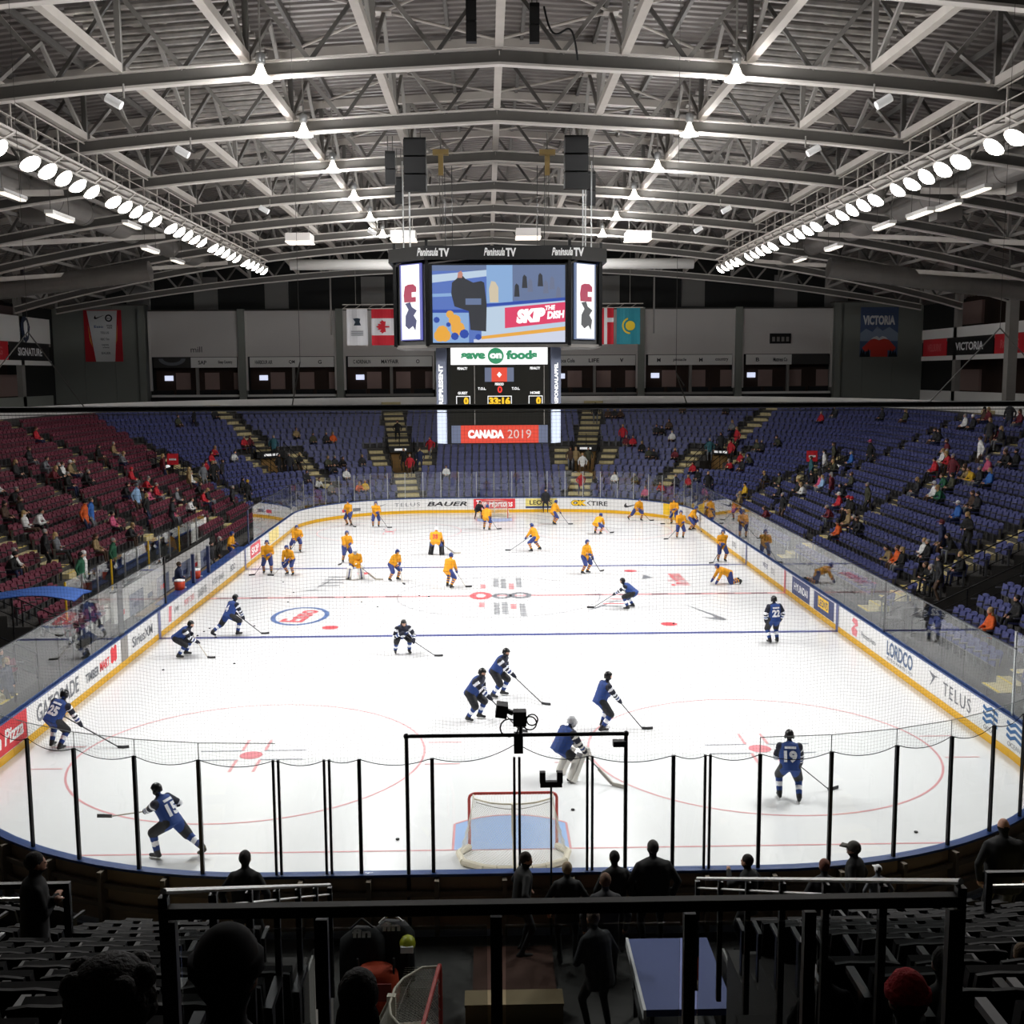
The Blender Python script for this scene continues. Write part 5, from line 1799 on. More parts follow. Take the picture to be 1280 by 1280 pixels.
# black pipe frame with cameras behind the glass
fr = thing('camera_frame', 'tall black pipe frame standing behind the near goal', 'frame', (0, -.12, 0))
for x in (-1.9, 1.95):
    MB().tube((x, 0, 0.05), (x, 0, 3.62), .035, n=8).build('upright', BLACK_METAL, fr)
    MB().ball((x, 0, 3.62), .055, 8, 6).build('elbow', BLACK_METAL, fr)
MB().tube((-1.9, 0, 3.62), (1.95, 0, 3.62), .035, n=8).build('top_bar', BLACK_METAL, fr)
MB().box(1.72, -.08, 3.4, 1.95, .08, 3.5).build('clamp', BLACK, fr)
MB().box(-.02, -.06, 3.3, .14, .06, 3.66).build('centre_clamp', BLACK, fr)
cm = thing('robotic_camera', 'small black robotic camera mounted on top of the pipe frame', 'camera', (.1, -.12, 3.66))
MB().tube((0, 0, 0), (0, 0, .14), .035, n=8).build('mount', BLACK, cm)
MB().box(-.13, -.1, .14, .1, .12, .4).build('body', BLACK, cm)
MB().obox((-.33, 0, .42), (.2, .3, .22), Matrix.Rotation(.15, 3, 'Y')).build('hood', BLACK, cm)
MB().tube((-.13, .05, .34), (-.27, .05, .4), .05, n=8).build('arm', BLACK, cm)
cabl = MB()
for cxx, czz, rr in ((.16, .18, .12), (.2, .24, .1), (-.2, .1, .16)):
    cabl.path([(cxx + rr * math.cos(a_ * PI / 6), -.03, czz + rr * math.sin(a_ * PI / 6)) for a_ in range(13)], .014, 5)
cabl.build('cable_loops', BLACK, cm)
ub = thing('forked_stand', 'black forked bracket on a thin pole against the near glass', 'stand', (.62, -.35, 0))
MB().tube((0, 0, 0.02), (0, 0, 2.78), .018, n=8).build('pole', BLACK_METAL, ub)
MB().box(-.19, -.05, 2.76, .19, .05, 2.86).build('base_plate', BLACK, ub)
for sg in (-1, 1):
    MB().box(sg * .15 - .05, -.06, 2.84, sg * .15 + .05, .06, 3.03).build('prong', BLACK, ub)

# ================================================================== FIGURES
def capsule(mb, p0, r0, p1, r1, n=10):
    mb.tube(p0, p1, r0, r1, n)
    mb.ball(p0, r0, n, 6)
    mb.ball(p1, r1, n, 6)


def loft(mb, rings, n=14):
    """rings: (centre, right, forward, half width, half depth)"""
    vs = []
    for c, rt, fw, a, b in rings:
        for k in range(n):
            t = 2 * PI * k / n
            vs.append(c + rt * (a * math.cos(t)) + fw * (b * math.sin(t)))
    fs = []
    for j in range(len(rings) - 1):
        for k in range(n):
            fs.append((j * n + k, j * n + (k + 1) % n, (j + 1) * n + (k + 1) % n, (j + 1) * n + k))
    fs.append(tuple(range(n - 1, -1, -1)))
    fs.append(tuple(range((len(rings) - 1) * n, len(rings) * n)))
    mb.add(vs, fs)


def ik(a, b, l1, l2, pole):
    """middle joint of a two bone chain from a to b"""
    d = b - a
    L = d.length
    if L > (l1 + l2) * 0.995:
        b = a + d * ((l1 + l2) * 0.995 / L)
        d = b - a
        L = d.length
    L = max(L, abs(l1 - l2) + 0.02)
    x = (l1 * l1 - l2 * l2 + L * L) / (2 * L)
    h = math.sqrt(max(0.0, l1 * l1 - x * x))
    dn = d.normalized()
    pl = pole - dn * pole.dot(dn)
    pl.normalize()
    return a + dn * x + pl * h, b


V = Vector


class Fig:
    """a posed figure in its own frame: forward is +Y, right is +X"""

    def __init__(self, pelvis=(0, 0, .88), lean=25, side=0, twist=0, feet=((-.18, 0, 0), (.18, 0, 0)), fyaw=(8, -8), hands=((-.3, .25, .85), (.3, .25, .85)),
                 head=(0, 0), kit='skater', k=1.0, toes=(0, 0), knee_pole=None, elbow=None, wide=1.0):
        self.kit, self.k = kit, k
        self.caps = []            # (region, p0, r0, p1, r1)
        self.mb = MB()
        gear = kit in ('skater', 'goalie')
        P0 = V(pelvis) * k
        le, si, tw_ = math.radians(lean), math.radians(side), math.radians(twist)
        Rm = Matrix.Rotation(-tw_, 3, 'Z') @ Matrix.Rotation(si, 3, 'Y') @ Matrix.Rotation(-le, 3, 'X')
        up, rt, fw = Rm @ V((0, 0, 1)), Rm @ V((1, 0, 0)), Rm @ V((0, 1, 0))
        self.up, self.rt, self.fw = up, rt, fw
        Lt = .52 * k
        chest, neck = P0 + up * (.34 * k), P0 + up * Lt
        self.pelvis, self.chest, self.neck = P0, chest, neck
        g = (1.16 if gear else 1.0) * k * wide
        hem = -.12 if gear else (-.2 if kit == 'coat' else -.08)
        loft(self.mb, [(P0 + up * hem * k, rt, fw, .215 * g, .16 * g), (P0 + up * .08 * k, rt, fw, .205 * g, .15 * g), (P0 + up * .26 * k, rt, fw, .215 * g, .15 * g),
                       (P0 + up * .40 * k, rt, fw, .225 * g, .15 * g), (P0 + up * .49 * k, rt, fw, .19 * g, .125 * g), (P0 + up * .55 * k, rt, fw, .085 * g, .08 * g)])
        self.caps.append(('torso', P0 + up * hem * k, .19 * g, P0 + up * .50 * k, .18 * g))
        # head
        hp, hy = math.radians(head[0]), math.radians(head[1])
        Rh = Matrix.Rotation(-hy, 3, 'Z') @ Matrix.Rotation(-hp, 3, 'X')
        Ry = Matrix.Rotation(-tw_, 3, 'Z')
        Rh = Ry @ Rh
        self.Rh = Rh
        nk = neck + up * (.04 * k)
        hc = neck + (up * .4 + V((0, 0, .6))).normalized() * (.175 * k) + Rh @ V((0, .03 * k, 0))
        self.head = hc
        capsule(self.mb, nk, .06 * k, hc - Rh @ V((0, .01, .05)) * k, .055 * k)
        self.mb.ball(hc, (.078 * k, .098 * k, .118 * k), 12, 8, 0, Rh)
        self.mb.ball(hc + Rh @ V((0, .03, -.05)) * k, (.058 * k, .075 * k, .075 * k), 10, 6, 0, Rh)
        self.mb.ball(hc + Rh @ V((0, .1, -.02)) * k, (.016 * k, .022 * k, .028 * k), 6, 4, 0, Rh)
        for sg in (-1, 1):
            self.mb.ball(hc + Rh @ V((sg * .08, -.005, -.01)) * k, (.014 * k, .026 * k, .036 * k), 6, 4, 0, Rh)
        self.caps.append(('head', hc + V((0, 0, .04)) * k, .1 * k, hc - Rh @ V((0, -.02, .06)) * k, .08 * k))
        self.caps.append(('neck', nk, .05 * k, hc - V((0, 0, .09)) * k, .05 * k))
        # legs
        tl, sl = .445 * k, .44 * k
        ah = .13 if gear else .085
        self.ankle, self.knee, self.footdir = [], [], []
        for i, sg in enumerate((-1, 1)):
            hip = P0 + rt * (sg * .105 * k) - up * (.02 * k)
            fx, fy, fz = feet[i]
            yw = math.radians(fyaw[i])
            fd = V((math.sin(-yw) * -1 if False else -math.sin(yw), math.cos(yw), 0))
            if kit == 'seated':
                pass
            an = V((fx, fy, fz)) * k + V((0, 0, ah * k))
            pole = V(knee_pole[i]) if knee_pole else V((sg * .25, 1, .1))
            kn, an = ik(hip, an, tl, sl, pole)
            th = (.14, .112) if gear else (.092, .065)
            sh = (.092, .068) if gear else (.06, .042)
            if kit == 'goalie':
                sh = (.1, .085)
            capsule(self.mb, hip, th[0] * k * 1.05, kn, th[1] * k)
            capsule(self.mb, kn, sh[0] * k, an, sh[1] * k)
            self.caps.append(('thigh', hip, th[0] * k, kn, th[1] * k))
            self.caps.append(('shank', kn, sh[0] * k, an, sh[1] * k))
            td = math.radians(toes[i])
            fdir = (fd * math.cos(td) - V((0, 0, 1)) * math.sin(td)).normalized()
            heel, toe = an - fd * .05 * k - V((0, 0, .045)) * k, an + fdir * .17 * k - V((0, 0, .055 if gear else .04)) * k
            r_f = .05 if gear else .042
            capsule(self.mb, heel, r_f * k, toe, r_f * .85 * k, 8)
            capsule(self.mb, an, r_f * 1.1 * k, heel, r_f * k, 8)
            self.caps.append(('foot', heel, r_f * k, toe, r_f * k))
            self.caps.append(('foot', an - V((0, 0, .02)), r_f * 1.15 * k, heel, r_f * k))
            self.ankle.append(an)
            self.knee.append(kn)
            self.footdir.append(fdir)
        # arms
        ul, fl_ = .30 * k, .27 * k
        self.hand = []
        for i, sg in enumerate((-1, 1)):
            shd = P0 + up * (.45 * k) + rt * (sg * (.215 if gear else .175) * k * wide)
            hd = V(hands[i]) * k
            pole = V(elbow[i]) if elbow else V((sg * .8, -.5, -.5))
            el, hd = ik(shd, hd, ul, fl_ + .05 * k, pole)
            ra = (.092, .078, .066) if gear else ((.066, .056, .046) if kit != 'thin' else (.055, .045, .036))
            capsule(self.mb, shd, ra[0] * k, el, ra[1] * k)
            wr = el + (hd - el) * .86
            capsule(self.mb, el, ra[1] * k, wr, ra[2] * k)
            self.caps.append(('upperarm', shd, ra[0] * k, el, ra[1] * k))
            self.caps.append(('forearm', el, ra[1] * k, wr, ra[2] * k))
            fdv = (hd - el).normalized()
            sidev = fdv.cross(V((0, 0, 1)))
            if sidev.length < .1:
                sidev = V((1, 0, 0))
            sidev.normalize()
            if gear:
                self.mb.ball(hd, (.062 * k, .062 * k, .07 * k), 10, 6)
                capsule(self.mb, hd, .05 * k, hd + fdv * .07 * k, .045 * k, 8)
                capsule(self.mb, hd, .03 * k, hd + sidev * (-sg * .07 * k) + fdv * .03 * k, .025 * k, 6)
                self.caps.append(('hand', wr + fdv * .04, .06 * k, hd + fdv * .08 * k, .06 * k))
            else:
                self.mb.ball(hd, (.042 * k, .042 * k, .046 * k), 8, 6)
                down = fdv.cross(sidev).normalized()
                for q in range(4):
                    b0 = hd + sidev * ((q - 1.5) * .02 * k) + fdv * .03 * k
                    b1 = b0 + fdv * (.035 + .006 * (q in (1, 2))) * k
                    b2 = b1 + (fdv * .5 - V((0, 0, .8))).normalized() * .03 * k
                    capsule(self.mb, b0, .0105 * k, b1, .0095 * k, 6)
                    capsule(self.mb, b1, .0095 * k, b2, .008 * k, 6)
                capsule(self.mb, hd, .012 * k, hd + sidev * (-sg * .045 * k) + fdv * .03 * k, .01 * k, 6)
                self.caps.append(('hand', hd, .045 * k, hd + fdv * .07 * k, .035 * k))
            self.hand.append(hd)

    def region(self, p):
        best, bt, br = 1e9, 0, 'torso'
        for rg, a, r0, b, r1 in self.caps:
            d = b - a
            t = max(0.0, min(1.0, (p - a).dot(d) / d.length_squared))
            dist = (p - (a + d * t)).length - (r0 + (r1 - r0) * t)
            if dist < best:
                best, bt, br = dist, t, rg
        return br, bt


def remesh(fig, voxel, mats, rule, name='body', smooth_n=4):
    me = fig.mb.mesh('raw', mats[0])
    ob = link('raw', me)
    md = ob.modifiers.new('r', 'REMESH')
    md.mode = 'VOXEL'
    md.voxel_size = voxel
    md.use_smooth_shade = True
    ms = ob.modifiers.new('s', 'SMOOTH')
    ms.factor = .5
    ms.iterations = smooth_n
    dg = bpy.context.evaluated_depsgraph_get()
    out = bpy.data.meshes.new_from_object(ob.evaluated_get(dg))
    bpy.data.objects.remove(ob)
    bpy.data.meshes.remove(me)
    out.name = name
    out.materials.clear()
    for m in mats:
        out.materials.append(m)
    idx = []
    for p in out.polygons:
        rg, t = fig.region(p.center)
        loc = p.center - fig.pelvis
        idx.append(rule(rg, t, loc, fig, p.center))
    out.polygons.foreach_set('material_index', idx)
    out.polygons.foreach_set('use_smooth', [True] * len(out.polygons))
    out.update()
    return out


SKIN = mat('skin', '#c08f76', 0.55)
FIN_BLUE = mat('jersey_blue', '#183a7c', 0.75, vary=.08, scale=5)
FIN_NAVY = mat('jersey_navy', '#10152a', 0.75)
CLOTH_WHITE = mat('jersey_white', '#e6e8ee', 0.75)
PANT_BLACK = mat('pants_black', '#14161c', 0.7)
SKATE_BLACK = mat('skate_black', '#17181b', 0.45)
SWE_YEL = mat('jersey_yellow', '#d89405', 0.75, vary=.06, scale=5)
SWE_BLUE = mat('pants_blue', '#2a3a78', 0.7)
HELM_BLACK = mat('helmet_black', '#101114', 0.3)
HELM_BLUE = mat('helmet_blue', '#27376f', 0.3)
PAD_WHITE = mat('goalie_pad_white', '#dcd9d2', 0.6)
MASK_GREY = mat('mask_grey', '#b9bbc0', 0.35)
OFF_BLACK = mat('track_black', '#15151a', 0.75)
STICK_DARK = mat('stick_dark', '#2b2b2e', 0.45)
STICK_PALE = mat('stick_pale', '#b9b2a6', 0.5)

FIN_M = [FIN_BLUE, FIN_NAVY, CLOTH_WHITE, PANT_BLACK, SKATE_BLACK, SKIN]
SWE_M = [SWE_YEL, SWE_BLUE, SWE_YEL, SWE_BLUE, SKATE_BLACK, SKIN]


def fin_rule(rg, t, loc, f, c):
    if rg == 'head':
        return 5
    if rg == 'neck':
        return 1
    if rg == 'torso':
        u_ = loc.dot(f.up) / f.k
        fr_ = loc.dot(f.fw) / f.k
        sd = abs(loc.dot(f.rt)) / f.k
        if u_ < -.09:
            return 0
        if u_ > .42 and fr_ > -.06:
            return 1
        if .36 < u_ <= .42 and fr_ > -.02 and sd > .1:
            return 2
        return 0
    if rg == 'upperarm':
        return 2 if .1 < t < .38 and (c - f.chest).dot(f.fw) / f.k > .0 else (1 if t < .85 else 2)
    if rg == 'forearm':
        return 1 if t < .25 else (2 if t < .42 else (0 if t < .62 else (2 if t < .78 else 1)))
    if rg == 'hand':
        return 1
    if rg == 'thigh':
        return 3
    if rg == 'shank':
        return 3 if t < .08 else (0 if t < .38 else (2 if t < .62 else (0 if t < .84 else 4)))
    return 4


def swe_rule(rg, t, loc, f, c):
    if rg == 'head':
        return 5
    if rg in ('torso', 'neck'):
        return 0
    if rg == 'upperarm':
        return 0
    if rg == 'forearm':
        return 0 if t < .45 else (1 if t < .6 else (0 if t < .75 else 1))
    if rg == 'hand':
        return 3
    if rg == 'thigh':
        return 3
    if rg == 'shank':
        return 0 if t < .3 else (1 if t < .43 else (0 if t < .55 else (1 if t < .68 else (0 if t < .82 else 4))))
    return 4


def flat_rule(top, legs, boots=4, skin=5, hand=5, neck=None):
    def r_(rg, t, loc, f, c):
        if rg == 'head':
            return skin
        if rg == 'neck':
            return top if neck is None else neck
        if rg in ('torso', 'upperarm', 'forearm'):
            return top
        if rg == 'hand':
            return hand
        if rg in ('thigh', 'shank'):
            return legs
        return boots
    return r_


def goalie_rule_fin(rg, t, loc, f, c):
    if rg in ('shank',):
        return 2
    if rg == 'thigh' and t > .75:
        return 2
    if rg == 'hand':
        return 2
    return fin_rule(rg, t, loc, f, c)


def goalie_rule_swe(rg, t, loc, f, c):
    return swe_rule(rg, t, loc, f, c)


def helmet(fig, root, m, cage=False, visor=True):
    k = fig.k
    mb = MB()
    n, ms_ = 14, 7
    vs = []
    for j in range(ms_ + 1):
        ph = PI / 2 * (1 - j / ms_) - .18 * (j == ms_)
        for q in range(n):
            a = 2 * PI * q / n
            drop = -.035 if (j == ms_ and math.sin(a) < .2) else (.055 if j == ms_ else (.02 if j == ms_ - 1 and math.sin(a) >= .2 else 0))
            vs.append(fig.head + fig.Rh @ V((.105 * k * math.cos(ph) * math.cos(a), (.125 * math.cos(ph) * math.sin(a) - .006) * k, (.132 * math.sin(ph) + .012 + drop) * k)))
    fs = [(j * n + q, j * n + (q + 1) % n, (j + 1) * n + (q + 1) % n, (j + 1) * n + q) for j in range(ms_) for q in range(n)]
    mb.add(vs, fs)
    for sg in (-1, 1):
        mb.ball(fig.head + fig.Rh @ V((sg * .095, -.01, -.035)) * k, (.022 * k, .045 * k, .055 * k), 8, 5, 0, fig.Rh)
    mb.build('helmet', m, root, True)
    if cage:
        mb = MB()
        mb.ball(fig.head + fig.Rh @ V((0, .045, -.03)) * k, (.1 * k, .1 * k, .13 * k), 12, 8, 0, fig.Rh)
        mb.build('mask', MASK_GREY, root, True)
        mb = MB()
        for q in range(-2, 3):
            mb.tube(fig.head + fig.Rh @ V((q * .025, .148, -.06)) * k, fig.head + fig.Rh @ V((q * .025, .14, .02)) * k, .004, n=4)
        mb.build('cage', BLACK_METAL, root)
    elif visor:
        mb = MB()
        pts = []
        for q in range(7):
            a = math.radians(35 + 110 * q / 6)
            for z in (.045, -.035):
                pts.append(fig.head + fig.Rh @ V((.108 * math.cos(a), .132 * math.sin(a), z)) * k)
        mb.add(pts, [(2 * q, 2 * q + 1, 2 * q + 3, 2 * q + 2) for q in range(6)])
        mb.build('visor', GLASS, root)


def face(fig, root):
    k = fig.k
    mb = MB()
    for sg in (-1, 1):
        mb.ball(fig.head + fig.Rh @ V((sg * .033, .088, .008)) * k, (.012 * k, .01 * k, .008 * k), 6, 4, 0, fig.Rh)
    mb.ball(fig.head + fig.Rh @ V((0, .098, -.072)) * k, (.024 * k, .008 * k, .006 * k), 6, 4, 0, fig.Rh)
    mb.build('face_features', mat('face_dark', '#4a2c26', .6), root)


def blades(fig, root):
    k = fig.k
    for i in range(2):
        an, fd = fig.ankle[i], fig.footdir[i]
        c = an + fd * .06 * k - V((0, 0, .095)) * k
        mb = MB()
        mb.beam(c - fd * .14 * k - V((0, 0, .025 * k)), c + fd * .15 * k - V((0, 0, .025 * k)), .006, .022 * k)
        mb.beam(c - fd * .09 * k, c - fd * .05 * k, .02, .05 * k)
        mb.beam(c + fd * .06 * k, c + fd * .1 * k, .02, .05 * k)
        mb.build('skate_blade', CHROME, root)


def back_text(fig, me, root, s, height, up_off, m, nm_='jersey_number', width=None):
    """lettering wrapped on the back of the jersey"""
    bvh = BVHTree.FromPolygons([v.co.copy() for v in me.vertices], [tuple(p.vertices) for p in me.polygons])
    if s == 'bar':                # the name bar is too small to read: a plain pale band
        N_ = 10
        vs = [(q / N_, v_) for q in range(N_ + 1) for v_ in (0, 1)]
        fs = [(2 * q, 2 * q + 2, 2 * q + 3, 2 * q + 1) for q in range(N_)]
        asp = 4
    else:
        vs, fs, asp = text_verts(s, .05)
    w = width or height * asp
    rt = -fig.rt     # seen from behind, the reader's right is the figure's right
    out = []
    # subdivide coarsely by projecting every vertex
    for a, q in vs:
        o = fig.pelvis + fig.up * (up_off + (q - .5) * height) * fig.k + fig.rt * ((a - .5) * w) * fig.k - fig.fw * .6
        hit = bvh.ray_cast(o, fig.fw, 1.0)
        p = hit[0] if hit[0] is not None else o + fig.fw * .44
        out.append(p - fig.fw * .012)
    MB().add(out, fs).build(nm_, m, root)


def make_stick(root_m, butt, blade, facing, label, pale=False, goalie=False, group='hockey sticks'):
    """butt and blade in world space"""
    st = thing('hockey_stick', label, 'stick', (butt.x, butt.y, 0), group=group)
    o = V((butt.x, butt.y, 0))
    b, e = butt - o, blade - o
    MB().beam(b, e, .03, .022).build('shaft', STICK_PALE if pale else STICK_DARK, st)
    d = V((facing.x, facing.y, 0)).normalized()
    e0 = e + V((0, 0, .04 - e.z if e.z < .3 else 0))
    if goalie:
        m_ = e + (b - e) * .35
        MB().beam(e, m_, .03, .09).build('paddle', STICK_PALE, st)
        MB().beam(e0, e0 + d * .38 + V((0, 0, .01)), .025, .09).build('blade', STICK_PALE, st)
    else:
        mbk = MB()
        mbk.beam(e0, e0 + d * .16, .02, .07)
        mbk.beam(e0 + d * .155, e0 + d * .31 + V((-d.y, d.x, 0)) * .03 + V((0, 0, .008)), .02, .075)
        mbk.build('blade', STICK_DARK, st)
    return st


def place(px, py):
    return on(px, py, 'z', 0.0)


def to_world(root, p):
    return Matrix.Rotation(root.rotation_euler[2], 3, 'Z') @ p + V(root.location)


# pose library -------------------------------------------------------------
def stick_pose(bx, by, side=1, top=(.05, .34, .95), grip=.36, bz=.05):
    """hands on a stick whose blade rests at local (bx, by); side = lower hand (1 right)"""
    b = V(top)
    e = V((bx, by, bz))
    low = b + (e - b) * grip
    return ((tuple(b), tuple(low)) if side > 0 else (tuple(low), tuple(b))), b - (e - b).normalized() * .08, e


POSES = {
    'glide': dict(pelvis=(0, -.06, .84), lean=34, feet=((-.2, .08, 0), (.2, -.08, 0))),
    'stand': dict(pelvis=(0, 0, .91), lean=12, feet=((-.17, .03, 0), (.19, -.03, 0))),
    'upright': dict(pelvis=(0, 0, .94), lean=3, feet=((-.15, 0, 0), (.15, .02, 0))),
    'crouch': dict(pelvis=(0, -.15, .70), lean=52, feet=((-.24, .06, 0), (.24, -.06, 0))),
    'stride': dict(pelvis=(0, 0, .83), lean=30, feet=((-.16, .26, 0), (.3, -.55, .1)), toes=(0, 35)),
    'stride_l': dict(pelvis=(0, 0, .83), lean=30, feet=((-.3, -.55, .1), (.16, .26, 0)), toes=(35, 0)),
    'wide': dict(pelvis=(0, 0, .80), lean=25, feet=((-.42, .05, 0), (.42, -.05, 0))),
    'back': dict(pelvis=(0, -.05, .86), lean=22, feet=((-.2, .12, 0), (.22, -.1, 0))),
}

# (team, foot pixel, facing in degrees: 0 = away from the near end, 90 = towards the blue side, 180 = towards the near end, pose, blade local xy, side, extras)
PLAYERS = [
    ('F', 70, 936, 20, 'glide', (1.55, .55), 1, dict(num='25', nm='bar', side=14, sp='in blue with white 25 on the back skating along the boards')),
    ('F', 216, 1073, -62, 'stride', (-.3, 1.35), -1, dict(num='15', nm='bar', twist=-8, sp='in blue with white 15 on the back striding across the goal line', reach=(.12, .3, .98), bz=.78)),
    ('F', 986, 1001, 8, 'back', (1.0, .75), 1, dict(num='19', nm='bar', sp='in blue with white 19 on the back standing in the faceoff circle')),
    ('F', 705, 973, 62, 'goalie', (1.0, .75), 1, dict(sp='wearing a grey mask and white leg pads leaning forward')),
    ('F', 752, 912, 70, 'back', (.4, 1.05), 1, dict(sp='in blue gliding past the goalie with stick held low')),
    ('F', 622, 871, 115, 'glide', (.2, 1.55), 1, dict(sp='in blue bending forward behind a teammate beside the robotic camera')),
    ('F', 592, 900, 118, 'glide', (.3, 1.6), 1, dict(sp='in blue with hands low in front of a bending teammate')),
    ('F', 503, 817, 165, 'crouch', (-1.0, .75), -1, dict(sp='in blue skating alone towards the near goal over the blue line')),
    ('F', 287, 795, 42, 'stride_l', (.7, .95), 1, dict(num='4', nm='', sp='in blue with a white shoulder panel heading up the blue line')),
    ('F', 228, 821, 92, 'crouch', (.2, .95), 1, dict(sp='in blue crouched low by the blue line at the boards')),
    ('F', 967, 804, -12, 'upright', (-.5, .3), -1, dict(num='22', nm='bar', sp='in blue with white 22 on the back standing upright near the blue line')),
    ('F', 788, 761, -70, 'crouch', (-.3, 1.5), -1, dict(sp='in blue crouched near the centre circle with a long stick')),
    ('S', 437, 657, -150, 'stand', (-.6, .4), -1, dict(sp='by the far boards left of the white advert swoosh'.replace('left of', 'before'))),
    ('S', 470, 659, 170, 'stand', (-.7, .5), 1, dict(sp='near the far corner with stick trailing')),
    ('S', 335, 717, 175, 'stand', (.6, .4), 1, dict(sp='standing beside a teammate near the far blue line and boards')),
    ('S', 363, 719, -160, 'glide', (.7, .4), 1, dict(sp='facing a teammate just above the red line by the players bench')),
    ('S', 371, 690, 165, 'stride', (.5, .6), 1, dict(sp='striding from the boards towards the far blue line')),
    ('S', 433, 703, 150, 'stand', (.5, .5), 1, dict(sp='half hidden behind the goalie in white pads')),
    ('S', 444, 724, 170, 'goalie', (-.95, .45), 1, dict(sp='with white pads and outstretched blocker facing the near end')),
    ('S', 492, 726, 130, 'glide', (.3, .9), 1, dict(sp='turning near the centre circle with striped socks')),
    ('S', 545, 694, 5, 'goalie_back', (.95, .5), 1, dict(num='35', nm='', sp='in dark pads with red 35 on the back')),
    ('S', 561, 735, 40, 'back', (.5, .6), 1, dict(sp='gliding on one line just inside the centre circle')),
    ('S', 608, 663, 20, 'back', (.5, .6), 1, dict(sp='in front of the far goal')),
    ('S', 670, 689, -60, 'wide', (-.5, 1.35), -1, dict(sp='with legs wide and a long stick reaching over the ice')),
    ('S', 692, 656, 60, 'back', (.4, .9), 1, dict(sp='beside the black clad official at the far boards')),
    ('S', 747, 668, 40, 'crouch', (.3, .9), 1, dict(sp='crouching before the tyre advert')),
    ('S', 731, 717, 130, 'stand', (-.9, .3), -1, dict(sp='standing tall between the far blue line and the centre circle')),
    ('S', 796, 651, 150, 'stride', (-.7, .5), -1, dict(sp='striding past the black advert swoosh')),
    ('S', 850, 673, 175, 'stand', (.8, .3), 1, dict(sp='in front of a pair of teammates at the far corner boards')),
    ('S', 864, 663, 110, 'glide', (.5, .7), 1, dict(sp='close to the far corner boards beside a taller teammate')),
    ('S', 843, 655, -150, 'stand', (.5, .4), 1, dict(sp='against the yellow advert panel in the far corner')),
    ('S', 902, 702, 172, 'stand', (.6, .4), -1, dict(sp='by the side boards near a kneeling teammate')),
    ('S', 884, 652, -165, 'stand', (.5, .5), 1, dict(sp='added as a reflection in side glass')),  # mirror image in the glass, built as an added player beyond the boards
    ('S', 908, 730, -100, 'kneel', None, 1, dict(sp='stretching on hands and knees beside the red line')),
    ('O', 682, 641, 185, 'upright', None, 1, dict(sp='in black track wear standing against the far boards')),
    ('O', 598, 649, 160, 'crouch', None, 1, dict(sp='in dark gear bending beside the far goal post')),
]
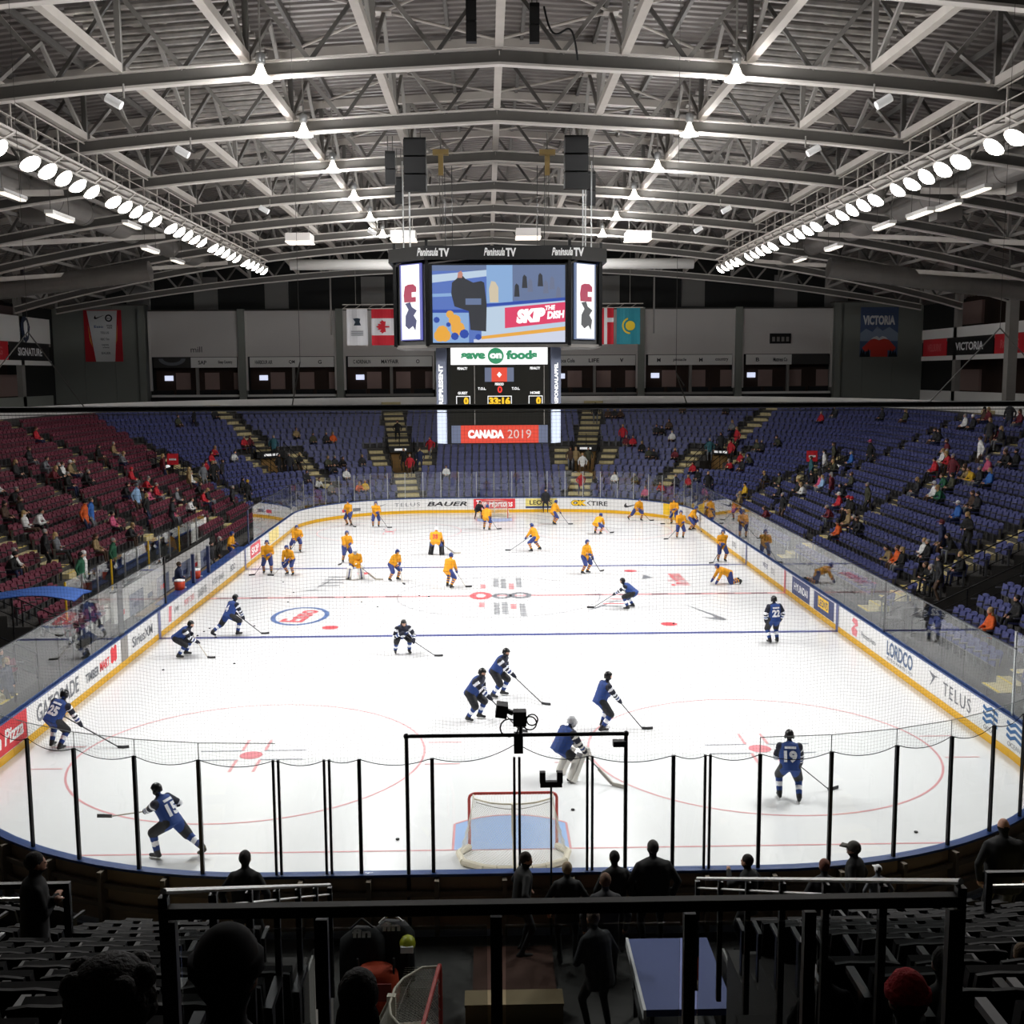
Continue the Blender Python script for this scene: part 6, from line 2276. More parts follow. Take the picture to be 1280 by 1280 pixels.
for team, px, py, face_deg, pose, blade, side, ex in PLAYERS:
    P = place(px, py)
    dist = (P - CAM_P).length
    kk = 1.0
    args = {}
    goalie = pose.startswith('goalie')
    stick = None
    if pose == 'kneel':
        args = dict(pelvis=(0, -.1, .52), lean=68, feet=((-.2, -.62, .06), (.22, -.68, .06)), toes=(75, 75), hands=((-.25, .62, .09), (.25, .66, .09)), knee_pole=((0, .4, -1), (0, .4, -1)), head=(10, 0), elbow=((-.5, -.6, .1), (.5, -.6, .1)))
    elif goalie:
        args = dict(pelvis=(0, -.1, .80), lean=30, feet=((-.3, .05, 0), (.32, -.02, 0)), wide=1.15)
    else:
        args = dict(POSES[pose])
    if blade:
        h, bt, bl = stick_pose(blade[0], blade[1], side, ex.get('reach', (.06 * -side, .36, 1.0 if pose in ('stand', 'upright', 'back') else .82)), bz=ex.get('bz', .05))
        args['hands'] = h
        stick = (bt, bl)
    elif pose != 'kneel':
        args['hands'] = ((-.26, .1, .82), (.26, .1, .82)) if pose == 'upright' else ((-.25, .45, .55), (.25, .45, .5))
    if team == 'F' and px in (966, 967):
        args['hands'] = ((-.28, .12, .84), (.3, .1, .84))
        stick = None
    for q in ('side', 'twist'):
        if q in ex:
            args[q] = ex[q]
    args.setdefault('head', (12 if args.get('lean', 0) > 25 else 0, 0))
    args['kit'] = 'goalie' if goalie else ('skater' if team != 'O' else 'coat')
    fig = Fig(**args)
    vox = .02 if dist < 45 else (.027 if dist < 65 else .034)
    if team == 'F':
        rule, mats_ = (goalie_rule_fin if goalie else fin_rule), list(FIN_M)
        if goalie:
            mats_[2] = PAD_WHITE
    elif team == 'S':
        rule, mats_ = swe_rule, list(SWE_M)
        if pose == 'goalie':
            def rule(rg, t, loc, f, c):
                return 2 if rg in ('shank',) or (rg == 'thigh' and t > .6) else (2 if rg == 'hand' else swe_rule(rg, t, loc, f, c))
            mats_[2] = PAD_WHITE
        elif pose == 'goalie_back':
            def rule(rg, t, loc, f, c):
                return 4 if rg in ('shank',) else swe_rule(rg, t, loc, f, c)
    else:
        mats_ = [OFF_BLACK, OFF_BLACK, OFF_BLACK, OFF_BLACK, SKATE_BLACK, SKIN]
        rule = flat_rule(0, 3)
    me = remesh(fig, vox, mats_, rule)
    what = {'F': 'hockey goaltender' if goalie else 'hockey player', 'S': 'yellow jersey goaltender' if goalie else 'yellow jersey hockey player', 'O': 'person'}[team]
    root = thing('person', '%s %s' % (what, ex['sp']), 'person', P, -math.radians(face_deg), group='players warming up on the ice')
    link('body', me, root)
    if team == 'O':
        hair = MB()
        hair.ball(fig.head + fig.Rh @ V((0, -.02, .035)), (.088, .105, .1), 10, 7, 0, fig.Rh)
        hair.build('hair', mat('hair_dark', '#1c1613', .7), root, True)
    else:
        helmet(fig, root, (HELM_BLACK if team == 'F' else HELM_BLUE) if not goalie else (MASK_GREY if team == 'F' else CLOTH_WHITE), cage=goalie, visor=not goalie)
        blades(fig, root)
        if not goalie and dist < 50:
            face(fig, root)
    if goalie:
        # leg pads, blocker and catcher
        for i in range(2):
            kn, an = fig.knee[i], fig.ankle[i]
            d = (kn - an).normalized()
            fdv = V((0, 1, 0)) - d * d.y
            fdv.normalize()
            pm = PAD_WHITE if pose == 'goalie' else PANT_BLACK
            rtv = d.cross(fdv)
            M3 = Matrix((rtv, fdv, d)).transposed()
            MB().obox((kn + an) / 2 + d * .06 + fdv * .07, (.27, .11, .72), M3).build('leg_pad', pm, root)
            MB().obox((kn + an) / 2 + d * .06 + fdv * .125, (.05, .02, .7), M3).build('pad_stripe', FIN_BLUE if team == 'F' else SWE_BLUE, root)
        hl, hr = fig.hand
        MB().obox(hr + V((.02, .06, 0)), (.2, .06, .34), Matrix.Rotation(.3, 3, 'X')).build('blocker', PAD_WHITE if team == 'F' else SWE_YEL, root)
        MB().lathe(hl, [(.02, -.05), (.13, -.03), (.15, .02), (.1, .05)], 12, axis=Matrix.Rotation(-1.2, 3, 'X')).build('catching_glove', PAD_WHITE if team == 'F' else SWE_YEL, root, True)
    if ex.get('num'):
        c_ = CLOTH_WHITE if team == 'F' else mat('number_red', '#c84a3a', .7)
        back_text(fig, me, root, ex['num'], .27, .20, c_, width=.3 if len(ex['num']) > 1 else .16)
        if ex.get('nm'):
            back_text(fig, me, root, 'bar', .055, .405, c_, 'name_bar', width=.26)
    if team == 'F' and not ex.get('num') and not goalie:
        # chest crest, shield shaped
        mbq = MB()
        cc = fig.pelvis + fig.up * .22
        o = [cc + fig.rt * a_ * .1 + fig.up * b_ * .1 + fig.fw * .225 for a_, b_ in ((-1, .9), (0, 1.1), (1, .9), (.8, -.3), (0, -1.1), (-.8, -.3))]
        mbq.add(o, [tuple(range(6))[::-1]])
        mbq.build('crest', CLOTH_WHITE, root)
    if stick:
        bt, bl = to_world(root, stick[0]), to_world(root, stick[1])
        fw_ = Matrix.Rotation(root.rotation_euler[2], 3, 'Z') @ V((stick[1].x, stick[1].y * .6, 0)).normalized()
        make_stick(None, bt, bl, fw_, 'hockey stick held by the %s %s' % ('blue player' if team == 'F' else 'yellow player', ' '.join(ex['sp'].split()[-6:])), pale=(px % 3 == 0 and not goalie), goalie=goalie)

# pucks on the ice
PUCK = mat('puck_rubber', '#141416', .6)
pk = MB().lathe((0, 0, 0), [(.04, 0), (.042, .004), (.042, .022), (.04, .026)], 12).mesh('puck', PUCK)
for k, (px, py, lb) in enumerate(((716, 1013, 'beside the near goal crease'), (1145, 1041, 'in the near corner beyond the faceoff circle'), (653, 910, 'under the robotic camera'), (293, 830, ''), (204, 838, ''), (354, 728, ''), (367, 741, ''), (360, 753, ''), (431, 747, ''), (472, 759, ''),
                                  (452, 753, ''), (318, 783, ''), (262, 786, ''), (524, 745, ''), (536, 746, ''), (480, 662, ''), (842, 780, ''), (255, 790, ''), (247, 795, ''), (270, 797, ''), (497, 1050, 'on the goal line left of the crease'.replace('left of', 'short of')))):
    p = place(px, py)
    o = link('puck', pk)
    o.location = (p.x, p.y, .009)
    tag(o, 'black rubber puck %s' % lb if lb else 'black rubber puck lying loose on the open ice', 'puck', 'pucks on the ice')

# ================================================================== SPECTATORS' FIGURES (shared meshes)
CIV = [mat('coat_slot', '#222222'), mat('trouser_slot', '#222222'), mat('shoe_slot', '#1b1a1a', .6), SKIN]
civ_rule = flat_rule(0, 1, 2, 3, 3, 0)


def civ_fig(vox=.034, **kw):
    kw.setdefault('kit', 'coat')
    f = Fig(**kw)
    return f, remesh(f, vox, CIV, civ_rule, 'spectator_body', 3)


def hair_mesh(f, kind):
    mb = MB()
    k = f.k
    if kind == 'short':
        mb.ball(f.head + f.Rh @ V((0, -.022, .03)) * k, (.088 * k, .105 * k, .108 * k), 12, 8, 0, f.Rh)
    elif kind == 'long':
        mb.ball(f.head + f.Rh @ V((0, -.022, .03)) * k, (.092 * k, .108 * k, .11 * k), 12, 8, 0, f.Rh)
        mb.ball(f.head + f.Rh @ V((0, -.06, -.09)) * k, (.098 * k, .065 * k, .15 * k), 10, 8, 0, f.Rh)
    elif kind == 'bushy':
        mb.ball(f.head + f.Rh @ V((0, -.03, .02)) * k, (.135 * k, .14 * k, .135 * k), 14, 9, 0, f.Rh)
        for q in range(16):
            a = q * .9
            mb.ball(f.head + f.Rh @ V((.1 * math.cos(a), -.03 + .1 * math.sin(a), .03 + .06 * math.sin(a * 2.3))) * k, .042 * k, 8, 6)
        mb.ball(f.head + f.Rh @ V((0, -.07, -.1)) * k, (.12 * k, .07 * k, .13 * k), 10, 8, 0, f.Rh)
    elif kind == 'beanie':
        mb.ball(f.head + f.Rh @ V((0, -.012, .045)) * k, (.096 * k, .114 * k, .112 * k), 12, 8, 0, f.Rh)
        mb.lathe(f.head + f.Rh @ V((0, -.012, .02)) * k, [(.1 * k, 0), (.108 * k, .005), (.108 * k, .045), (.098 * k, .05)], 14, axis=f.Rh)
    elif kind == 'cap':
        mb.ball(f.head + f.Rh @ V((0, -.012, .035)) * k, (.094 * k, .112 * k, .108 * k), 12, 8, 0, f.Rh)
        mb.obox(f.head + f.Rh @ V((0, .14, .035)) * k, (.15 * k, .12 * k, .014 * k), f.Rh)
    return mb.mesh(kind, HAIRC, True)


HAIRC = mat('hair_slot', '#222222')
PZ = {
    'sit': dict(pelvis=(0, -.14, .52), lean=4, feet=((-.14, .34, 0), (.14, .36, 0)), hands=((-.1, .22, .64), (.1, .22, .64)), knee_pole=((-.1, .6, 1), (.1, .6, 1))),
    'lean': dict(pelvis=(0, -.14, .52), lean=32, feet=((-.17, .3, 0), (.17, .34, 0)), hands=((-.08, .42, .66), (.08, .42, .66)), knee_pole=((-.2, .6, 1), (.2, .6, 1)), head=(-10, 8)),
    'slouch': dict(pelvis=(0, -.06, .5), lean=-10, feet=((-.16, .5, 0), (.12, .46, 0)), hands=((.1, .12, .72), (-.1, .14, .7)), knee_pole=((-.2, .6, 1), (.2, .6, 1)), head=(4, -20)),
    'phone': dict(pelvis=(0, -.14, .52), lean=8, feet=((-.13, .34, 0), (.13, .33, 0)), hands=((-.07, .34, 1.0), (.07, .34, 1.0)), knee_pole=((-.1, .6, 1), (.1, .6, 1)), head=(14, 25)),
    'stand': dict(pelvis=(0, 0, .93), lean=2, feet=((-.12, 0, 0), (.13, .03, 0)), hands=((-.3, .05, .84), (.3, .06, .84))),
    'stand_hands': dict(pelvis=(0, 0, .92), lean=6, feet=((-.13, .05, 0), (.13, -.04, 0)), hands=((-.08, .3, 1.05), (.1, .3, 1.02)), head=(10, 15)),
    'walk': dict(pelvis=(0, 0, .9), lean=5, feet=((-.1, .25, 0), (.1, -.25, .03)), hands=((-.28, -.1, .86), (.28, .22, .9)), toes=(0, 25)),
}
LIB = {}
for nm_, kw in PZ.items():
    f, me = civ_fig(**kw)
    LIB[nm_] = (me, {h: hair_mesh(f, h) for h in ('short', 'long', 'beanie', 'cap')})

CLOTH = {'black': '#0c0c0e', 'charcoal': '#222327', 'grey': '#6c6f74', 'white': '#dcdcda', 'red': '#b31d2b', 'dark red': '#641a26', 'orange': '#d35b1e', 'olive': '#3f4030', 'tan': '#8f7a55', 'brown': '#4a3628',
         'blue': '#2c62ac', 'navy': '#1b2547', 'light blue': '#8fb0d4', 'green': '#1d5a3f', 'teal': '#2b5c66', 'pink': '#c4577a', 'yellow': '#d2a826', 'maroon': '#5d1f2c'}


def cloth(c):
    return mat('cloth_' + c.replace(' ', '_'), CLOTH[c], .8)


TROUS = ['black', 'navy', 'charcoal', 'grey', 'brown']
HAIRS = {'dark hair': '#191412', 'brown hair': '#4a3524', 'grey hair': '#8d8a86', 'fair hair': '#a58a5c'}
PCOUNT = 0


def person(pose, coat, loc, rz, label_tail, hair=None, hat=None, trousers=None, group='spectators in the stands', scale=1.0):
    global PCOUNT
    PCOUNT += 1
    me, hs = LIB[pose]
    tr = trousers or TROUS[PCOUNT * 7 % 5]
    hk = hair or list(HAIRS)[PCOUNT * 3 % 4]
    root = thing('person', '', 'person', loc, rz, group)
    root.scale = (scale,) * 3
    b = link('body', me, root)
    for i, m_ in enumerate((cloth(coat), cloth(tr), None, None)):
        if m_:
            b.material_slots[i].link = 'OBJECT'
            b.material_slots[i].material = m_
    if hat:
        h = link('hat', hs['beanie' if PCOUNT % 2 else 'cap'], root)
        h.material_slots[0].link = 'OBJECT'
        h.material_slots[0].material = cloth(hat)
        head_ = '%s hat' % hat
    else:
        h = link('hair', hs['long' if (PCOUNT % 3 == 0 or hk == 'fair hair') else 'short'], root)
        h.material_slots[0].link = 'OBJECT'
        h.material_slots[0].material = mat('hair_' + hk.replace(' ', '_'), HAIRS[hk], .7)
        head_ = hk
    verb = {'sit': 'seated', 'lean': 'leaning forward', 'slouch': 'slouching', 'phone': 'hands raised', 'stand': 'standing', 'stand_hands': 'hands clasped', 'walk': 'walking'}[pose]
    root['label'] = 'person in %s top with %s, %s %s' % (coat, head_, verb, label_tail)
    return root


# ------------------------------------------------------------------ seat positions
def D_of(x, y):
    ax, ay = abs(x) - (HX - RC), abs(y - LY / 2) - (LY / 2 - RC)
    if ax > 0 and ay > 0:
        return math.hypot(ax, ay) - RC
    return max(ax, ay) - RC


def s_of(x, y):
    cx, cy = HX - RC, LY - RC
    if abs(x) > cx and y > cy:
        a = math.atan2(y - cy, abs(x) - cx)
        return S1 + a * RC if x > 0 else S4 - a * RC
    if abs(x) > cx and y < RC:
        a = math.atan2(RC - y, abs(x) - cx)
        return S8 - a * RC if x > 0 else S5 + a * RC
    if abs(x) - HX > abs(y - LY / 2) - LY / 2:
        return s_right(y) if x > 0 else s_left(y)
    return s_far(x) if y > 30 else s_near(x)


def hit(px, py, lift):
    d = ray(px, py)
    t = 4.0
    while t < 130:
        P_ = CAM_P + d * t
        D = D_of(P_.x, P_.y)
        if D > 1.45 and P_.y > -1 and P_.z <= lift + Z0 + RI * (D - D0) / TR:
            return P_, D
        t += .05
    return None, None


def arc_len(s0, s1, D):
    """distance along the row at offset D for an outline stretch inside one segment"""
    for a, b in ((S1, S2), (S3, S4), (S5, S6), (S7, S8)):
        if a - 1e-6 <= s0 and s1 <= b + 1e-6:
            return (s1 - s0) * (RC + D) / RC
    return s1 - s0


SPACING = .53
SEATS = []                  # (row, s, pos, normal)
bounds = [0.0, S1, S2, S3, S4, S5, S6, S7, S8 - .001]
for i in range(RN):
    D = Drow(i)
    for a, b in zip(bounds[:-1], bounds[1:]):
        L_ = arc_len(a, b, D)
        n_ = int(L_ / SPACING)
        for q in range(n_):
            s = a + (b - a) * (q + .5) / n_
            if gap_at(s, i) or aisle_at(s, i, .24):
                continue
            if i > 15 and s < S5:
                continue              # the walkway below the parapet
            edge = False
            for ga, gb, i0, i1 in GAPS:
                if i0 <= i <= i1 and (abs(s - ga) * (RC + D) / RC < .3 or abs(s - gb) * (RC + D) / RC < .3):
                    edge = True
            if edge:
                continue
            p, nn = rink(s, D + .08)
            SEATS.append([i, s, p, nn, False])
ROWSEATS = {}
for k_, st in enumerate(SEATS):
    ROWSEATS.setdefault(st[0], []).append(k_)


def rz_of(nn):
    return math.atan2(nn.x, -nn.y)


def stand_name(s):
    if s < S1 + 3:
        return 'blue side stand'
    if s > S4 - 2.5:
        return 'maroon stand'
    if S2 - 4 < s < S3 + 4:
        return 'blue far end stand'
    return 'corner by blue side stand' if s < S2 else 'corner by maroon stand'


def put(px, py, coat, pose='sit', hat=None, hair=None):
    stnd = pose in ('stand', 'stand_hands', 'walk')
    P_, D = hit(px, py, .95 if stnd else .75)
    if P_ is None:
        return
    i = max(0, min(RN - 1, round((D - D0) / TR)))
    s = s_of(P_.x, P_.y)
    where = 'in the ' + stand_name(s)
    if not stnd:
        best, bk = 9, None
        for k_ in ROWSEATS.get(i, []):
            st = SEATS[k_]
            if st[4]:
                continue
            d = (st[2] - V((P_.x, P_.y, 0))).length
            if d < best:
                best, bk = d, k_
        if bk is not None and best < 1.3:
            st = SEATS[bk]
            st[4] = True
            person(pose, coat, (st[2].x, st[2].y, Zrow(i)), rz_of(st[3]), where, hair, hat)
            return
        pose = 'stand'
    p, nn = rink(s, Drow(i) - .18)
    person(pose, coat, (p.x, p.y, Zrow(i) + (.02 if aisle_at(s, i) else 0.005)), rz_of(nn) + rnd.uniform(-.6, .6), where, hair, hat)


SP = [
    # maroon stand
    (5, 612, 'white', 'sit'), (14, 622, 'black', 'lean'), (57, 550, 'red', 'sit'), (57, 583, 'grey', 'lean'), (60, 597, 'dark red', 'lean'), (71, 590, 'black', 'sit'), (79, 588, 'white', 'sit'), (91, 588, 'tan', 'sit', 'white'), (103, 590, 'olive', 'sit'),
    (117, 603, 'black', 'lean'), (112, 598, 'charcoal', 'sit'), (124, 568, 'black', 'sit'), (145, 572, 'grey', 'lean'), (152, 566, 'tan', 'sit'), (31, 640, 'black', 'sit'), (39, 645, 'white', 'lean'), (48, 657, 'white', 'slouch'),
    (108, 650, 'orange', 'stand', 'black'), (118, 648, 'blue', 'stand'), (58, 690, 'black', 'stand', None, 'grey hair'), (70, 688, 'grey', 'slouch'), (20, 705, 'white', 'sit'), (8, 698, 'black', 'lean', 'black'), (95, 722, 'green', 'sit'), (102, 722, 'white', 'sit', 'white'),
    (127, 698, 'green', 'lean'), (135, 690, 'tan', 'sit'), (161, 618, 'black', 'lean'), (172, 596, 'red', 'sit', 'red'), (176, 603, 'red', 'lean'), (181, 622, 'charcoal', 'sit'), (172, 626, 'light blue', 'stand', 'grey'), (188, 640, 'black', 'stand'),
    (200, 617, 'red', 'sit'), (194, 625, 'pink', 'lean'), (214, 643, 'charcoal', 'stand_hands'), (232, 600, 'tan', 'stand'), (239, 598, 'white', 'sit'), (247, 596, 'grey', 'sit'), (255, 583, 'red', 'sit'), (260, 590, 'black', 'stand'), (268, 592, 'black', 'stand_hands'), (276, 590, 'charcoal', 'stand'),
    (263, 572, 'red', 'sit'), (272, 570, 'red', 'lean'), (228, 622, 'grey', 'sit'), (248, 612, 'black', 'lean'), (262, 627, 'red', 'sit'), (256, 618, 'charcoal', 'sit'), (289, 624, 'charcoal', 'stand'), (308, 616, 'black', 'stand', 'yellow'), (299, 606, 'black', 'sit'),
    (203, 585, 'dark red', 'stand'), (225, 645, 'pink', 'sit'), (236, 632, 'white', 'lean'), (150, 658, 'pink', 'sit'), (158, 664, 'charcoal', 'lean'), (85, 605, 'black', 'sit'), (48, 575, 'charcoal', 'sit'), (3, 640, 'brown', 'sit'), (24, 590, 'charcoal', 'sit'),
    # far corner and end, maroon half
    (305, 552, 'red', 'sit'), (312, 556, 'dark red', 'sit'), (295, 572, 'white', 'lean'), (240, 524, 'black', 'stand'), (268, 516, 'charcoal', 'sit'), (222, 526, 'olive', 'sit'), (397, 552, 'olive', 'sit'), (420, 552, 'orange', 'sit'), (412, 548, 'charcoal', 'sit'), (372, 545, 'tan', 'sit'), (437, 596, 'white', 'sit'),
    (451, 614, 'orange', 'lean'), (463, 613, 'yellow', 'sit'), (409, 608, 'white', 'lean'), (345, 580, 'black', 'stand'), (371, 578, 'black', 'stand_hands'), (362, 582, 'charcoal', 'stand'), (538, 556, 'red', 'walk'), (496, 535, 'black', 'walk'), (505, 576, 'black', 'stand'), (512, 580, 'red', 'stand'), (525, 573, 'navy', 'stand'), (554, 594, 'white', 'sit'),
    (415, 580, 'olive', 'sit'), (425, 583, 'charcoal', 'sit'), (432, 581, 'black', 'lean'), (400, 586, 'charcoal', 'lean'), (455, 575, 'charcoal', 'sit'), (340, 560, 'teal', 'sit'), (420, 615, 'grey', 'sit'), (385, 600, 'charcoal', 'sit'),
    # far end, blue half
    (780, 541, 'red', 'stand'), (783, 557, 'dark red', 'sit'), (788, 552, 'red', 'sit'), (768, 597, 'white', 'sit'), (728, 582, 'white', 'stand'), (727, 600, 'red', 'walk'), (713, 574, 'brown', 'stand'), (735, 575, 'olive', 'stand'), (720, 572, 'tan', 'stand'), (841, 545, 'white', 'sit'), (823, 540, 'charcoal', 'sit'), (832, 538, 'black', 'lean'),
    (845, 568, 'dark red', 'sit'), (789, 602, 'olive', 'lean'), (801, 618, 'pink', 'sit'), (826, 610, 'red', 'lean'), (853, 605, 'red', 'sit'), (836, 604, 'charcoal', 'sit'), (810, 567, 'olive', 'sit'), (820, 572, 'charcoal', 'lean'), (805, 560, 'black', 'sit'), (851, 516, 'brown', 'sit'), (838, 530, 'brown', 'sit'), (755, 518, 'brown', 'sit'), (765, 518, 'charcoal', 'sit'), (775, 522, 'brown', 'lean'), (745, 516, 'charcoal', 'sit'),
    # far corner by the blue side stand
    (915, 563, 'red', 'stand'), (922, 548, 'red', 'stand'), (926, 572, 'red', 'sit'), (866, 588, 'red', 'sit'), (876, 594, 'black', 'sit'), (893, 600, 'black', 'stand'), (900, 584, 'red', 'lean'), (931, 580, 'charcoal', 'sit'), (938, 576, 'olive', 'lean'), (950, 556, 'olive', 'sit'), (958, 557, 'charcoal', 'sit'), (966, 556, 'olive', 'lean'),
    (905, 515, 'charcoal', 'sit'), (912, 533, 'grey', 'sit'), (890, 560, 'teal', 'stand'), (905, 552, 'charcoal', 'stand'),
    # blue side stand
    (964, 603, 'olive', 'sit'), (958, 600, 'charcoal', 'lean'), (1024, 523, 'red', 'sit'), (1036, 520, 'charcoal', 'sit'), (978, 612, 'black', 'sit'), (993, 616, 'white', 'lean'), (990, 630, 'black', 'stand'), (1018, 590, 'teal', 'sit'), (1026, 586, 'white', 'sit'), (1036, 584, 'olive', 'lean'), (1046, 578, 'blue', 'sit'), (1041, 575, 'olive', 'sit'),
    (1019, 606, 'pink', 'sit'), (1011, 608, 'light blue', 'sit'), (1044, 608, 'dark red', 'stand'), (1060, 602, 'olive', 'sit'), (1058, 612, 'charcoal', 'lean'), (1043, 630, 'red', 'sit', 'white'), (1036, 642, 'dark red', 'lean'), (1066, 637, 'black', 'sit', 'red'), (1047, 662, 'orange', 'sit'), (1056, 650, 'tan', 'sit'), (1061, 662, 'black', 'lean'),
    (955, 645, 'dark red', 'lean'), (940, 612, 'yellow', 'sit'), (927, 622, 'tan', 'sit'), (918, 630, 'tan', 'lean'), (919, 636, 'pink', 'sit'), (1025, 600, 'black', 'sit'), (1000, 610, 'charcoal', 'sit'),
    (1095, 565, 'black', 'stand', 'pink'), (1158, 552, 'charcoal', 'sit'), (1166, 550, 'black', 'sit'), (1127, 612, 'charcoal', 'sit'), (1085, 625, 'olive', 'stand'), (1074, 658, 'charcoal', 'lean'), (1068, 636, 'black', 'sit', 'red'), (1181, 572, 'white', 'sit'), (1190, 572, 'black', 'sit'), (1172, 566, 'dark red', 'sit'), (1168, 583, 'red', 'sit'), (1180, 582, 'red', 'lean'), (1187, 592, 'dark red', 'stand'),
    (1176, 608, 'green', 'lean'), (1184, 604, 'olive', 'sit'), (1166, 622, 'green', 'lean'), (1160, 618, 'white', 'sit', 'white'), (1199, 598, 'tan', 'lean'), (1210, 600, 'yellow', 'lean'), (1226, 602, 'blue', 'sit'), (1223, 588, 'pink', 'sit'), (1236, 563, 'white', 'stand'), (1232, 550, 'dark red', 'sit'), (1240, 548, 'charcoal', 'sit'), (1200, 531, 'white', 'sit'), (1210, 531, 'charcoal', 'sit', 'white'), (1222, 525, 'brown', 'sit'), (1228, 524, 'dark red', 'sit'),
    (1247, 575, 'black', 'sit'), (1255, 578, 'charcoal', 'lean'), (1265, 577, 'black', 'sit'), (1245, 540, 'charcoal', 'stand'), (1186, 645, 'blue', 'sit', 'white'), (1203, 632, 'brown', 'sit'), (1211, 632, 'charcoal', 'sit'), (1212, 666, 'black', 'stand_hands'), (1189, 672, 'navy', 'stand', 'maroon'), (1171, 680, 'tan', 'sit'), (1178, 688, 'black', 'lean'), (1152, 690, 'white', 'slouch'), (1158, 686, 'black', 'sit'),
    (1117, 697, 'orange', 'sit'), (1125, 694, 'tan', 'lean'), (1110, 702, 'black', 'sit'), (1164, 722, 'charcoal', 'lean'), (1174, 722, 'black', 'lean'), (1180, 728, 'charcoal', 'sit'), (1205, 710, 'black', 'sit'), (1220, 600, 'charcoal', 'sit'), (1215, 590, 'black', 'sit'), (1100, 520, 'charcoal', 'sit'), (1130, 523, 'olive', 'sit'), (1263, 522, 'charcoal', 'stand'), (1270, 527, 'dark red', 'sit'),
    (1252, 772, 'black', 'sit'), (1224, 782, 'orange', 'sit'),
]
for it in SP:
    put(it[0], it[1], it[2], it[3], *(it[4:]))

# ------------------------------------------------------------------ seats
def seat_parts(up, simple=False):
    """tip-up seat facing +Y; returns builders for backrest, seat pan, frame"""
    b = MB()
    n_ = 4
    vs = []
    for q in range(n_ + 1):
        x = -.225 + .45 * q / n_
        cy = -.2 + .035 * (2 * abs(q / n_ - .5)) ** 2
        for (dy, z) in ((0, .40), (-.10, .84), (-.135, .845), (-.04, .40)):
            vs.append((x, cy + dy, z - (.03 if q in (0, n_) and z > .8 else 0)))
    fs = [(0, 1, 2, 3), tuple(4 * n_ + j for j in (3, 2, 1, 0))]
    for q in range(n_):
        for j in range(4):
            fs.append((4 * q + j, 4 * q + 4 + j, 4 * q + 4 + (j + 1) % 4, 4 * q + (j + 1) % 4))
    b.add(vs, fs)
    p = MB()
    if up:
        p.obox((0, -.1, .58), (.42, .06, .38), Matrix.Rotation(.2, 3, 'X'))
    else:
        p.obox((0, .05, .43), (.44, .44, .06), Matrix.Rotation(.06, 3, 'X'))
    f = MB()
    for x in (-.24, .24):
        f.box(x - .02, -.16, .0, x + .02, -.08, .6)
        f.box(x - .025, -.2, .6, x + .025, .14, .64)
    f.box(-.24, -.15, .33, .24, -.09, .38)
    return b, p, f


def seat_mesh_joint(up, cm):
    b, p, f = seat_parts(up)
    m_ = MB()
    m_.add(b.v, b.f, 0)
    m_.add(p.v, p.f, 0)
    m_.add(f.v, f.f, 1)
    return m_.mesh('seat', [cm, SEAT_METAL])


KINDS = {'blue': BLUE_SEAT, 'maroon': MAROON_SEAT, 'black': SHADED_SEAT}
SM = {}
for kd, cm in KINDS.items():
    for up in (True, False):
        b, p, f = seat_parts(up)
        SM[kd, up] = (b.mesh('backrest', cm), p.mesh('seat_pan', cm), f.mesh('seat_frame', SEAT_DARK if kd == 'black' else SEAT_METAL), seat_mesh_joint(up, cm))


def kind_of(i, s):
    if S5 + 3.5 < s < S8 - 3.5:
        return 'black'
    if s > sdeg_fl(3 + i * .8) and s <= S5 + 3.5:
        return 'maroon'
    return 'blue'


def px_of(p):
    d = p - CAM_P
    w = d.dot(CF)
    if w < .5:
        return None
    return 640 + CAM_F * d.dot(CR) / w, 640 - CAM_F * d.dot(CU) / w, w


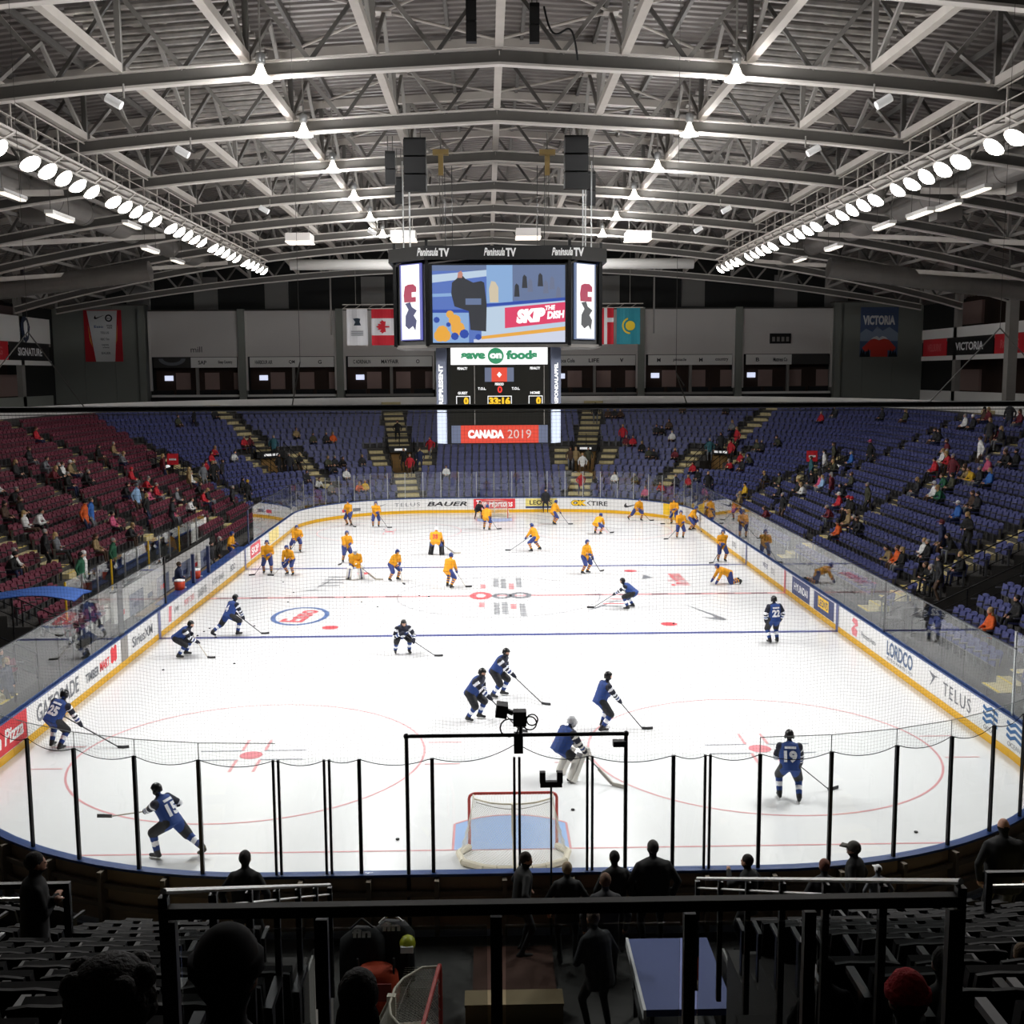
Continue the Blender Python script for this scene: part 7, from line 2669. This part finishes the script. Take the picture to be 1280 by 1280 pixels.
pool = {'blue': [], 'maroon': [], 'black': []}
for k_, (i, s, p, nn, occ) in enumerate(SEATS):
    q = V((p.x, p.y, Zrow(i) + .6))
    if (q - CAM_P).length < 1.6:
        continue
    pp = px_of(q)
    kd = kind_of(i, s)
    if pp is None or not (-25 < pp[0] < 1305 and pp[1] < 1330):
        vis = False
        w = 999
    else:
        w = pp[2]
        vis = True
    if not vis and p.y < -15:
        continue                      # behind the picture
    pool[kd].append((w, k_))
WHERE = {'blue': 'blue plastic tip-up seat in the %s', 'maroon': 'maroon padded tip-up seat in the %s', 'black': 'padded seat blackened for shade with grey arms in the near end rows'}
for kd, lst in pool.items():
    lst.sort()
    rest = MB()
    for r_, (w, k_) in enumerate(lst):
        i, s, p, nn, occ = SEATS[k_]
        up = not occ
        loc = (p.x, p.y, Zrow(i))
        rz = rz_of(nn)
        if r_ < 300 and w < 900:
            lab = WHERE[kd] if kd == 'black' else WHERE[kd] % stand_name(s)
            me_b, me_p, me_f, me_j = SM[kd, up]
            if kd == 'black' or r_ < 140:
                o = thing(kd + '_stadium_seat', lab, 'seat', loc, rz, kd + ' seats of the stands')
                link('backrest', me_b, o)
                link('seat_pan', me_p, o)
                link('seat_frame', me_f, o)
            else:
                o = link(kd + '_stadium_seat', me_j)
                o.location = loc
                o.rotation_euler = (0, 0, rz)
                tag(o, lab, 'seat', kd + ' seats of the stands')
        else:
            c_, s_ = math.cos(rz), math.sin(rz)
            jb = SM[kd, up][3]
            base = len(rest.v)
            if (kd, up) not in _TXT:
                _TXT[kd, up] = ([tuple(v.co) for v in jb.vertices], [tuple(q.vertices) for q in jb.polygons], [q.material_index for q in jb.polygons])
            vs, fs, ms_ = _TXT[kd, up]
            rest.v.extend([(loc[0] + c_ * x - s_ * y, loc[1] + s_ * x + c_ * y, loc[2] + z) for x, y, z in vs])
            rest.f.extend([tuple(q + base for q in f_) for f_ in fs])
            rest.m.extend(ms_)
    if rest.v:
        tag(rest.build('stadium_seats_block', [KINDS[kd], SEAT_METAL]), 'remaining rows of %s seats farther up the stands' % kd, 'seats', kind='stuff')

# ================================================================== PLAYERS' BENCH (maroon side)
BW = thing('bench_wall', 'white and slate partition wall behind the players bench', 'wall panel', (-HX - 2.15, 31.7, 0))
SLATE = mat('bench_slate', '#8088a0', .5)
for k in range(8):
    y = -7.6 + k * 1.9
    MB().box(-.06, y, .0, .06, y + 1.87, 1.05).build('panel', SLATE if k % 2 else FASCIA, BW)
    MB().box(-.07, y, 1.06, .07, y + 1.87, 1.5).build('advert_band', WHITE_BOARD, BW)
    MB().box(.065, y + .5, .45, .075, y + 1.2, .65).build('advert_patch', PRINT_RED if k % 3 == 0 else NAVY, BW)
MB().box(-.09, -7.6, 1.5, .09, 7.6, 1.56).build('cap', BLACK, BW)
BG = thing('bench_glass', 'row of clear panes above the partition behind the players bench', 'glass', (-HX - 2.33, 29.5, 0))
for k in range(12):
    y = -9.6 + k * 1.62
    MB().box(-.007, y, 1.58 if y > -5.5 else 1.1, .007, y + 1.58, 2.75).build('glass_pane', GLASS, BG)
    MB().box(-.03, y - .03, 1.1, .03, y + .01, 2.75).build('post', ALU if k % 3 else YEL, BG)
MB().box(-.05, -9.6, .5, .05, -5.2, 1.1).build('panel', FASCIA, BG)
BS = thing('players_bench', 'long wooden bench behind the boards on the maroon side', 'bench', (-HX - 1.3, 31.7, 0))
MB().box(-.2, -7, .45, .2, 7, .5).build('seat_plank', mat('bench_wood', '#8d7654', .6), BS)
for k in range(6):
    y = -6.6 + k * 2.64
    MB().box(-.15, y - .04, 0, .15, y + .04, .45).build('leg', STEEL_MID, BS)
BF = tag(MB().box(-HX - 2.1, 23.9, .005, -HX - .32, 39.5, .18).build('bench_floor', mat('rubber_dark', '#3a3b40', .8)), 'dark rubber platform under the players bench', 'platform')
BT = thing('bench_shelf', 'blue shelf along the inside of the boards at the players bench', 'shelf', (-HX - .36, 31.7, 0))
MB().box(-.2, -7.4, .98, .2, 7.4, 1.03).build('shelf_top', BLUE_CAP, BT)
for k in range(5):
    MB().box(-.15, -7 + k * 3.5 - .03, .18, .15, -7 + k * 3.5 + .03, .98).build('bracket', NAVY, BT)
for y, h in ((28.4, 2.35), (31.0, 2.3)):
    g = thing('bench_post', 'navy padded post on the boards at the players bench', 'post', (-HX - .1, y, 1.1), group='navy bench posts')
    MB().box(-.06, -.09, 0, .06, .09, h - 1.1).build('pad', mat('post_navy'), g)
    MB().box(-.07, -.1, h - 1.1, .07, .1, h - 1.06).build('cap', ALU, g)
COOL = mat('cooler_orange', '#d5431f', .45)
for y, z in ((27.3, 1.03), (29.9, 1.03)):
    g = thing('drink_cooler', 'orange drum shaped drink cooler on the bench shelf %s' % ('by the gate' if y < 28 else 'behind the blue jacket'), 'cooler', (-HX - .4, y, z))
    MB().lathe((0, 0, 0), [(.19, 0), (.21, .03), (.22, .3), (.2, .36)], 16).build('drum', COOL, g, True)
    MB().lathe((0, 0, .36), [(.215, 0), (.215, .05), (.1, .08)], 16).build('lid', PRINT_WHITE, g, True)
    MB().box(.2, -.03, .06, .27, .03, .12).build('tap', PRINT_WHITE, g)
# people at the bench
fig = Fig(pelvis=(0, 0, .9), lean=8, kit='skater', hands=((-.3, .3, 1.0), (.3, .3, 1.0)))
me = remesh(fig, .027, SWE_M, swe_rule)
root = thing('person', 'yellow jersey hockey player standing at the players bench gate', 'person', (-HX - .85, 38.6, .18), math.radians(-90), group='people at the players bench')
link('body', me, root)
helmet(fig, root, HELM_BLUE)
blades(fig, root)
for y, coat, pz, tail, rz in ((36.6, 'black', 'stand', 'beside the yellow jersey at the bench', -90), (29.0, 'navy', 'stand_hands', 'by the orange coolers', -60), (34.9, 'charcoal', 'stand', 'at the players bench', -100)):
    person(pz, coat, (-HX - .95, y, .18), math.radians(rz), tail, group='people at the players bench')
# banner sheet and caged table behind the bench, blue canopy over the near passage
cn = thing('blue_canopy', 'bright blue canvas canopy over the passage beside the maroon stand', 'canopy', (0, 0, 0))
c0 = [(-13.35, 15.7), (-13.35, 16.7), (-15.4, 17.4), (-16.4, 16.8), (-18.5, 17.4), (-18.5, 15.6), (-15.6, 15.3)]
TARP = mat('tarp_blue', '#2f5cab', .6, vary=.1, scale=2)
mbt = MB()
nu = 16
vs = []
for q in range(nu + 1):
    u_ = q / nu
    x = -13.35 - 5.4 * u_
    z = 2.96 + .12 * math.sin(u_ * 7) + .1 * u_
    for y in (15.5, 16.3, 17.1):
        vs.append((x, y + .2 * math.sin(u_ * 5), z + (.08 if y == 16.3 else 0)))
fs = []
for q in range(nu):
    for j in range(2):
        fs.append((3 * q + j, 3 * q + j + 1, 3 * q + 4 + j, 3 * q + 3 + j))
vs2 = [(x, y, z - .03) for x, y, z in vs]
n0 = len(vs)
mbt.add(vs + vs2, fs + [tuple(n0 + a_ for a_ in f_[::-1]) for f_ in fs])
mbt.build('canvas', TARP, cn, True)
for x, y in ((-13.5, 15.6), (-13.5, 17.2), (-16.0, 15.6), (-16.0, 17.2), (-18.6, 15.6), (-18.6, 17.2)):
    MB().tube((x, y, 0), (x, y, 2.95 + (.1 if x < -18 else 0)), .03, n=6).build('pole', RAILM, cn)
# players waiting in the dark passage by the near left boards
for x, y, coat in ((-14.6, 13.2, 'navy'), (-15.6, 12.4, 'grey'), (-15.3, 14.4, 'charcoal')):
    person('lean' if coat == 'grey' else 'stand', coat, (x, y, 0.0 if coat != 'grey' else .0), math.radians(-100), 'under the blue canopy', group='people by the canopy')
# white sheet on a rail behind the bench
g = thing('white_sheet', 'white advertising sheet tied to a rail in the maroon stand', 'sheet', (-HX - 3.2, 41.5, 1.1))
MB().box(-.03, -1.6, 0, .03, 1.6, 1.0).build('sheet', FASCIA, g)
MB().tube((0, -1.7, 1.02), (0, 1.7, 1.02), .025, n=6).build('rail', RAILM, g)
for y in (-1.65, 1.65):
    MB().tube((0, y, -1.1), (0, y, 1.02), .025, n=6).build('post', RAILM, g)
# red exit style boards on the vomitories
for px, py in ((216, 577), (1015, 573)):
    P_, D = hit(px, py, 1.4)
    g = thing('red_sign', 'small red sign board standing at a vomitory of the %s' % ('maroon stand' if px < 600 else 'blue side stand'), 'sign', (P_.x, P_.y, P_.z - 1.0))
    MB().box(-.35, -.03, .8, .35, .03, 1.5).build('board', RED, g)
    MB().box(-.22, -.035, 1.08, .22, -.03, 1.2).build('white_bar', PRINT_WHITE, g)
    MB().box(-.03, -.03, -.4, .03, .03, .8).build('post', RAILM, g)

# ================================================================== NEAR END PASSAGE: RAILS, EQUIPMENT, PEOPLE
YR = -15.1
RA, RB = on(205, 1130, 'y', YR), on(1200, 1130, 'y', YR)
ZRL = (RA.z + RB.z) / 2
XL, XR = RA.x, RB.x
rl = thing('passage_rail', 'heavy black rail with smoked panes across the head of the passage', 'railing', (0, YR, 0))
MB().box(XL, -.02, ZRL - .03, XR, .02, ZRL + .01).build('top_rail', RAILM, rl)
MB().box(XL, -.022, ZRL + .01, XR, .022, ZRL + .015).build('rail_cap', STEEL_DARK, rl)
XP = [on(q, 1130, 'y', YR).x for q in (212, 402, 620, 862, 1012, 1192)]
for x in XP:
    MB().box(x - .022, -.02, ZRL - 1.15, x + .022, .02, ZRL - .04).build('post', RAILM, rl)
for a, b in zip(XP[:-1], XP[1:]):
    MB().box(a + .035, -.006, ZRL - 1.05, b - .035, .006, ZRL - .08).build('pane', SMOKE_GLASS, rl)
MB().box(XL, -.05, ZRL - 1.2, XR, .05, ZRL - 1.05).build('kerb', BLACK, rl)
for sx, A, B in ((-1, RA + V((0, 0, .05)), on(412, 1106, 'y', -10.6)), (1, RB + V((0, 0, .09)), on(872, 1098, 'y', -10.6))):
    sr = thing('sloping_rail', 'bright sloping handrail down the %s side of the passage' % ('spare goal' if sx < 0 else 'blue mat'), 'railing', (0, 0, 0))
    MB().tube(A, B, .012, n=8).build('hand_rail', CHROME, sr)
    MB().tube(A - V((0, 0, .08)), B - V((0, 0, .08)), .008, n=6).build('under_rail', CHROME, sr)
    for k in range(7):
        P_ = A + (B - A) * (k / 6)
        MB().beam(P_ - V((0, 0, .95)), P_ - V((0, 0, .02)), .035, .035).build('post', RAILM, sr)
for nm_, xa, xb, y, z in (('maroon', -6.6, -5.42, -6.5, 3.95), ('blue', 5.98, 7.3, -5.5, 3.44)):
    g = thing('guard_rail', 'short black barrier by the steps at the near %s corner' % nm_, 'railing')
    zb = z - 1.0
    for x in (xa, xb):
        MB().box(x - .04, y - .03, zb, x + .04, y + .03, z).build('post', RAILM, g)
    MB().box(xa - .04, y - .035, z, xb + .04, y + .035, z + .06).build('top_rail', RAILM, g)
    MB().box(xa, y - .02, z - .16, xb, y + .02, z - .12).build('mid_rail', CHROME, g)

sg = copy_tree(goal, (-1.3, -4.3, 0.0), -PI / 2 - .1, 'spare hockey goal with red post stored behind the near boards')
g = thing('blue_mat', 'flat blue gym mat lying on a low cart behind the near boards', 'mat', (2.28, -3.72, 0))
MB().box(-.62, -.98, 1.1, .62, .98, 1.2).build('mat', mat('mat_blue', '#5a67a0', .6, vary=.06, scale=3), g)
MB().box(-.64, -1.0, 1.06, -.6, 1.0, 1.21).build('edge', PRINT_WHITE, g)
for x in (-.5, .5):
    for y in (-.85, .85):
        MB().box(x - .03, y - .03, 0, x + .03, y + .03, 1.1).build('leg', RAILM, g)
MB().box(-.55, -.9, .4, .55, .9, .46).build('lower_shelf', BLACK, g)
for side, x0 in ((1, 3.05), (-1, -3.1)):
    for k in range(6):
        x = x0 + side * k * .19
        g = thing('folding_table', 'grey folding table stored on edge %s' % ('beside the blue mat' if side > 0 else 'beside the equipment bags'), 'table', (x, -3.6 - .12 * k, 0), group='folded tables %s' % ('by the mat' if side > 0 else 'by the bags'))
        M3 = Matrix.Rotation(side * .16, 3, 'Y')
        MB().obox((0, 0, .56), (.035, 1.5, 1.05), M3).build('top', mat('table_grey', '#9a9894', .6), g)
        MB().obox((side * .045, 0, .56), (.02, 1.3, .06), M3).build('folded_leg', STEEL_DARK, g)
bag = thing('equipment_bag', 'large orange and black equipment bag on the floor behind the boards', 'bag', (-2.25, -2.55, 0))
ORB = mat('bag_orange', '#c4431a', .7)
mbq = MB()
loft(mbq, [(V((0, 0, .02)), V((1, 0, 0)), V((0, 1, 0)), .33, .24), (V((0, 0, .3)), V((1, 0, 0)), V((0, 1, 0)), .37, .28), (V((0, 0, .62)), V((1, 0, 0)), V((0, 1, 0)), .34, .24), (V((0, 0, .72)), V((1, 0, 0)), V((0, 1, 0)), .24, .15)])
mbq.build('sack', ORB, bag, True)
MB().box(-.26, -.3, .3, .26, -.27, .58).build('front_panel', mat('bag_red', '#7a2017', .7), bag)
for x in (-.28, .28):
    MB().path([(x, -.1, .6), (x, -.02, .85), (x, .1, .6)], .02, 6).build('handle', BLACK, bag)
for k, (x, y, z, lb) in enumerate(((-2.5, -2.15, 0, 'black duffel bag with white lettering beside the orange bag'), (-2.05, -1.95, 0, 'black duffel bag with a white patch nearest the boards'))):
    g = thing('duffel_bag', lb, 'bag', (x, y, z))
    mbq = MB()
    loft(mbq, [(V((-.35, 0, .55)), V((0, 1, 0)), V((0, 0, 1)), .2, .42), (V((-.1, 0, .6)), V((0, 1, 0)), V((0, 0, 1)), .24, .58), (V((.2, 0, .6)), V((0, 1, 0)), V((0, 0, 1)), .24, .56), (V((.36, 0, .55)), V((0, 1, 0)), V((0, 0, 1)), .18, .42)])
    mbq.build('sack', DARK, g, True)
    text('bag_lettering', 'fin', (0, -.12, 1.12), (1, 0, 0), (0, .5, .86), .14, PRINT_WHITE, g, width=.3, bold=.04)
    MB().path([(-.2, 0, 1.12), (0, 0, 1.3), (.2, 0, 1.12)], .018, 6).build('handle', PRINT_WHITE if k else BLACK, g)
g = thing('helmet', 'yellow and white helmet on a pole beside the orange bag', 'helmet', (-1.78, -2.2, 0))
MB().tube((0, 0, 0), (0, 0, .8), .03, n=6).build('pole', BLACK, g)
MB().ball((0, 0, .9), (.13, .15, .13), 12, 8).build('shell', mat('helmet_lime', '#c2c832', .4), g, True)
MB().box(-.1, -.17, .82, .1, -.12, .92).build('visor', PRINT_WHITE, g)
tag(MB().box(-.75, -2.3, .01, .6, -.75, .05).build('rubber_mat', mat('mat_brown', '#4b2a1c', .8)), 'brown rubber mat on the passage floor', 'mat')
g = thing('wooden_step', 'low pale wooden step in the passage', 'step', (-.1, -2.85, 0))
MB().box(-.75, -.2, .0, .75, .2, .3).build('box', mat('step_wood', '#7d6c4a', .7), g)
MB().box(-.76, -.21, .3, .76, .21, .34).build('tread', mat('step_wood'), g)

# people behind the near boards and in the nearest rows
NEARV = {}


def near_person(pose_kw, coat, trousers, loc, rz, label, hair='short', hairc='#191412', skin=None, hat=None, scale=1.0, bald=False, group='people at the near end'):
    f = Fig(**dict(dict(kit='coat'), **pose_kw))
    me = remesh(f, .02, [cloth(coat), cloth(trousers), mat('shoe_slot'), SKIN], civ_rule, 'body', 4)
    root = thing('person', label, 'person', loc, rz, group)
    root.scale = (scale,) * 3
    link('body', me, root)
    if hat:
        me_h = hair_mesh(f, 'cap' if hat[1] == 'cap' else 'beanie')
        me_h.materials.clear()
        me_h.materials.append(hat[0])
        link('hat', me_h, root)
    if not bald:
        me_h = hair_mesh(f, hair)
        me_h.materials.clear()
        me_h.materials.append(mat('hairc_' + hairc.lstrip('#'), hairc, .75, bump=.6, scale=60))
        link('hair', me_h, root)
    face(f, root)
    return root


ST = PZ['stand']
SH_ = PZ['stand_hands']
FZ = 0.0


def by_head(px, py, y, h=1.76):
    """floor position under a head seen at the pixel, on the row line y"""
    p = on(px, py, 'y', y)
    return p.x, p.z - h


def npd(px, py, y, pose, coat, trousers, deg, label, h=1.74, **kw):
    x, zf = by_head(px, py, y, h)
    D = -y
    zt = 0.0
    if D > D0 - TR / 2:
        i = int((D - (D0 - TR / 2)) / TR)
        if not gap_at(s_near(x) if abs(x) < HX - .1 else 0, i):
            zt = Zrow(i)
    sc = (on(px, py, 'y', y).z - zt) / h
    near_person(pose, coat, trousers, (x, y, zt + .005), -math.radians(deg), label, scale=max(.6, min(1.16, sc)), **kw)


npd(305, 1066, -1.2, ST, 'black', 'black', 5, 'person in a dark jacket standing behind the near boards below the sloping rail')
npd(651, 1066, -.95, dict(SH_, hands=((-.15, .2, 1.0), (.42, .15, .95))), 'black', 'charcoal', 75, 'person in a black jacket turning sideways behind the near goal', hairc='#2a1c14')
npd(709, 1090, -1.25, ST, 'black', 'black', 0, 'person with pale grey hair standing behind the near boards', hairc='#9c8a70', h=1.6)
npd(769, 1066, -.95, ST, 'black', 'black', -12, 'person in black beside the pipe frame post behind the boards')
npd(757, 1104, -2.0, ST, 'charcoal', 'black', 0, 'person with auburn hair behind the person at the frame post', hairc='#5a3a22', h=1.62)
npd(817, 1053, -1.0, dict(ST, wide=1.22), 'black', 'black', -6, 'broad shouldered person with cropped hair watching at the near boards', hairc='#4a4440')
npd(750, 1142, -3.4, dict(SH_, lean=14), 'charcoal', 'black', -30, 'person holding papers in the passage by the blue mat', hairc='#3a2a1c')
npd(937, 1070, -1.0, dict(ST, hands=((-.22, .28, 1.5), (.25, .1, .9))), 'black', 'black', -50, 'person raising a phone behind the near boards', hairc='#241812')
npd(1071, 1051, -.9, ST, 'black', 'black', -55, 'person in a dark coat and peaked cap at the near boards', hat=(mat('cap_grey', '#55524c', .8), 'cap'), h=1.78)
npd(1031, 1094, -1.4, ST, 'charcoal', 'black', 0, 'person with red brown hair low behind the near boards', hairc='#6a3a26', h=1.5)
npd(1098, 1095, -1.5, ST, 'grey', 'black', 0, 'person in a white cap low behind the near boards', hat=(PRINT_WHITE, 'cap'), h=1.5)
npd(1257, 1025, -2.5, dict(ST, wide=1.25), 'black', 'black', 0, 'bald person in black standing in the near rows by the short barrier', bald=True)
npd(38, 1064, -7.3, dict(ST, hands=((.12, .24, 1.22), (-.1, .26, 1.18))), 'black', 'black', 62, 'person with a beard and folded arms standing on the steps beside the black seats', hairc='#17110e', h=1.78)
# heads in the nearest rows, seated with their backs to us
SITD = dict(pelvis=(0, -.1, .42), lean=12, feet=((-.16, .36, 0), (.16, .38, 0)), hands=((-.1, .26, .58), (.1, .26, .58)), knee_pole=((-.2, .6, 1), (.2, .6, 1)))
for px, py, i, lab, hc, hat, hair in (
        (132, 1205, 17, 'seated person with bushy dark brown hair in the top near row', '#1d140e', None, 'bushy'),
        (277, 1172, 17, 'tall seated person in a black knitted hat beside bushy dark hair', '#0e0c0b', (mat('beanie_black', '#0c0c0d', .9), 'beanie'), 'short'),
        (446, 1216, 16, 'seated person with dark hair in front of the spare goal', '#1a120d', None, 'long'),
        (1034, 1216, 13, 'small seated person with short dark hair beside the red hat', '#15110e', None, 'short'),
        (1140, 1222, 16, 'seated person wearing a red knitted hat', '#3a2418', (mat('beanie_red', '#c8222e', .9, bump=.8, scale=40), 'beanie'), 'short'),
        (1184, 1186, 14, 'seated person with short brown hair behind the red hat', '#2a1d12', None, 'short'),
        (1280, 1190, 12, 'seated person with fair hair near the short barrier', '#6e5434', None, 'long')):
    y = -(Drow(i) + .08)
    p = on(px, py, 'y', y)
    near_person(dict(SITD), 'black', 'black', (p.x, y, Zrow(i)), 0.0, lab, hair=hair, hairc=hc, hat=hat, scale=min(1.12, max(.62, (p.z - Zrow(i)) / 1.245)), group='people seated in the near rows')

# seats taken by the people of the near rows: pan down under a sitter, no seat where someone stands
for o in [q for q in COL.objects if q.name.startswith('person') and q.get('group') in ('people seated in the near rows', 'people at the near end')]:
    for st in [q for q in COL.objects if q.name.startswith('black_stadium_seat')]:
        d = o.location - st.location
        if abs(d.z) < .3 and math.hypot(d.x, d.y) < (.5 if 'seated' in o['group'] else .62):
            if 'seated' in o['group'] and math.hypot(d.x, d.y) < .27:
                for ch in st.children:
                    if ch.name.startswith('seat_pan'):
                        ch.data = SM['black', False][1]
            elif 'seated' not in o['group']:
                for ch in list(st.children):
                    bpy.data.objects.remove(ch)
                bpy.data.objects.remove(st)
